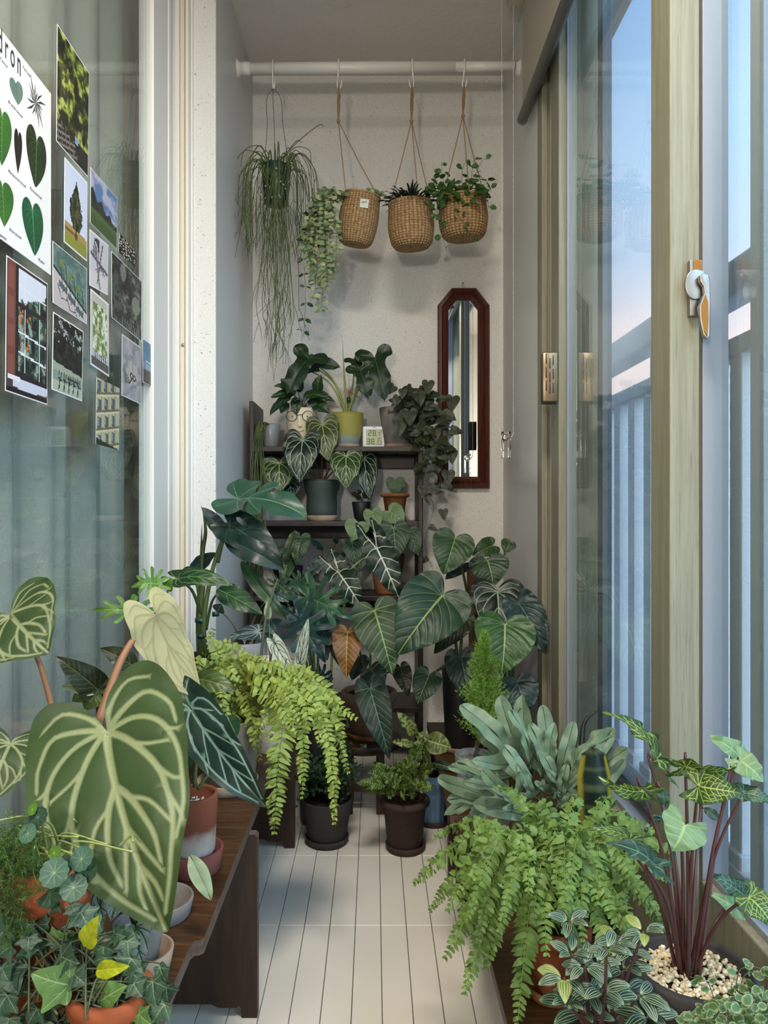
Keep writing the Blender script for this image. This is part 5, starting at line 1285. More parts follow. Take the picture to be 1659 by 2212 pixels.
for x, y, w in ((978, 870, 32), (968, 905, 28), (970, 940, 26), (975, 985, 28), (968, 1030, 30), (955, 980, 26), (920, 1075, 24), (957, 1110, 22), (938, 1055, 22), (912, 1060, 22), (865, 920, 36), (885, 900, 34), (900, 930, 34), (920, 895, 34), (938, 935, 30), (905, 860, 30), (925, 835, 28), (870, 850, 20), (945, 1010, 26)):
    leaf(t, 'heart_small', (x, y-w*.35), (x+q.normal(0, 4), y+w*.65), w, 2.345+q.normal(0, .012), L_MIC, stem=False, cup=.2)
m = MB()
for k in range(50):
    A = P(q.normal(905, 28), np.clip(q.normal(890, 35), 835, 960), 2.40+q.normal(0, .03)); e = nrm([q.normal(0, .6), -.3, -1]); L = .036*q.uniform(.8, 1.15); add_leaf(m, 'heart_small', A, A+e*L, L*.85, nrm([q.normal(0, .5), -1, .35]))
m.build('foliage', L_MIC, t)
# shelf 2: crystal anthurium
Y2 = 2.45
zc = saucer(S(695-CX, Y2), Y2, Z2, S(34, Y2), M_TERRAP, 'fluted pale saucer under the dark green pot on the middle shelf', .018)
t = thing('crystal_anthurium', 'dark green pot on the middle shelf with white-veined heart leaves', 'potted plant', (S(695-CX, Y2), Y2, zc))
potpx(t, 695, Y2, 1037, zc, 79, 62, M_SAGE, 'bell')
mk('pot_lip', *lathe([(S(38, Y2), 0), (S(40.5, Y2), .0015), (S(40, Y2), .004), (S(38, Y2), .005)], (S(695-CX, Y2), Y2), 48, P(0, 1040, Y2)[2]), M_SAGE, t)
for a, tp_, w, m_, dy in (((653.6, 951), (647, 1042), 80, L_CRYD, -.10), ((696, 917), (709, 996), 72, L_CRYO, -.07), ((747.5, 984), (748, 1058), 72, L_CRYG, -.09), ((786, 990), (799, 1081), 56, L_CRYD, -.05), ((603, 1000), (606, 1064), 76, L_CRYG, -.06), ((625, 1040), (632, 1080), 52, L_CRYD, -.02)):
    leaf(t, 'crystal_small', a, tp_, w, Y2+dy, m_, arch=.10, cup=.15, rip=.02, sr=.0018, sm=MATS['petiole_red'])
t = thing('nursery_pot_seedling', 'tiny black nursery pot with a small dark seedling on the middle shelf', 'potted plant', (S(781-CX, Y2), Y2, Z2))
potpx(t, 781, Y2, 1084, Z2, 42, 30, M_NURS)
for a, tp_, w in (((778, 1074), (758, 1064), 12), ((780, 1072), (770, 1080), 10), ((782, 1070), (800, 1062), 12), ((780, 1066), (772, 1058), 9), ((784, 1074), (806, 1070), 10)): leaf(t, 'ovate_small', a, tp_, w, Y2-.01, L_MIC, sr=.0006)
zc = saucer(S(852-CX, Y2), Y2, Z2, S(26, Y2), M_TERRAD, 'brown saucer under the small fluted terracotta pot', .012)
t = thing('sweetheart_plant', 'small fluted terracotta pot holding a single heart-shaped succulent leaf', 'potted plant', (S(853-CX, Y2), Y2, zc))
x0, rt_, rb_ = S(853-CX, Y2), S(27, Y2), S(19, Y2); pot(t, x0, Y2, zc, P(0, 1066, Y2)[2], rt_, rb_, M_TERRAD, 'roll')
leaf(t, 'sweetheart', (854, 1068), (854, 1030), 42, Y2-.012, L_HOY, dY=0, stem=False, cup=.1); leaf(t, 'sweetheart', (853, 1069), (853, 1043), 30, Y2-.02, L_HOY, dY=0, stem=False)
# shelf 3
Y3 = 2.45
t = thing('heartleaf_philodendron', 'grey pot on the lower shelf with glossy mid-green leaves, left end', 'potted plant', (S(622-CX, Y3), Y3, Z3))
potpx(t, 622, Y3, 1222, Z3, 66, 52, M_CHAR, 'taper')
for a, tp_, w, m_ in (((650, 1160), (640, 1222), 46, L_MONG), ((636, 1146), (617, 1212), 18, L_OLV), ((622, 1208), (613, 1268), 38, L_MONG), ((596, 1182), (604, 1212), 30, L_MONG), ((645, 1255), (700, 1262), 30, L_MONG), ((640, 1262), (622, 1295), 30, L_MONG)):
    leaf(t, 'melano' if w > 20 else 'lance', a, tp_, w, Y3-.10, m_, arch=.1)
t = thing('dark_lance_plant', 'pale pot on the lower shelf with narrow dark leaves on wiry stems', 'potted plant', (S(697-CX, Y3), Y3, Z3))
potpx(t, 697, Y3, 1222, Z3, 46, 34, M_STONE, 'taper')
for a, tp_, w in (((698, 1188), (668, 1165), 15), ((728, 1176), (721, 1152), 12), ((694, 1218), (656, 1246), 28), ((735, 1205), (752, 1190), 12), ((744, 1240), (757, 1218), 14)): leaf(t, 'lance', a, tp_, w, Y3-.04, L_MOND, sr=.0011)
t = thing('velvet_anthurium', 'terracotta pot on the lower shelf with a cluster of pale-veined velvety heart leaves', 'potted plant', (S(842-CX, Y3), Y3, Z3))
potpx(t, 836, Y3, 1196, Z3, 76, 52, M_TERRAD, 'taper')
for a, tp_, w, m_, dy in (((804, 1106), (814, 1148), 42, L_VELL, -.10), ((841, 1104), (873, 1132), 52, L_VELL, -.08), ((773, 1131), (762, 1168), 54, L_VELL, -.12), ((850, 1140), (855, 1209), 70, L_VEL, -.12), ((884, 1148), (904, 1200), 44, L_VEL, -.09), ((760, 1172), (770, 1224), 44, L_VEL, -.08), ((786, 1185), (772, 1240), 36, L_VEL, -.07)):
    leaf(t, 'velvet', a, tp_, w, Y3+dy, m_, arch=.12, cup=.16, sr=.0016)
# ================================================================== plants at the back of the balcony
q = np.random.default_rng(77)
def stalks(T, pts, r0, r1, m, part='stem', sides=8, Yd=None):
    return mk(part, *tube([P(*p) for p in pts], [r0, r1], sides, 8), m, T)
# -- monstera behind the bench end
YM = 1.72
t = thing('monstera', 'tall dark split-leaf plant tied upright by the pillar, on the bench end', 'potted plant', (S(438-CX, YM), YM, ZB))
potpx(t, 440, YM, 1418, ZB, 130, 92, M_CHAR, 'taper')
for k, (pts, r0, r1) in enumerate((([(438, 1418, YM), (432, 1340, YM-.02), (440, 1250, YM-.02)], .008, .006), ([(446, 1418, YM), (440, 1350, YM-.03), (458, 1235, YM-.03), (500, 1110, YM-.03)], .007, .004), ([(430, 1418, YM), (428, 1330, YM-.01), (434, 1240, YM-.01)], .006, .005))): stalks(t, pts, r0, r1, MATS['petiole'])
leaf(t, 'monst', (514, 1077), (664, 1117), 112, YM-.05, L_MON, stem=(500, 1110, YM-.03), n=(-.05, -1, .75), arch=.12, cup=.1, roll=.15, sr=.003)
leaf(t, 'monst_hole', (497, 1134), (612, 1226), 86, YM-.06, L_MOND, stem=(470, 1215, YM-.03), n=(.1, -1, .5), arch=.14, sr=.003)
leaf(t, 'lance', (485, 1165), (616, 1231), 52, YM-.08, L_MOND, stem=False, arch=.15)
leaf(t, 'lance', (487, 1158), (437, 1096), 34, YM-.04, L_MOND, stem=False, arch=.1)
leaf(t, 'warq', (386, 1250), (503, 1264), 48, YM-.12, L_MONG, stem=(436, 1330, YM-.02), n=(0, -1, .6), arch=.18, sr=.0028)
leaf(t, 'ovate', (470, 1272), (568, 1328), 52, YM-.10, L_MONG, stem=(445, 1360, YM-.02), n=(0, -1, .6), sr=.0025)
leaf(t, 'lance', (409, 1236), (466, 1194), 34, YM+.03, L_MOND, stem=(432, 1300, YM), sr=.002)
leaf(t, 'lance', (519, 1213), (620, 1340), 34, YM-.07, L_MONG, stem=(540, 1240, YM-.04), sr=.0025)
mk('rolled_leaf', *tube([P(434, 1245, YM-.02), P(438, 1190, YM-.02), P(444, 1150, YM-.02), P(440, 1110, YM-.02), P(434, 1092, YM-.02)], [.004, .0052, .0042, .0022, .0004], 8), L_OLV, t)
mk('rolled_leaf', *tube([P(432, 1250, YM-.01), P(435, 1180, YM-.01), P(436, 1134, YM-.01)], [.003, .0025, .0005], 8), L_MOND, t)
for py, r in ((1340, .017), (1327, .010), (1374, .012)): mk('plant_tie', *tube([P(434+(py == 1327)*32, py+4, YM-.025), P(434+(py == 1327)*32, py-5, YM-.025)], r*.8, 16, raw=True), MATS['garden_tie'], t)
# -- grey pot with small round stem
YG = 1.66
t = thing('caladium_bulb', 'shallow grey plastic pot with a bare bulb and satin leaves behind the lime fern', 'potted plant', (S(528-CX, YG), YG, ZB))
potpx(t, 528, YG, 1385, ZB, 86, 60, M_GREYP, 'bowl', soil=.016)
mk('bulb', *ball(np.array(t['soil'])+np.array([-.012, -.004, .008]), .012, (1, 1, 1.3)), MATS['bark'], t)
for a, tp_, w in (((558, 1364), (494, 1376), 34), ((575, 1345), (600, 1374), 22), ((586, 1281), (625, 1300), 22), ((568, 1370), (598, 1388), 18), ((470, 1322), (478, 1304), 30)): leaf(t, 'melon' if w > 30 else 'ovate', a, tp_, w, YG-.02, L_SAT, sr=.0013)
stalks(t, [(548, 1390, YG), (565, 1340, YG), (585, 1290, YG)], .0025, .0012, MATS['vine_stem'])
# -- white caladium
YW = 1.60
t = thing('white_caladium', 'white pot with narrow cream leaves netted in dark veins behind the lime fern', 'potted plant', (S(585-CX, YW), YW, ZB))
potpx(t, 583, YW, 1424, ZB, 96, 66, M_WHITEP, 'taper')
leaf(t, 'warq', (594, 1390), (634, 1458), 34, YW-.05, L_CAL, arch=.2, sr=.0016, sm=MATS['petiole_brown'])
leaf(t, 'warq', (648, 1432), (666, 1336), 26, YW-.03, L_CAL, stem=(600, 1428, YW), sr=.0016, sm=MATS['petiole_brown'], dY=-.01)
leaf(t, 'ovate', (580, 1338), (577, 1297), 17, YW, L_PAT, sr=.001, dY=0)
stalks(t, [(560, 1470, YW-.03), (563, 1430, YW-.03), (575, 1330, YW-.02), (600, 1250, YW)], .004, .0015, MATS['vine_stem'])
mk('plant_tie', *tube([P(566, 1455, YW-.035), P(566, 1440, YW-.035)], .009, 10, raw=True), MATS['garden_tie'], t)
# -- lobed philodendron
YP = 1.99
t = thing('lobed_philodendron', 'dark pot with deeply fingered blue-green leaves behind the copper leaf', 'potted plant', (S(684-CX, YP), YP, 0))
potpx(t, 684, YP, 1535, 0, 92, 70, M_NURS, 'taper')
for a, tp_, w, m_, dy in (((663, 1290), (764, 1340), 118, L_MAY, -.08), ((644, 1336), (704, 1432), 118, L_MAYD, -.12), ((690, 1345), (735, 1440), 80, L_MAYD, -.02), ((640, 1255), (680, 1290), 50, L_MONG, .03), ((600, 1260), (640, 1300), 50, L_MONG, .02), ((690, 1455), (715, 1500), 50, L_MAYD, .0)): leaf(t, 'mayoi', a, tp_, w, YP+dy, m_, arch=.14, cup=.08, rip=.03, sr=.003)
# -- frydek
YA = 2.29
t = thing('velvet_alocasia', 'two long dark velvety arrow leaves with bold white midribs below the shelf', 'potted plant', (S(712-CX, YA), YA, 0))
potpx(t, 712, YA, 1530, 0, 74, 60, M_NURS, 'taper')
leaf(t, 'frydek', (731, 1236), (784, 1316), 62, YA-.20, L_FRY, arch=.1, rip=.05, cup=.14, sr=.003, sm=MATS['petiole_pale'])
leaf(t, 'frydek', (814, 1185), (862, 1292), 68, YA-.24, L_FRY, stem=(742, 1330, YA-.15), arch=.1, rip=.05, cup=.14, sr=.003, sm=MATS['petiole_pale'], bow=-.03)
leaf(t, 'frydek', (700, 1480), (690, 1530), 36, YA-.15, L_FRY, arch=.1)
# -- melanochrysum in the taupe bowl on the stool
YE = 2.08
zc = saucer(S(797-CX, YE), YE, ZST, S(50, YE), M_TERRAD, 'brown clay saucer on the round stool under the taupe bowl', .016)
t = thing('climbing_philodendron', 'taupe bowl on the round stool with long drooping leaves, one of them copper', 'potted plant', (S(797-CX, YE), YE, zc))
potpx(t, 797, YE, 1490, zc, 112, 66, M_TAUPE, 'bowl')
for a, tp_, w, m_, dy in (((809, 1318), (848, 1458), 112, L_MEL, -.16), ((750.5, 1365), (748, 1465), 66, L_MELC, -.17), ((799, 1487), (842, 1642), 72, L_MELD, -.14), ((802, 1446), (830, 1486), 62, L_GLOK, -.08), ((865, 1442), (883, 1507), 42, L_OLVD, -.05), ((775, 1420), (760, 1470), 50, L_GLOK, -.03)):
    leaf(t, 'melano', a, tp_, w, YE+dy, m_, arch=.12, cup=.14, rip=.02, sr=.0026)
# -- big philodendrons in the far right corner
YQ = 2.10
zc = saucer(S(990-CX, YQ), YQ, ZR, S(46, YQ), M_TERRAP, 'wide pale clay saucer under the tall black pot in the right corner', .016)
t = thing('heart_philodendron', 'tall black pot in the right corner with huge pleated grey-green heart leaves', 'potted plant', (S(992-CX, YQ), YQ, zc))
potpx(t, 993, YQ, 1440, zc, 78, 62, M_NURS, 'taper')
for a, tp_, w, m_, dy, tp2 in (((955.5, 1286), (859, 1415), 150, L_GLOD, -.17, 'glor'), ((996, 1420), (1012, 1516), 78, L_GLOK, -.10, 'glor'), ((927, 1458), (902, 1520), 62, L_GLOD, -.12, 'glor'), ((1002, 1335), (938, 1412), 60, L_OLVD, -.02, 'glor')):
    leaf(t, tp2, a, tp_, w, YQ+dy, m_, arch=.12, cup=.14, rip=.02, sink=.02, sr=.0035, n=(0, -1, .5))
t = thing('climbing_heart_philodendron', 'brown pole climber with fresh green pleated heart leaves against the right wall', 'potted plant', (S(1030-CX, 2.24), 2.24, ZR))
potpx(t, 1030, 2.24, 1480, ZR, 70, 56, M_NURS, 'taper')
mk('moss_pole', *tube([np.array(t['soil']), P(1022, 1215, 2.24)], .020, 14), mat('coir', '6a4a2e', .95, var=.3, vscale=200, bump=.5), t)
for a, tp_, w, m_, dy in (((983, 1164), (958, 1241), 92, L_GLO, -.12), ((1064, 1179), (1020, 1200), 46, L_GLO, -.03), ((1053.5, 1211), (1066, 1267), 88, L_GLOD, -.09), ((1000, 1218), (962, 1252), 36, L_GLOK, -.04), ((1100, 1172), (1090, 1195), 34, L_GLO, -.02)):
    leaf(t, 'glor', a, tp_, w, 2.24+dy, m_, arch=.12, cup=.16, rip=.02, sink=.02, sr=.0025)
YK = 1.98
t = thing('pastazanum_philodendron', 'black pot with a big bright heart leaf and bluish heart leaves by the window jamb', 'potted plant', (S(1110-CX, YK), YK, ZR))
potpx(t, 1105, YK, 1520, ZR, 76, 60, M_NURS, 'taper')
for a, tp_, w, m_, dy in (((1091, 1348), (1083, 1457), 132, L_GLOB, -.12), ((1121, 1304), (1178, 1408), 84, L_GLOT, -.03), ((1117, 1473), (1138, 1546), 84, L_GLOT, -.10)):
    leaf(t, 'glor', a, tp_, w, YK+dy, m_, arch=.12, cup=.14, rip=.02, sink=.025, sr=.003, Ya=YK+dy)
t = thing('silver_vein_anthurium', 'dark heart leaf with thick silvery veins above the bright heart leaf', 'potted plant', (S(1070-CX, 2.16), 2.16, ZR))
potpx(t, 1085, 2.16, 1500, ZR, 60, 48, M_NURS, 'taper')
leaf(t, 'crystal_small', (1075, 1278), (1078, 1390), 118, 2.10, L_CRYD, dY=-.06, n=(0, -1, .5)); leaf(t, 'lance', (1122, 1290), (1128, 1262), 18, 2.14, L_GLO)

# ================================================================== floor pots
YB1 = 1.86
zc = saucer(S(706-CX, YB1), YB1, 0, S(48, YB1), M_CHAR, 'charcoal saucer on the floor tiles under the maidenhair pot', .018)
t = thing('maidenhair_fern', 'charcoal tapered pot on the tiles with dark feathery maidenhair foliage', 'potted plant', (S(706-CX, YB1), YB1, zc))
potpx(t, 706, YB1, 1722, zc, 112, 80, M_CHAR, 'taper'); so = np.array(t['soil'])
for k in range(34):
    a = q.uniform(0, 2*PI); e = so+np.array([.10*math.cos(a)*q.uniform(.4, 1), .08*math.sin(a), q.uniform(.02, .15)]); m = MB()
    p = spline([so+q.normal(0, .008, 3)*[1, 1, 0], (so+e)/2+np.array([0, 0, .03]), e], 8); V, Fc = tube(p, .0006, 4, raw=True); m.add(V, Fc, 1, vein=0)
    for j in range(26):
        c = p[min(len(p)-1, 5+j % (len(p)-5))]+q.normal(0, .010, 3); ee = nrm([q.normal(), q.normal()-.3, q.normal(0, .4)]); add_leaf(m, 'fan', c, c+ee*.010, .011, (q.normal(0, .3), -.5, .9))
    m.build('frond', [L_MAID, M_BLACK], t)
YB2 = 1.822
zc = saucer(S(876-CX, YB2), YB2, 0, S(44, YB2), M_BROWNP, 'umber saucer on the floor tiles under the stamped brown pot', .018)
t = thing('zebra_leaf_plant', 'umber clay pot with rolled rim and yellow-striped wavy foliage, centre of the floor', 'potted plant', (S(874-CX, YB2), YB2, zc))
potpx(t, 874, YB2, 1722, zc, 96, 74, M_BROWNP, 'roll'); so = np.array(t['soil'])
mk('stamp', *tube([P(872+14*math.cos(a), 1788+4*math.sin(a), YB2-S(41, YB2)) for a in np.linspace(0, 2*PI, 25)], .0006, 4, raw=True), MATS['umber_clay'], t)
ends = [(800, 1648), (770, 1690), (835, 1650), (790, 1705), (855, 1640), (870, 1665), (840, 1690), (905, 1660), (915, 1690), (905, 1610), (890, 1635), (925, 1640), (860, 1700), (880, 1700), (830, 1715), (900, 1715), (935, 1660), (875, 1640), (915, 1590), (820, 1675), (845, 1665), (890, 1680), (865, 1720)]+[(870+q.normal(0, 34), 1680+q.normal(0, 18)) for k in range(24)]
for x, y in ends:
    a = (874+(x-874)*.45+q.normal(0, 5), 1715+(y-1715)*.55); leaf(t, 'zebra', a, (x, y), 26, YB2-.03+q.normal(0, .025), L_ZEB, arch=.15, rip=.06, cup=.2, sr=.0009, sm=MATS['vine_stem'], n=(q.normal(0, .3), -.8, .8))
stalks(t, [(880, 1725, YB2), (890, 1670, YB2-.01), (905, 1600, YB2-.01)], .0025, .0012, MATS['vine_stem'])
for k in range(20): y = 1605+q.uniform(0, 70); x = 903+q.normal(0, 6); leaf(t, 'zebra', (x, y+6), (x+q.uniform(-22, 22), y+q.uniform(-10, 8)), 13, YB2-.02, L_ZEB, stem=False, rip=.06)
YB3 = 1.98
zc = saucer(S(936-CX, YB3), YB3, 0, S(40, YB3), M_BROWNP, 'dark saucer under the blue fabric-wrapped pot behind the umber pot', .016)
t = thing('variegated_dumb_cane', 'ribbed blue pot behind the umber pot with cream-speckled broad leaves', 'potted plant', (S(932-CX, YB3), YB3, zc))
zt_ = P(0, 1668, YB3)[2]; n = 72; a = np.linspace(0, 2*PI, n, endpoint=False); rows = []
for f in np.linspace(0, 1, 9):
    r = S(27, YB3)+(S(33, YB3)-S(27, YB3))*f; rr = r*(1+.07*np.abs(np.cos(a*6))*(1-.3*f)); rows.append(np.stack([S(932-CX, YB3)+rr*np.cos(a), YB3+rr*np.sin(a), np.full(n, zc+(zt_-zc)*f)], -1))
V = np.concatenate(rows); i = np.arange(8)[:, None]*n; j = np.arange(n)[None]; k = (j+1) % n
mk('pot', V, np.stack([i+j, i+k, i+n+k, i+n+j], -1).reshape(-1, 4), mat('dusty_blue', '53718c', .5, var=.1), t)
V, Fc = lathe([(0, 0), (S(31, YB3), 0)], (S(932-CX, YB3), YB3), 40, zt_-.006); mk('soil', V, Fc, M_SOIL, t); t['soil'] = [S(932-CX, YB3), YB3, zt_-.006]
for a_, tp_, w, m_ in (((900, 1590), (857, 1537), 30, L_SPOT), ((917, 1598), (975, 1616), 48, L_SPOTY), ((895, 1608), (845, 1602), 20, L_SPOT), ((905, 1585), (925, 1600), 30, L_SPOTY), ((935, 1648), (990, 1662), 18, L_GLOD)): leaf(t, 'spotted', a_, tp_, w, YB3-.05, m_, arch=.15, sr=.0028, sm=MATS['petiole_pale'])

# ================================================================== right bench
# lemon cypress
YC = 1.72
t = thing('lemon_cypress', 'feathery bright green conifer in a clear pot in front of the heart leaves', 'potted plant', (S(1050-CX, YC), YC, ZR))
potpx(t, 1025, YC, 1628, ZR, 86, 66, mat('smoky_plastic', '7d7f80', .25), 'taper', fill=mat('bark_chips', '6e6c6a', .9)); m = MB()
for k in range(430):
    f = q.random()**.85; y = 1385+f*225; rpx = (3+56*min(1, f*1.35)); a = q.uniform(0, 2*PI); c0 = P(1046+.012*(y-1395), y, YC); d = np.array([math.cos(a), math.sin(a), 0]); L = S(rpx, YC)*q.uniform(.3, 1.15)
    b = c0+np.array([0, 0, -.012]); e = c0+d*L+np.array([0, 0, .022+.3*L]); p = spline([b, (b+e)/2+d*.004, e], 4)
    for pp in p[2:]:
        for s_ in range(5):
            v = nrm(d*.5+q.normal(0, .6, 3)+np.array([0, 0, .9])); w_ = nrm(np.cross(v, q.normal(size=3)))*.0008; l_ = q.uniform(.006, .013); m.add(np.array([pp-w_, pp+w_, pp+v*l_]), np.array([(0, 1, 2)]), 0, vein=0)
m.build('foliage', L_CYP, t)
mk('trunk', *tube([np.array(t['soil']), P(1046, 1540, YC), P(1046, 1410, YC)], [.004, .002], 7), MATS['bark'], t)
# blue star fern
YS = 1.30
zcs = ZR
t = thing('blue_star_fern', 'white pot with a big spray of powdery blue-green strap fronds on the right bench', 'potted plant', (S(1205-CX, YS), YS, zcs))
potpx(t, 1205, YS, 1800, ZR, 130, 96, M_WHITEP, 'rim'); so = np.array(t['soil'])
BS = [('trident', (995, 1522), 100, .08), ('strap', (1035, 1570), 60, .1), ('trident', (1080, 1502), 90, .12), ('strap', (1128, 1500), 46, .1), ('trident', (1172, 1522), 90, .08), ('strap', (1105, 1532), 46, .02), ('strap', (1145, 1560), 48, .0), ('trident', (1240, 1558), 90, .05), ('strap', (1325, 1572), 50, .02), ('trident', (1318, 1590), 80, -.02), ('strap', (1355, 1616), 46, -.05), ('strap', (1200, 1560), 44, .0), ('trident', (945, 1680), 70, .1), ('strap', (985, 1645), 40, .08), ('strap', (965, 1725), 40, .06), ('trident', (1000, 1690), 70, .0), ('strap', (1040, 1660), 44, -.02), ('strap', (1090, 1610), 46, -.02), ('trident', (1120, 1650), 80, -.05), ('strap', (1170, 1655), 44, -.06), ('strap', (1225, 1650), 44, -.05), ('trident', (1270, 1660), 80, -.04), ('strap', (1060, 1700), 40, -.05), ('strap', (1250, 1700), 40, -.06), ('strap', (1110, 1745), 36, -.07), ('strap', (1190, 1700), 36, -.08), ('strap', (1080, 1740), 34, .02), ('strap', (1300, 1690), 40, .0), ('trident', (1200, 1610), 80, .06), ('strap', (1055, 1620), 44, .06), ('trident', (1150, 1600), 70, -.03), ('strap', (1270, 1620), 42, .06), ('strap', (1020, 1735), 34, .03), ('strap', (1330, 1650), 36, .04), ('trident', (1332, 1575), 80, .02), ('strap', (1295, 1600), 40, -.02), ('trident', (1300, 1650), 70, -.03), ('strap', (1350, 1640), 40, -.05)]
for k, (tp2, e, w, dy) in enumerate(BS):
    if tp2 == 'strap' and k % 3 == 1: tp2 = 'trident'
    b0 = (1190+q.normal(0, 22), 1780+q.normal(0, 8)); f = q.uniform(.30, .48); a = (b0[0]+(e[0]-b0[0])*f+q.normal(0, 8), b0[1]+(e[1]-b0[1])*f-abs(q.normal(0, 10))); dy += q.normal(0, .025); Ln = math.hypot(e[0]-a[0], e[1]-a[1])
    o = leaf(t, tp2, a, e, Ln*(.25 if tp2 == 'strap' else .78)*q.uniform(.9, 1.15), YS-.02, L_BLUE, dY=dy*.6, Ya=YS-.02+dy*.4, stem=tuple(so+np.array([q.normal(0, .015), q.normal(0, .012), 0])), sm=MATS['petiole'], sr=.0009, arch=.14+.08*q.random(), rip=.035, cup=.10, n=(q.normal(0, .5), -1, .4+.5*q.random()), roll=q.normal(0, .45), part='frond')
t = thing('cream_pot_fern', 'cream clay pot with low strap leaves left of the white fern pot', 'potted plant', (S(1062-CX, 1.48), 1.48, ZR))
zc_ = ZR; potpx(t, 1062, 1.48, 1722, ZR, 88, 62, M_CREAMP, 'rim'); so = np.array(t['soil'])
for e, w in (((965, 1655), 34), ((1000, 1690), 30), ((1085, 1690), 30), ((1040, 1690), 34), ((960, 1762), 30), ((1010, 1780), 26), ((1100, 1735), 28)): leaf(t, 'strap', (1060+(e[0]-1060)*.25, 1722+(e[1]-1722)*.3), e, w*.85, 1.46, L_BLUE, dY=-.05+q.normal(0, .03), stem=False, arch=.25, rip=.05, part='frond', n=(0, -1, .8))
# snake plant
t = thing('snake_plant', 'banded dark sword leaf with yellow edges beside the window sill', 'potted plant', (S(1292-CX, 1.2), 1.2, ZR))
potpx(t, 1292, 1.2, 1830, ZR, 96, 76, M_NURS, 'taper')
def snake(a, e, w, Y, dy=0):
    A, E = P(*a, Y), P(*e, Y+dy); n_ = 30; tt = np.linspace(0, 1, n_); us = np.linspace(-1, 1, 13); ww = S(w/2, Y)*np.interp(tt, [0, .3, .7, .93, 1], [.75, .95, 1, .7, .05])
    V = np.array([A+(E-A)*f+np.array([u*wk, -.012*(1-u*u)*1+.012, 0]) for f, wk in zip(tt, ww) for u in us]); i = np.arange(n_-1)[:, None]*13; j = np.arange(12)[None]; Fq = np.stack([i+j, i+j+1, i+14+j, i+13+j], -1).reshape(-1, 4)
    ed = np.tile((np.abs(us) > .80).astype(float), n_)*np.repeat((tt < .9).astype(float), 13); bd = np.repeat((np.sin(tt*34) > .72).astype(float), 13)*.55
    return V, Fq, ed, bd
V, Fq, ed, bd = snake((1292, 1835), (1286, 1618), 74, 1.2); mk('leaf', V, Fq, leafmat('leaf_sword', '17291f', '9c9230', base2='5d6a45', rough=.4, trans=0), t, dict(vein=ed, tone=bd))
V, Fq, ed, bd = snake((1250, 1830), (1262, 1700), 30, 1.26, .1); mk('leaf', V, Fq, MATS['leaf_sword'], t, dict(vein=ed, tone=bd))
mk('leaf', *tube([P(1255, 1700, 1.3), P(1258, 1590, 1.34), P(1266, 1555, 1.35), P(1290, 1536, 1.35)], [.006, .005, .003, .0008], 8), MATS['leaf_sword'], t)
# Boston fern
YN_ = 1.04
zc = saucer(S(1195-CX, YN_), YN_, ZR, S(64, YN_), M_TERRAD, 'clay saucer under the terracotta fern pot on the low right bench', .015)
t = thing('boston_fern', 'terracotta pot of arching bright green sword fern filling the right foreground', 'potted plant', (S(1205-CX, YN_), YN_, zc))
potpx(t, 1205, YN_, 1990, zc, 130, 92, M_TERRA, 'rim')
so = np.array(t['soil']); base = so+np.array([0, 0, .01])
BF = [((1050, 1800), (895, 1908), .1, 46), ((1040, 1850), (930, 1965), .06, 40), ((1060, 1780), (940, 1808), .16, 36), ((1080, 1900), (962, 2068), -.05, 48), ((1090, 1920), (1004, 2145), -.1, 46), ((1150, 1930), (1118, 2212), -.14, 46), ((1110, 1890), (1050, 2090), -.08, 46), ((1120, 1860), (1000, 2000), -.02, 46), ((1150, 1760), (1075, 1700), .14, 42), ((1180, 1740), (1140, 1790), .05, 46), ((1230, 1760), (1255, 1730), .15, 44), ((1280, 1780), (1385, 1778), .12, 46), ((1300, 1820), (1455, 1835), .02, 46), ((1290, 1860), (1420, 1960), -.06, 46), ((1250, 1880), (1390, 2060), -.12, 46), ((1230, 1890), (1330, 2080), -.14, 46), ((1200, 1900), (1250, 2090), -.15, 46), ((1170, 1880), (1180, 2060), -.15, 46), ((1320, 1850), (1440, 1900), -.02, 44), ((1260, 1800), (1340, 1880), -.06, 48), ((1200, 1790), (1215, 1890), -.12, 48), ((1140, 1800), (1110, 1930), -.1, 48), ((1110, 1810), (1060, 1870), -.04, 46), ((1230, 1810), (1290, 1950), -.12, 46), ((1330, 1800), (1420, 1800), .04, 44), ((1180, 1830), (1150, 1990), -.14, 46), ((1260, 1840), (1330, 2000), -.13, 46), ((1340, 1880), (1440, 2020), -.06, 44), ((1090, 1840), (1020, 1930), .0, 46), ((1150, 1850), (1080, 2010), -.11, 46), ((1300, 1900), (1370, 2010), -.1, 46), ((1220, 1860), (1230, 2010), -.15, 46), ((1180, 1770), (1200, 1820), .0, 44), ((1290, 1760), (1320, 1730), .16, 40)]
for k in range(26):
    a = q.uniform(0, 2*PI); mid = (1205+110*math.cos(a)+q.normal(0, 15), 1850-60*q.random()); BF.append((mid, (1205+q.uniform(.8, 1.6)*150*math.cos(a), 1930+q.uniform(-20, 110)), -.14*abs(math.sin(a))+q.normal(0, .03), 44))
for k, (mid, e, dy, lw) in enumerate(BF):
    b = base+np.array([q.normal(0, .014), q.normal(0, .014), 0]); M_ = P(*mid, YN_+dy*.5); E_ = P(*e, YN_+dy)
    ln = np.linalg.norm(M_-b)+np.linalg.norm(E_-M_); frond(t, [b, (b+M_)/2+np.array([0, 0, .015]), M_, (M_*.45+E_*.55)+np.array([0, 0, .012]), E_], int(max(24, ln/.0066)), S(lw*.62+4, YN_), .0078, L_BOS, up=(0, -.62, .78), ruffle=.5, droop=.3, seed=k, r=.0009, basew=.55)
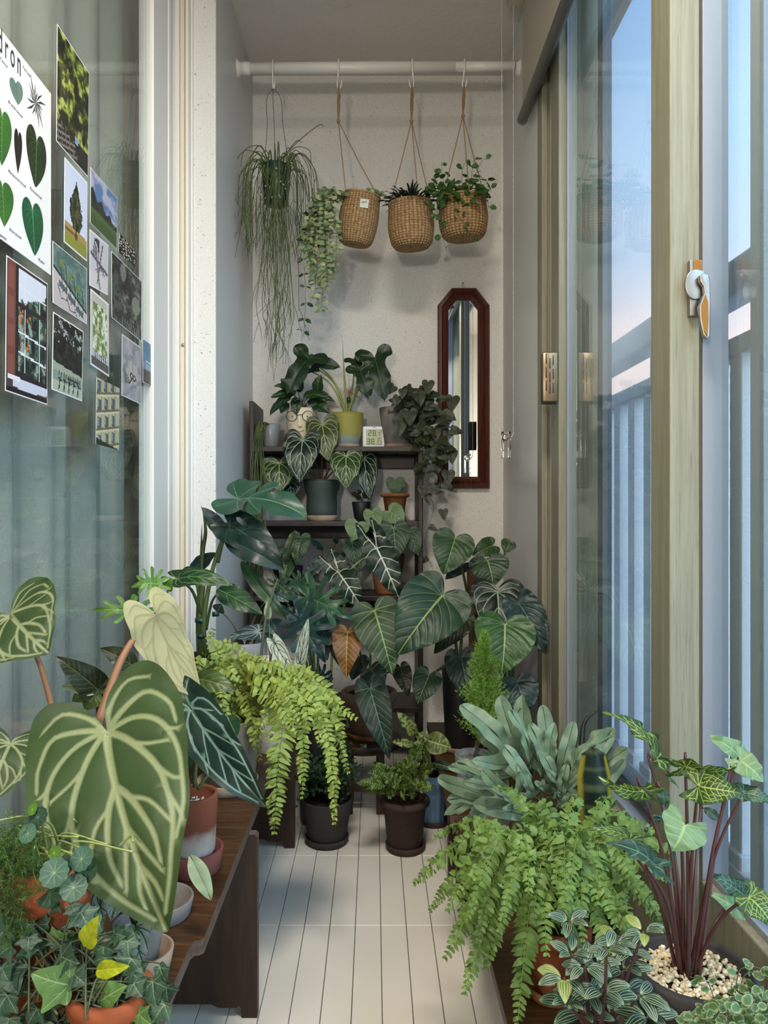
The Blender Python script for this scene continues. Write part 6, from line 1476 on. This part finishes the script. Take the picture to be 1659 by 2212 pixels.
# syngonium in the wide dark bowl
YY = .86
t = thing('arrowhead_plant', 'wide dark bowl topped with pebbles holding maroon-stemmed yellow-veined arrow leaves', 'potted plant', (S(1503-CX, YY), YY, ZR))
cxs = S(1495-CX, YY); pot(t, cxs, YY, ZR, .300, .064, .048, M_CHAR, 'bowl'); so = np.array(t['soil'])
pebbles(t, 620, .056, cxs, YY, so[2]+.002, 5, .0035)
root = so+np.array([-.006, 0, .0])
for a, tp_, w, m_, tpn, dy, kw in (((1420, 1638), (1298, 1536), 52, L_SYN, 'syng', .06, dict(n=(.55, -.75, .5))), ((1484, 1657), (1592, 1648), 66, L_SYN, 'syng', -.03, dict(n=(-.1, -.8, -.55))), ((1510, 1699), (1600, 1714), 72, L_SYN, 'syng', -.05, dict(n=(0, -1, .35))), ((1601, 1643), (1530, 1588), 60, L_SYNL, 'syng_plain', .03, dict(n=(.3, -.9, .4))), ((1601, 1645), (1650, 1690), 60, L_SYNL, 'syng_plain', -.02, dict(n=(.2, -.9, .4))), ((1607, 1713), (1672, 1740), 46, L_SYND, 'syng', -.03, dict(n=(.1, -.7, .8))), ((1479, 1782), (1452, 1838), 104, L_SYNL, 'syng_plain', -.05, dict()), ((1390, 1708), (1291, 1676), 46, L_SYN, 'syng', -.02, dict(n=(.2, -.8, -.4))), ((1413, 1868), (1306, 1820), 52, L_SYND, 'syng_plain', -.04, dict(n=(-.3, -.7, .8))), ((1362, 1812), (1248, 1796), 34, L_SYN, 'syng', -.02, dict(n=(0, -.7, .8))), ((1607, 1935), (1535, 1885), 56, L_SYND, 'syng', .05, dict()), ((1620, 1940), (1668, 2000), 76, L_SYN, 'syng', -.05, dict(n=(.2, -.9, .6))), ((1590, 1960), (1528, 1928), 40, L_SYNL, 'syng_plain', .04, dict()), ((1428, 1700), (1436, 1745), 26, L_SYND, 'lance', .02, dict()), ((1520, 1745), (1558, 1775), 22, L_SYND, 'lance', .06, dict())):
    j = P(a[0], a[1], YY+dy); b = root+np.array([(j[0]-root[0])*.10, q.normal(0, .006), 0])
    o = leaf(t, tpn, a, tp_, w, YY+dy, m_, stem=tuple(b), sm=MATS['petiole_maroon'], sr=.0017, arch=.14, rip=.04, cup=.16, **kw)
mk('stake', *tube([so, P(1456, 1850, YY+.02), P(1452, 1770, YY+.02)], .0025, 7), MATS['garden_tie'], t)
mk('plant_tie', *tube([P(1418+9*math.cos(a), 1767+5*math.sin(a), YY+.02) for a in np.linspace(0, 2*PI, 17)], .002, 6, raw=True), MATS['garden_tie'], t)
# striped peperomia
YZ = .80
t = thing('striped_peperomia', 'dark leafy plant with pale-striped pointed leaves in the right corner below the fern', 'potted plant', (S(1300-CX, YZ), YZ, ZR))
pot(t, S(1300-CX, YZ), YZ, ZR, .235, .052, .042, M_TERRAD, 'rim'); so = np.array(t['soil'])
for x, y, s_, yo in ((1228, 1992, 50, 0), (1218, 2112, 56, 1), (1262, 2086, 52, 0), (1362, 2052, 50, 0), (1390, 2012, 42, 1), (1300, 2140, 60, 0), (1345, 2095, 56, 0), (1255, 2190, 66, 0), (1380, 2150, 62, 0), (1320, 2195, 64, 0), (1400, 2195, 62, 0), (1330, 2035, 46, 1), (1290, 2080, 46, 0), (1235, 2060, 44, 0), (1275, 2150, 56, 0), (1350, 2150, 60, 0), (1310, 2050, 46, 0), (1225, 2165, 52, 0)):
    s_ *= 1.1; yy = YZ-.03+q.normal(0, .025); c = P(x, y, yy); st_ = mk('stem', *tube([so+q.normal(0, .012, 3)*[1, 1, 0], (so+c)/2+np.array([0, 0, .012]), c], [.0022, .0014], 6), MATS['petiole_maroon'], t); a0 = q.uniform(0, 1.5)
    for k in range(5):
        a = a0+2*PI*k/5+q.normal(0, .2); L = S(s_, yy)*q.uniform(.85, 1.15); e = nrm([math.cos(a), math.sin(a)*.8-.15, q.uniform(-.25, .35)])
        SEED[0] += 1; V, Fc, ve, tn, nn = leafgeo('striped', c+e*.003, c+e*L, L*.46, (e[0]*.4, -.55, .85), arch=.14, cup=.22, seed=SEED[0]); mk('leaf', V, Fc, L_STRY if (yo and k % 2) else L_STR, t, dict(vein=ve, tone=tn))
# creeping fig
YX = .76
t = thing('creeping_fig', 'small cream-edged trailing leaves spilling in front of the pebble bowl, bottom right', 'potted plant', (S(1570-CX, YX), YX, ZR))
pot(t, S(1590-CX, YX), YX, ZR, .215, .044, .038, M_TERRAD, 'rim'); so = np.array(t['soil'])
def rimtone(V, de): return np.clip(1.1-de/.055, 0, 1)
tpl('fig', TPL['ovate_small']['poly'], [], .16, .03, tone=rimtone)
for k in range(44):
    x = q.uniform(1450, 1700); lo = max(2105, 2205-.45*max(0, x-1470)); y = q.uniform(lo, 2240)
    E = P(x, y, YX-.01+q.normal(0, .035)); vine(t, [so, (so+E)/2+np.array([0, 0, .05]), E], L_FIC, 'fig', 15, .0105, q=q, start=.35, asp=.75, zs=.1, r=.0007, n0=(0, -.7, .7), part='trailing_stem')
for pts in ([(1590, 2130), (1620, 2090), (1650, 2095)], [(1540, 2150), (1510, 2120), (1490, 2110)], [(1600, 2130), (1650, 2110), (1668, 2140)]): vine(t, [so]+[P(x, y, YX) for x, y in pts], L_FIC, 'fig', 16, .0100, q=q, start=.2, asp=.75, zs=.1, r=.0007, part='trailing_stem')

# ================================================================== left bench
# lime fern
YL = 1.38
zc = saucer(S(492-CX, YL), YL, ZB, S(66, YL), M_TERRAP, 'pale clay saucer under the grey pot of the lime fern', .020)
t = thing('lime_fern', 'grey pot on the left bench with bright lime fern cascading over the edge', 'potted plant', (S(500-CX, YL), YL, zc))
potpx(t, 500, YL, 1548, zc, 128, 98, M_STONE, 'taper'); so = np.array(t['soil'])
LF = [((575, 1490), (610, 1540), (600, 1660), (592, 1798), -.10, 56), ((620, 1475), (650, 1545), (655, 1640), (652, 1722), -.06, 34), ((650, 1470), (700, 1560), (720, 1680), (722, 1778), -.05, 36), ((640, 1455), (700, 1490), (740, 1530), (768, 1552), .0, 44), ((600, 1450), (660, 1465), (715, 1500), (745, 1620), .0, 44), ((560, 1450), (620, 1462), (690, 1480), (752, 1668), .03, 38), ((560, 1480), (600, 1500), (560, 1570), (585, 1590), -.08, 40), ((480, 1440), (465, 1400), (455, 1375), (460, 1360), .02, 40), ((500, 1440), (480, 1395), (500, 1390), (535, 1415), .04, 40), ((460, 1450), (440, 1420), (428, 1440), (425, 1470), -.03, 38), ((520, 1440), (560, 1430), (600, 1440), (640, 1460), -.02, 44), ((480, 1470), (455, 1460), (440, 1490), (445, 1540), -.06, 40), ((530, 1460), (580, 1470), (620, 1500), (650, 1560), -.07, 46), ((540, 1450), (600, 1455), (660, 1470), (700, 1540), -.02, 46), ((500, 1450), (520, 1420), (548, 1420), (560, 1445), .0, 38), ((500, 1480), (490, 1480), (480, 1520), (500, 1560), -.09, 38), ((540, 1480), (580, 1500), (610, 1530), (640, 1580), -.09, 44), ((570, 1465), (640, 1480), (680, 1510), (690, 1600), -.05, 42), ((480, 1455), (470, 1440), (490, 1445), (520, 1470), -.05, 40), ((600, 1470), (650, 1500), (665, 1540), (660, 1590), -.07, 42), ((515, 1500), (540, 1530), (545, 1560), (560, 1640), -.05, 34)]
for k, (a, b_, c_, e, dy, lw) in enumerate(LF):
    b = so+np.array([q.normal(0, .015), q.normal(0, .015), 0]); pts = [b, P(*a, YL+dy*.3), P(*b_, YL+dy*.7), P(*c_, YL+dy), P(*e, YL+dy)]; ln = sum(np.linalg.norm(pts[i+1]-pts[i]) for i in range(4))
    frond(t, pts, int(max(22, ln/.0080)), S(lw*.60+2, YL), .0080, L_LIME, up=(.35, -.75, .55), ruffle=.55, droop=.22, seed=100+k, r=.0009, basew=.7)
# pink-stemmed dark philodendron
YD = 1.16
t = thing('burgundy_philodendron', 'red-stemmed plant with olive and cream leaves behind the giant veined leaf', 'potted plant', (S(215-CX, YD), YD, ZB))
pot(t, S(240-CX, YD), YD, ZB, .40, .055, .044, M_TERRA, 'rim')
stalks(t, [(228, 1640, YD), (216, 1560, YD), (212, 1490, YD)], .006, .004, MATS['petiole_maroon'])
for a, tp_, w, m_, kw in (((212, 1490), (118, 1417), 66, L_OLVD, {}), ((295, 1444), (214, 1400), 46, L_OLVD, dict(stem=(225, 1590, YD))), ((297, 1444), (388, 1486), 56, L_OLVD, dict(stem=(225, 1590, YD))), ((208, 1494), (132, 1482), 34, L_PAT, {}), ((200, 1486), (150, 1460), 26, L_PAT, {}), ((421, 1466), (511, 1492), 50, L_OLV, dict(stem=(250, 1600, YD))), ((212, 1496), (184, 1535), 50, L_OLV, {}), ((195, 1495), (155, 1515), 36, L_OLV, {}), ((225, 1497), (250, 1493), 24, L_PAT, {}), ((290, 1460), (310, 1490), 60, L_OLVD, {}), ((280, 1420), (250, 1400), 30, L_MONG, {}), ((390, 1560), (372, 1600), 40, L_OLVD, {}), ((300, 1500), (355, 1545), 60, L_OLVD, {}), ((330, 1540), (395, 1590), 60, L_OLV, {}), ((360, 1480), (410, 1550), 50, L_OLV, {})):
    st_ = kw.pop('stem', (214, 1520, YD)); leaf(t, 'ovate' if w < 60 else 'melano', a, tp_, w, YD-.02, m_, stem=st_, arch=.14, cup=.18, sr=.002, sm=MATS['petiole_pale'] if m_ is not L_PAT else MATS['petiole_maroon'], n=(0, -.9, .6), **kw)
# young split-leaf
YV = 1.40
t = thing('young_splitleaf', 'fresh green plant with small lobed leaves by the glass door behind the pale leaf', 'potted plant', (S(350-CX, YV), YV, ZB))
pot(t, S(352-CX, YV), YV, ZB, .44, .05, .04, M_TERRAD, 'rim')
leaf(t, 'mayoi', (306, 1323), (196, 1318), 60, YV-.02, L_MONB, n=(.1, -.7, .9), stem=(352, 1432, YV), sr=.0026, sm=MATS['petiole_pale'], arch=.2, roll=.6)
leaf(t, 'mayoi', (342, 1262), (283, 1268), 80, YV+.0, L_MONB, n=(.1, -1, .5), stem=(350, 1432, YV), sr=.0026, sm=MATS['petiole_pale'], arch=.2)
leaf(t, 'ovate', (330, 1325), (318, 1355), 34, YV, L_MONB, stem=(352, 1432, YV)); leaf(t, 'ovate', (355, 1268), (372, 1250), 40, YV+.02, L_MONB, stem=(352, 1432, YV))
for k in range(18):
    x, y = 355+q.uniform(-16, 22), 1370+q.uniform(0, 60); leaf(t, 'ovate_small', (x, y), (x+q.uniform(-12, 12), y-q.uniform(4, 16)), 11, YV-.03, L_PAT, stem=False)
mk('plant_tie', *tube([P(347, 1432, YV-.01), P(347, 1424, YV-.01)], .011, 14, raw=True), MATS['garden_tie'], t)
# giant anthurium
YJ = .86
t = thing('giant_crystal_anthurium', 'huge heart leaf with broad pale veins dominating the left foreground', 'potted plant', (S(300-CX, YJ), YJ+.07, ZB))
zc = saucer(S(345-CX, .95), .95, ZB, S(72, .95), M_STONE, 'grey saucer on the bench edge behind the giant veined leaf', .022)
pot(t, S(318-CX, .95), .95, zc, .40, .036, .030, M_STONE, 'taper'); so = np.array(t['soil'])
leaf(t, 'crystal', (228, 1578), (362, 2014), 352, YJ-.06, L_HERO, dY=-.10, n=(.12, -1, .28), stem=tuple(so), sm=MATS['petiole_pale'], sr=.004, arch=.10, cup=.16, rip=.012, sink=.010, roll=-.12)
leaf(t, 'crystal', (22, 1328), (104, 1412), 215, YJ+.06, L_HERO, dY=-.03, n=(.25, -1, .2), stem=(130, 1600, YJ+.08), sm=MATS['petiole_brown'], sr=.003, arch=.1, cup=.12, rip=.03)
leaf(t, 'crystal', (22, 1606), (-22, 1738), 150, YJ+.04, L_HERO, dY=-.05, n=(.2, -1, .3), stem=(100, 1700, YJ+.08), sm=MATS['petiole_pale'], sr=.003, arch=.1)
leaf(t, 'crystal', (336, 1330), (446, 1516), 122, YJ+.16, L_PALE, dY=.0, n=(.5, -1, .1), stem=(210, 1570, YJ+.08), sm=MATS['petiole_brown'], sr=.0042, arch=-.08, cup=-.15, roll=.45, sink=-.006, label='pale underside of a leaf turned to the camera')
# king anthurium in the stained terracotta pot
YI = 1.07
def stained():
    tt = NT('limed_terracotta'); b = tt.bsdf(None, .85, .15); tc = tt.n('ShaderNodeTexCoord'); sx = tt.n('ShaderNodeSeparateXYZ'); tt.l(tc.outputs['Generated'], sx.inputs[0])
    h = tt.math('ADD', sx.outputs['Z'], tt.math('MULTIPLY', tt.math('SUBTRACT', tt.noise(28, 5), .5), .35)); tt.l(tt.ramp(h, [(0, lin('6b3a2c')), (.20, lin('74402f')), (.25, lin('b8aea4')), (.42, lin('a5978c')), (.55, lin('6f4030')), (1, lin('7a4634'))]), b.inputs['Base Color']); return tt.m
zc = saucer(S(418-CX, YI), YI, ZB, S(64, YI), M_PINKC, 'rose-brown clay saucer under the lime-stained terracotta pot', .032)
t = thing('king_anthurium', 'lime-stained terracotta cylinder with one long dark white-veined hanging leaf', 'potted plant', (S(418-CX, YI), YI, zc))
potpx(t, 414, YI, 1712, zc, 112, 96, stained(), 'taper', soil=.02); so = np.array(t['soil']); pebbles(t, 160, .026, so[0], so[1], so[2]+.002, 9, .0026, ('cfc8b8', 'dcd6c8', 'b9b1a2'))
leaf(t, 'warq', (410.5, 1530), (576, 1744), 108, YI-.06, L_WAR, dY=-.04, n=(.1, -1, .45), stem=(395, 1700, YI-.01), sm=MATS['petiole_pale'], sr=.0032, arch=.10, cup=.12, rip=.015, roll=-.25)
leaf(t, 'lance', (490, 1545), (512, 1590), 40, YI+.05, L_MONG, stem=False)
for a, b_ in (((420, 1700), (440, 1560)), ((408, 1702), (398, 1590)), ((428, 1705), (468, 1658))): mk('stem', *tube([P(*a, YI), P((a[0]+b_[0])/2-4, (a[1]+b_[1])/2, YI), P(*b_, YI)], [.003, .0016], 7), MATS['petiole'], t)
leaf(t, 'lance', (410, 1846), (457, 1945), 40, YI-.16, L_PAT, stem=False, arch=.1, n=(.3, -1, .5))
leaf(t, 'velvet', (400, 1610), (392, 1680), 60, YI-.02, L_MONG, stem=False)
# watermelon peperomia
YO = .84
zc = saucer(S(308-CX, YO), YO, ZB, S(66, YO), M_TERRAP, 'cream saucer under the tall grey pot at the bench notch', .022)
t = thing('watermelon_peperomia', 'tall grey pot at the bench edge with silver-striped rounded leaves', 'potted plant', (S(300-CX, YO), YO, zc))
potpx(t, 298, YO, 1990, zc, 112, 84, M_STONE, 'taper')
for a, tp_, w in (((216, 1914), (222, 1982), 68), ((294, 2004), (308, 2078), 64), ((250, 1960), (240, 1990), 30), ((275, 2040), (262, 2075), 44)): leaf(t, 'melon', a, tp_, w, YO-.06, L_MELN, arch=.15, sr=.0018, sm=MATS['petiole'], dY=-.01)
# pennywort
YU = .72
t = thing('pennywort', 'terracotta pot of round coin-shaped leaves under the giant leaf', 'potted plant', (S(110-CX, YU), YU, ZB))
pot(t, S(100-CX, YU), YU, ZB, P(0, 1850, YU)[2], .042, .034, M_TERRA, 'rim'); so = np.array(t['soil'])
for x, y, r, m_ in ((117, 1885, 33, L_PEN), (176, 1855, 27, L_PEN), (159, 1917, 30, L_PEN), (107, 1932, 30, L_PEND), (186, 1882, 26, L_PEND), (117, 1843, 15, L_MONB), (82, 1765, 22, L_PEND), (70, 1748, 12, L_MONB), (140, 1870, 22, L_PEND), (60, 1800, 20, L_PEN)):
    leaf(t, 'disc', (x, y), (x+2, y+r), 2*r, YU-.05+q.normal(0, .008)-(m_ is L_PEN)*.015, m_, dY=-.006, n=(.1*q.normal(), -1, .55), stem=tuple(so+q.normal(0, .015, 3)*[1, 1, 0]), sm=MATS['petiole_pale'], sr=.0011, arch=0, cup=.05, lobe=0)
for k in range(16): a = so+q.normal(0, .018, 3)*[1, 1, 0]; mk('stem', *tube([a, a+np.array([q.normal(0, .01), 0, .03]), a+np.array([q.normal(0, .03), -.02, .035+q.normal(0, .01)])], .0010, 5), MATS['petiole_pale'], t)
# asparagus fern
YQ2 = .74
t = thing('asparagus_fern', 'soft feathery asparagus fern plumes at the left edge above the ivy', 'potted plant', (S(10-CX, YQ2), YQ2, ZB))
pot(t, S(-60-CX, .80), .80, ZB, .370, .045, .037, M_TERRA, 'rim'); so = np.array(t['soil'])
for e, md in (((100, 1880), (40, 1800)), ((60, 1930), (20, 1850)), ((40, 1985), (5, 1900)), ((75, 1850), (20, 1800)), ((20, 2030), (-20, 1930)), ((85, 1920), (40, 1850)), ((10, 1930), (-30, 1850)), ((50, 2010), (10, 1940)), ((25, 1880), (-5, 1840))):
    p = resample(spline([so, P(*md, YQ2-.06), P(*e, YQ2-.09)], 10), 46); m = MB(); V, Fc = tube(p, .0008, 4, raw=True); m.add(V, Fc, 0, vein=0)
    for i in range(8, 46):
        for k in range(3):
            d = nrm(p[min(i+1, 45)]-p[i-1]); sd = nrm(np.cross(d, q.normal(size=3))); L = .015*math.sin(PI*(i-4)/44)+.005; tip = p[i]+sd*L+d*L*.7; 
            for s_ in np.linspace(.15, 1, 9):
                c = p[i]*(1-s_)+tip*s_
                for r_ in range(3):
                    v = nrm(q.normal(size=3)+d*.5); w_ = nrm(np.cross(v, q.normal(size=3)))*.00028; m.add(np.array([c-w_, c+w_, c+v*.0050]), np.array([(0, 1, 2)]), 0, vein=0)
    m.build('frond', L_ASP, t)
# English ivy
YT2 = .68
t = thing('english_ivy', 'terracotta pot of lobed blue-green ivy with lime young leaves, bottom left corner', 'potted plant', (S(200-CX, YT2), YT2, ZB))
pot(t, S(240-CX, YT2), YT2, ZB, P(0, 2130, YT2)[2], .034, .028, M_TERRA, 'rim'); so = np.array(t['soil'])
IV = [((150, 2128), (66, 2102), 122, L_IVYL, -.03), ((210, 2168), (276, 2128), 104, L_IVYL, -.02), ((72, 2062), (66, 2000), 70, L_IVY, -.01), ((130, 2030), (112, 2002), 52, L_IVYL, -.01), ((190, 1985), (150, 1948), 66, L_IVY, .0), ((185, 2046), (214, 1976), 44, L_IVYY, -.05), ((208, 2096), (280, 2088), 36, L_IVYY, -.04), ((60, 1985), (100, 1965), 70, L_IVY, .01), ((20, 2090), (40, 2150), 80, L_IVY, -.02), ((45, 2120), (70, 2150), 60, L_IVY, .0), ((330, 2120), (340, 2180), 66, L_IVY, -.02), ((355, 2170), (330, 2210), 70, L_IVY, -.03), ((250, 2010), (275, 2045), 44, L_IVY, .0), ((15, 2150), (-10, 2200), 90, L_IVY, -.03), ((80, 2180), (60, 2215), 70, L_IVY, -.01), ((140, 2060), (160, 2085), 50, L_IVY, .01), ((215, 2030), (235, 2070), 50, L_IVY, .01), ((100, 2080), (90, 2120), 60, L_IVY, .02), ((180, 2190), (150, 2215), 60, L_IVY, .0), ((260, 2170), (290, 2205), 70, L_IVY, -.01), ((240, 2130), (220, 2160), 50, L_IVY, .02), ((0, 2030), (-15, 2070), 70, L_IVY, .0), ((30, 2030), (10, 1990), 60, L_IVY, .02), ((200, 2100), (190, 2130), 50, L_IVY, .02), ((300, 2190), (330, 2215), 60, L_IVYL, -.03), ((20, 2200), (10, 2240), 80, L_IVY, -.02), ((120, 2215), (110, 2245), 70, L_IVY, -.01), ((85, 2020), (60, 2040), 50, L_IVY, .02), ((165, 2010), (180, 2040), 50, L_IVY, .02), ((345, 2090), (365, 2130), 44, L_IVY, -.01), ((300, 2140), (280, 2170), 50, L_IVY, .02), ((40, 2060), (20, 2090), 60, L_IVY, .03), ((150, 2170), (130, 2200), 60, L_IVY, .02)]
for k in range(150):
    x, y = q.uniform(-20, 365), q.uniform(1930, 2230)
    if y < 1945+.55*max(0, x-170) or (x > 290 and y < 2110): continue
    d = q.uniform(0, 6.28); w = q.uniform(44, 74); IV.append(((x, y), (x+w*.6*math.cos(d), y+w*.6*abs(math.sin(d))), w, L_IVY, q.uniform(-.03, .05)))
for a, tp_, w, m_, dy in IV:
    leaf(t, 'ivy' if m_ is not L_IVYY else 'ovate', a, tp_, w, YT2+dy*.8, m_, stem=tuple(so+np.array([q.normal(0, .02)-.03, q.normal(0, .015), .01])), sm=MATS['vine_stem'], sr=.0007, arch=.08, cup=.12, rip=.02, n=(q.normal(0, .25), -1, .5), roll=q.normal(0, .2))
# ------------------------------------------------------------------ sky, lamps, camera
w = bpy.data.worlds.new('dusk_sky'); bpy.context.scene.world = w; w.use_nodes = True
t = w.node_tree; t.nodes.clear()
tc = t.nodes.new('ShaderNodeTexCoord'); sp = t.nodes.new('ShaderNodeSeparateXYZ'); t.links.new(tc.outputs['Generated'], sp.inputs[0])
nz = t.nodes.new('ShaderNodeTexNoise'); nz.inputs['Scale'].default_value = 2.4; nz.inputs['Detail'].default_value = 6
mp = t.nodes.new('ShaderNodeMapping'); mp.inputs['Scale'].default_value = (1, 1, 5); t.links.new(tc.outputs['Generated'], mp.inputs[0]); t.links.new(mp.outputs[0], nz.inputs['Vector'])
ad = t.nodes.new('ShaderNodeMath'); ad.operation = 'MULTIPLY_ADD'; ad.inputs[1].default_value = .10; t.links.new(nz.outputs[0], ad.inputs[0])
ml = t.nodes.new('ShaderNodeMath'); ml.operation = 'ADD'; ml.inputs[1].default_value = -.05; t.links.new(sp.outputs['Z'], ml.inputs[0]); t.links.new(ml.outputs[0], ad.inputs[2])
rp = t.nodes.new('ShaderNodeValToRGB'); e = rp.color_ramp.elements
stops = [(0, '8fa3c0'), (.06, 'b9c3d6'), (.13, 'd9cfd8'), (.20, 'ecd9d6'), (.27, 'c9d3e6'), (.31, 'b9cfec'), (.42, 'a9cdf3'), (.6, '86b4ea'), (1, '5f96dc')]
while len(e) < len(stops): e.new(.5)
for el, (p, c) in zip(e, stops): el.position = p; el.color = lin(c)
t.links.new(ad.outputs[0], rp.inputs[0])
bg = t.nodes.new('ShaderNodeBackground'); bg.inputs[1].default_value = 2.5; t.links.new(rp.outputs[0], bg.inputs[0])
ow = t.nodes.new('ShaderNodeOutputWorld'); t.links.new(bg.outputs[0], ow.inputs[0])
def lamp(name, typ, loc, power, col, size=.1, target=None):
    d = bpy.data.lights.new(name, typ); d.energy = power; d.color = col
    if typ == 'AREA': d.shape = 'DISK'; d.size = size
    elif typ == 'SUN': d.angle = size
    else: d.shadow_soft_size = size
    o = bpy.data.objects.new(name, d); C.objects.link(o); o.location = loc
    if target is not None: o.rotation_euler = (Vector(target)-Vector(loc)).to_track_quat('-Z', 'Y').to_euler()
    return o
lamp('ceiling_lamp', 'AREA', (0.02, .45, ZC-.03), 34.0, (1, .92, .80), .45, (0.02, .45, 0))
lamp('room_lamp', 'POINT', (-.30, -.60, 1.17), 47.0, (1, .92, .81), .06)
lamp('evening_sky_light', 'SUN', (2.4, -2.2, 2.6), 4.2, (.47, .76, 1.0), math.radians(70), (0, 1.0, .9))
cam = bpy.data.cameras.new('camera'); co = bpy.data.objects.new('camera', cam); C.objects.link(co)
co.location = (0, 0, H); co.rotation_euler = (PI/2, 0, 0)
cam.sensor_fit = 'AUTO'; cam.sensor_width = 36; cam.lens = F/2212*36; cam.clip_start = .02; cam.clip_end = 1000
cam.shift_x = (829.5-CX)/2212; cam.shift_y = -(1106-CY)/2212
sc = bpy.context.scene; sc.camera = co
vs = sc.view_settings; vs.view_transform = 'Standard'; vs.look = 'None'; vs.gamma = 1; vs.exposure = 0.0; vs.use_curve_mapping = False
try:
    sc.cycles.use_adaptive_sampling = True; sc.cycles.adaptive_threshold = .07; sc.cycles.max_bounces = 6; sc.cycles.diffuse_bounces = 3; sc.cycles.glossy_bounces = 3; sc.cycles.transmission_bounces = 8; sc.cycles.transparent_max_bounces = 12
    sc.cycles.use_denoising = True; sc.cycles.sample_clamp_indirect = 6; sc.cycles.caustics_reflective = False; sc.cycles.caustics_refractive = False
except Exception:
    pass
for ob in bpy.data.objects:
    for k in ('_b', 'soil'):
        if k in ob: del ob[k]
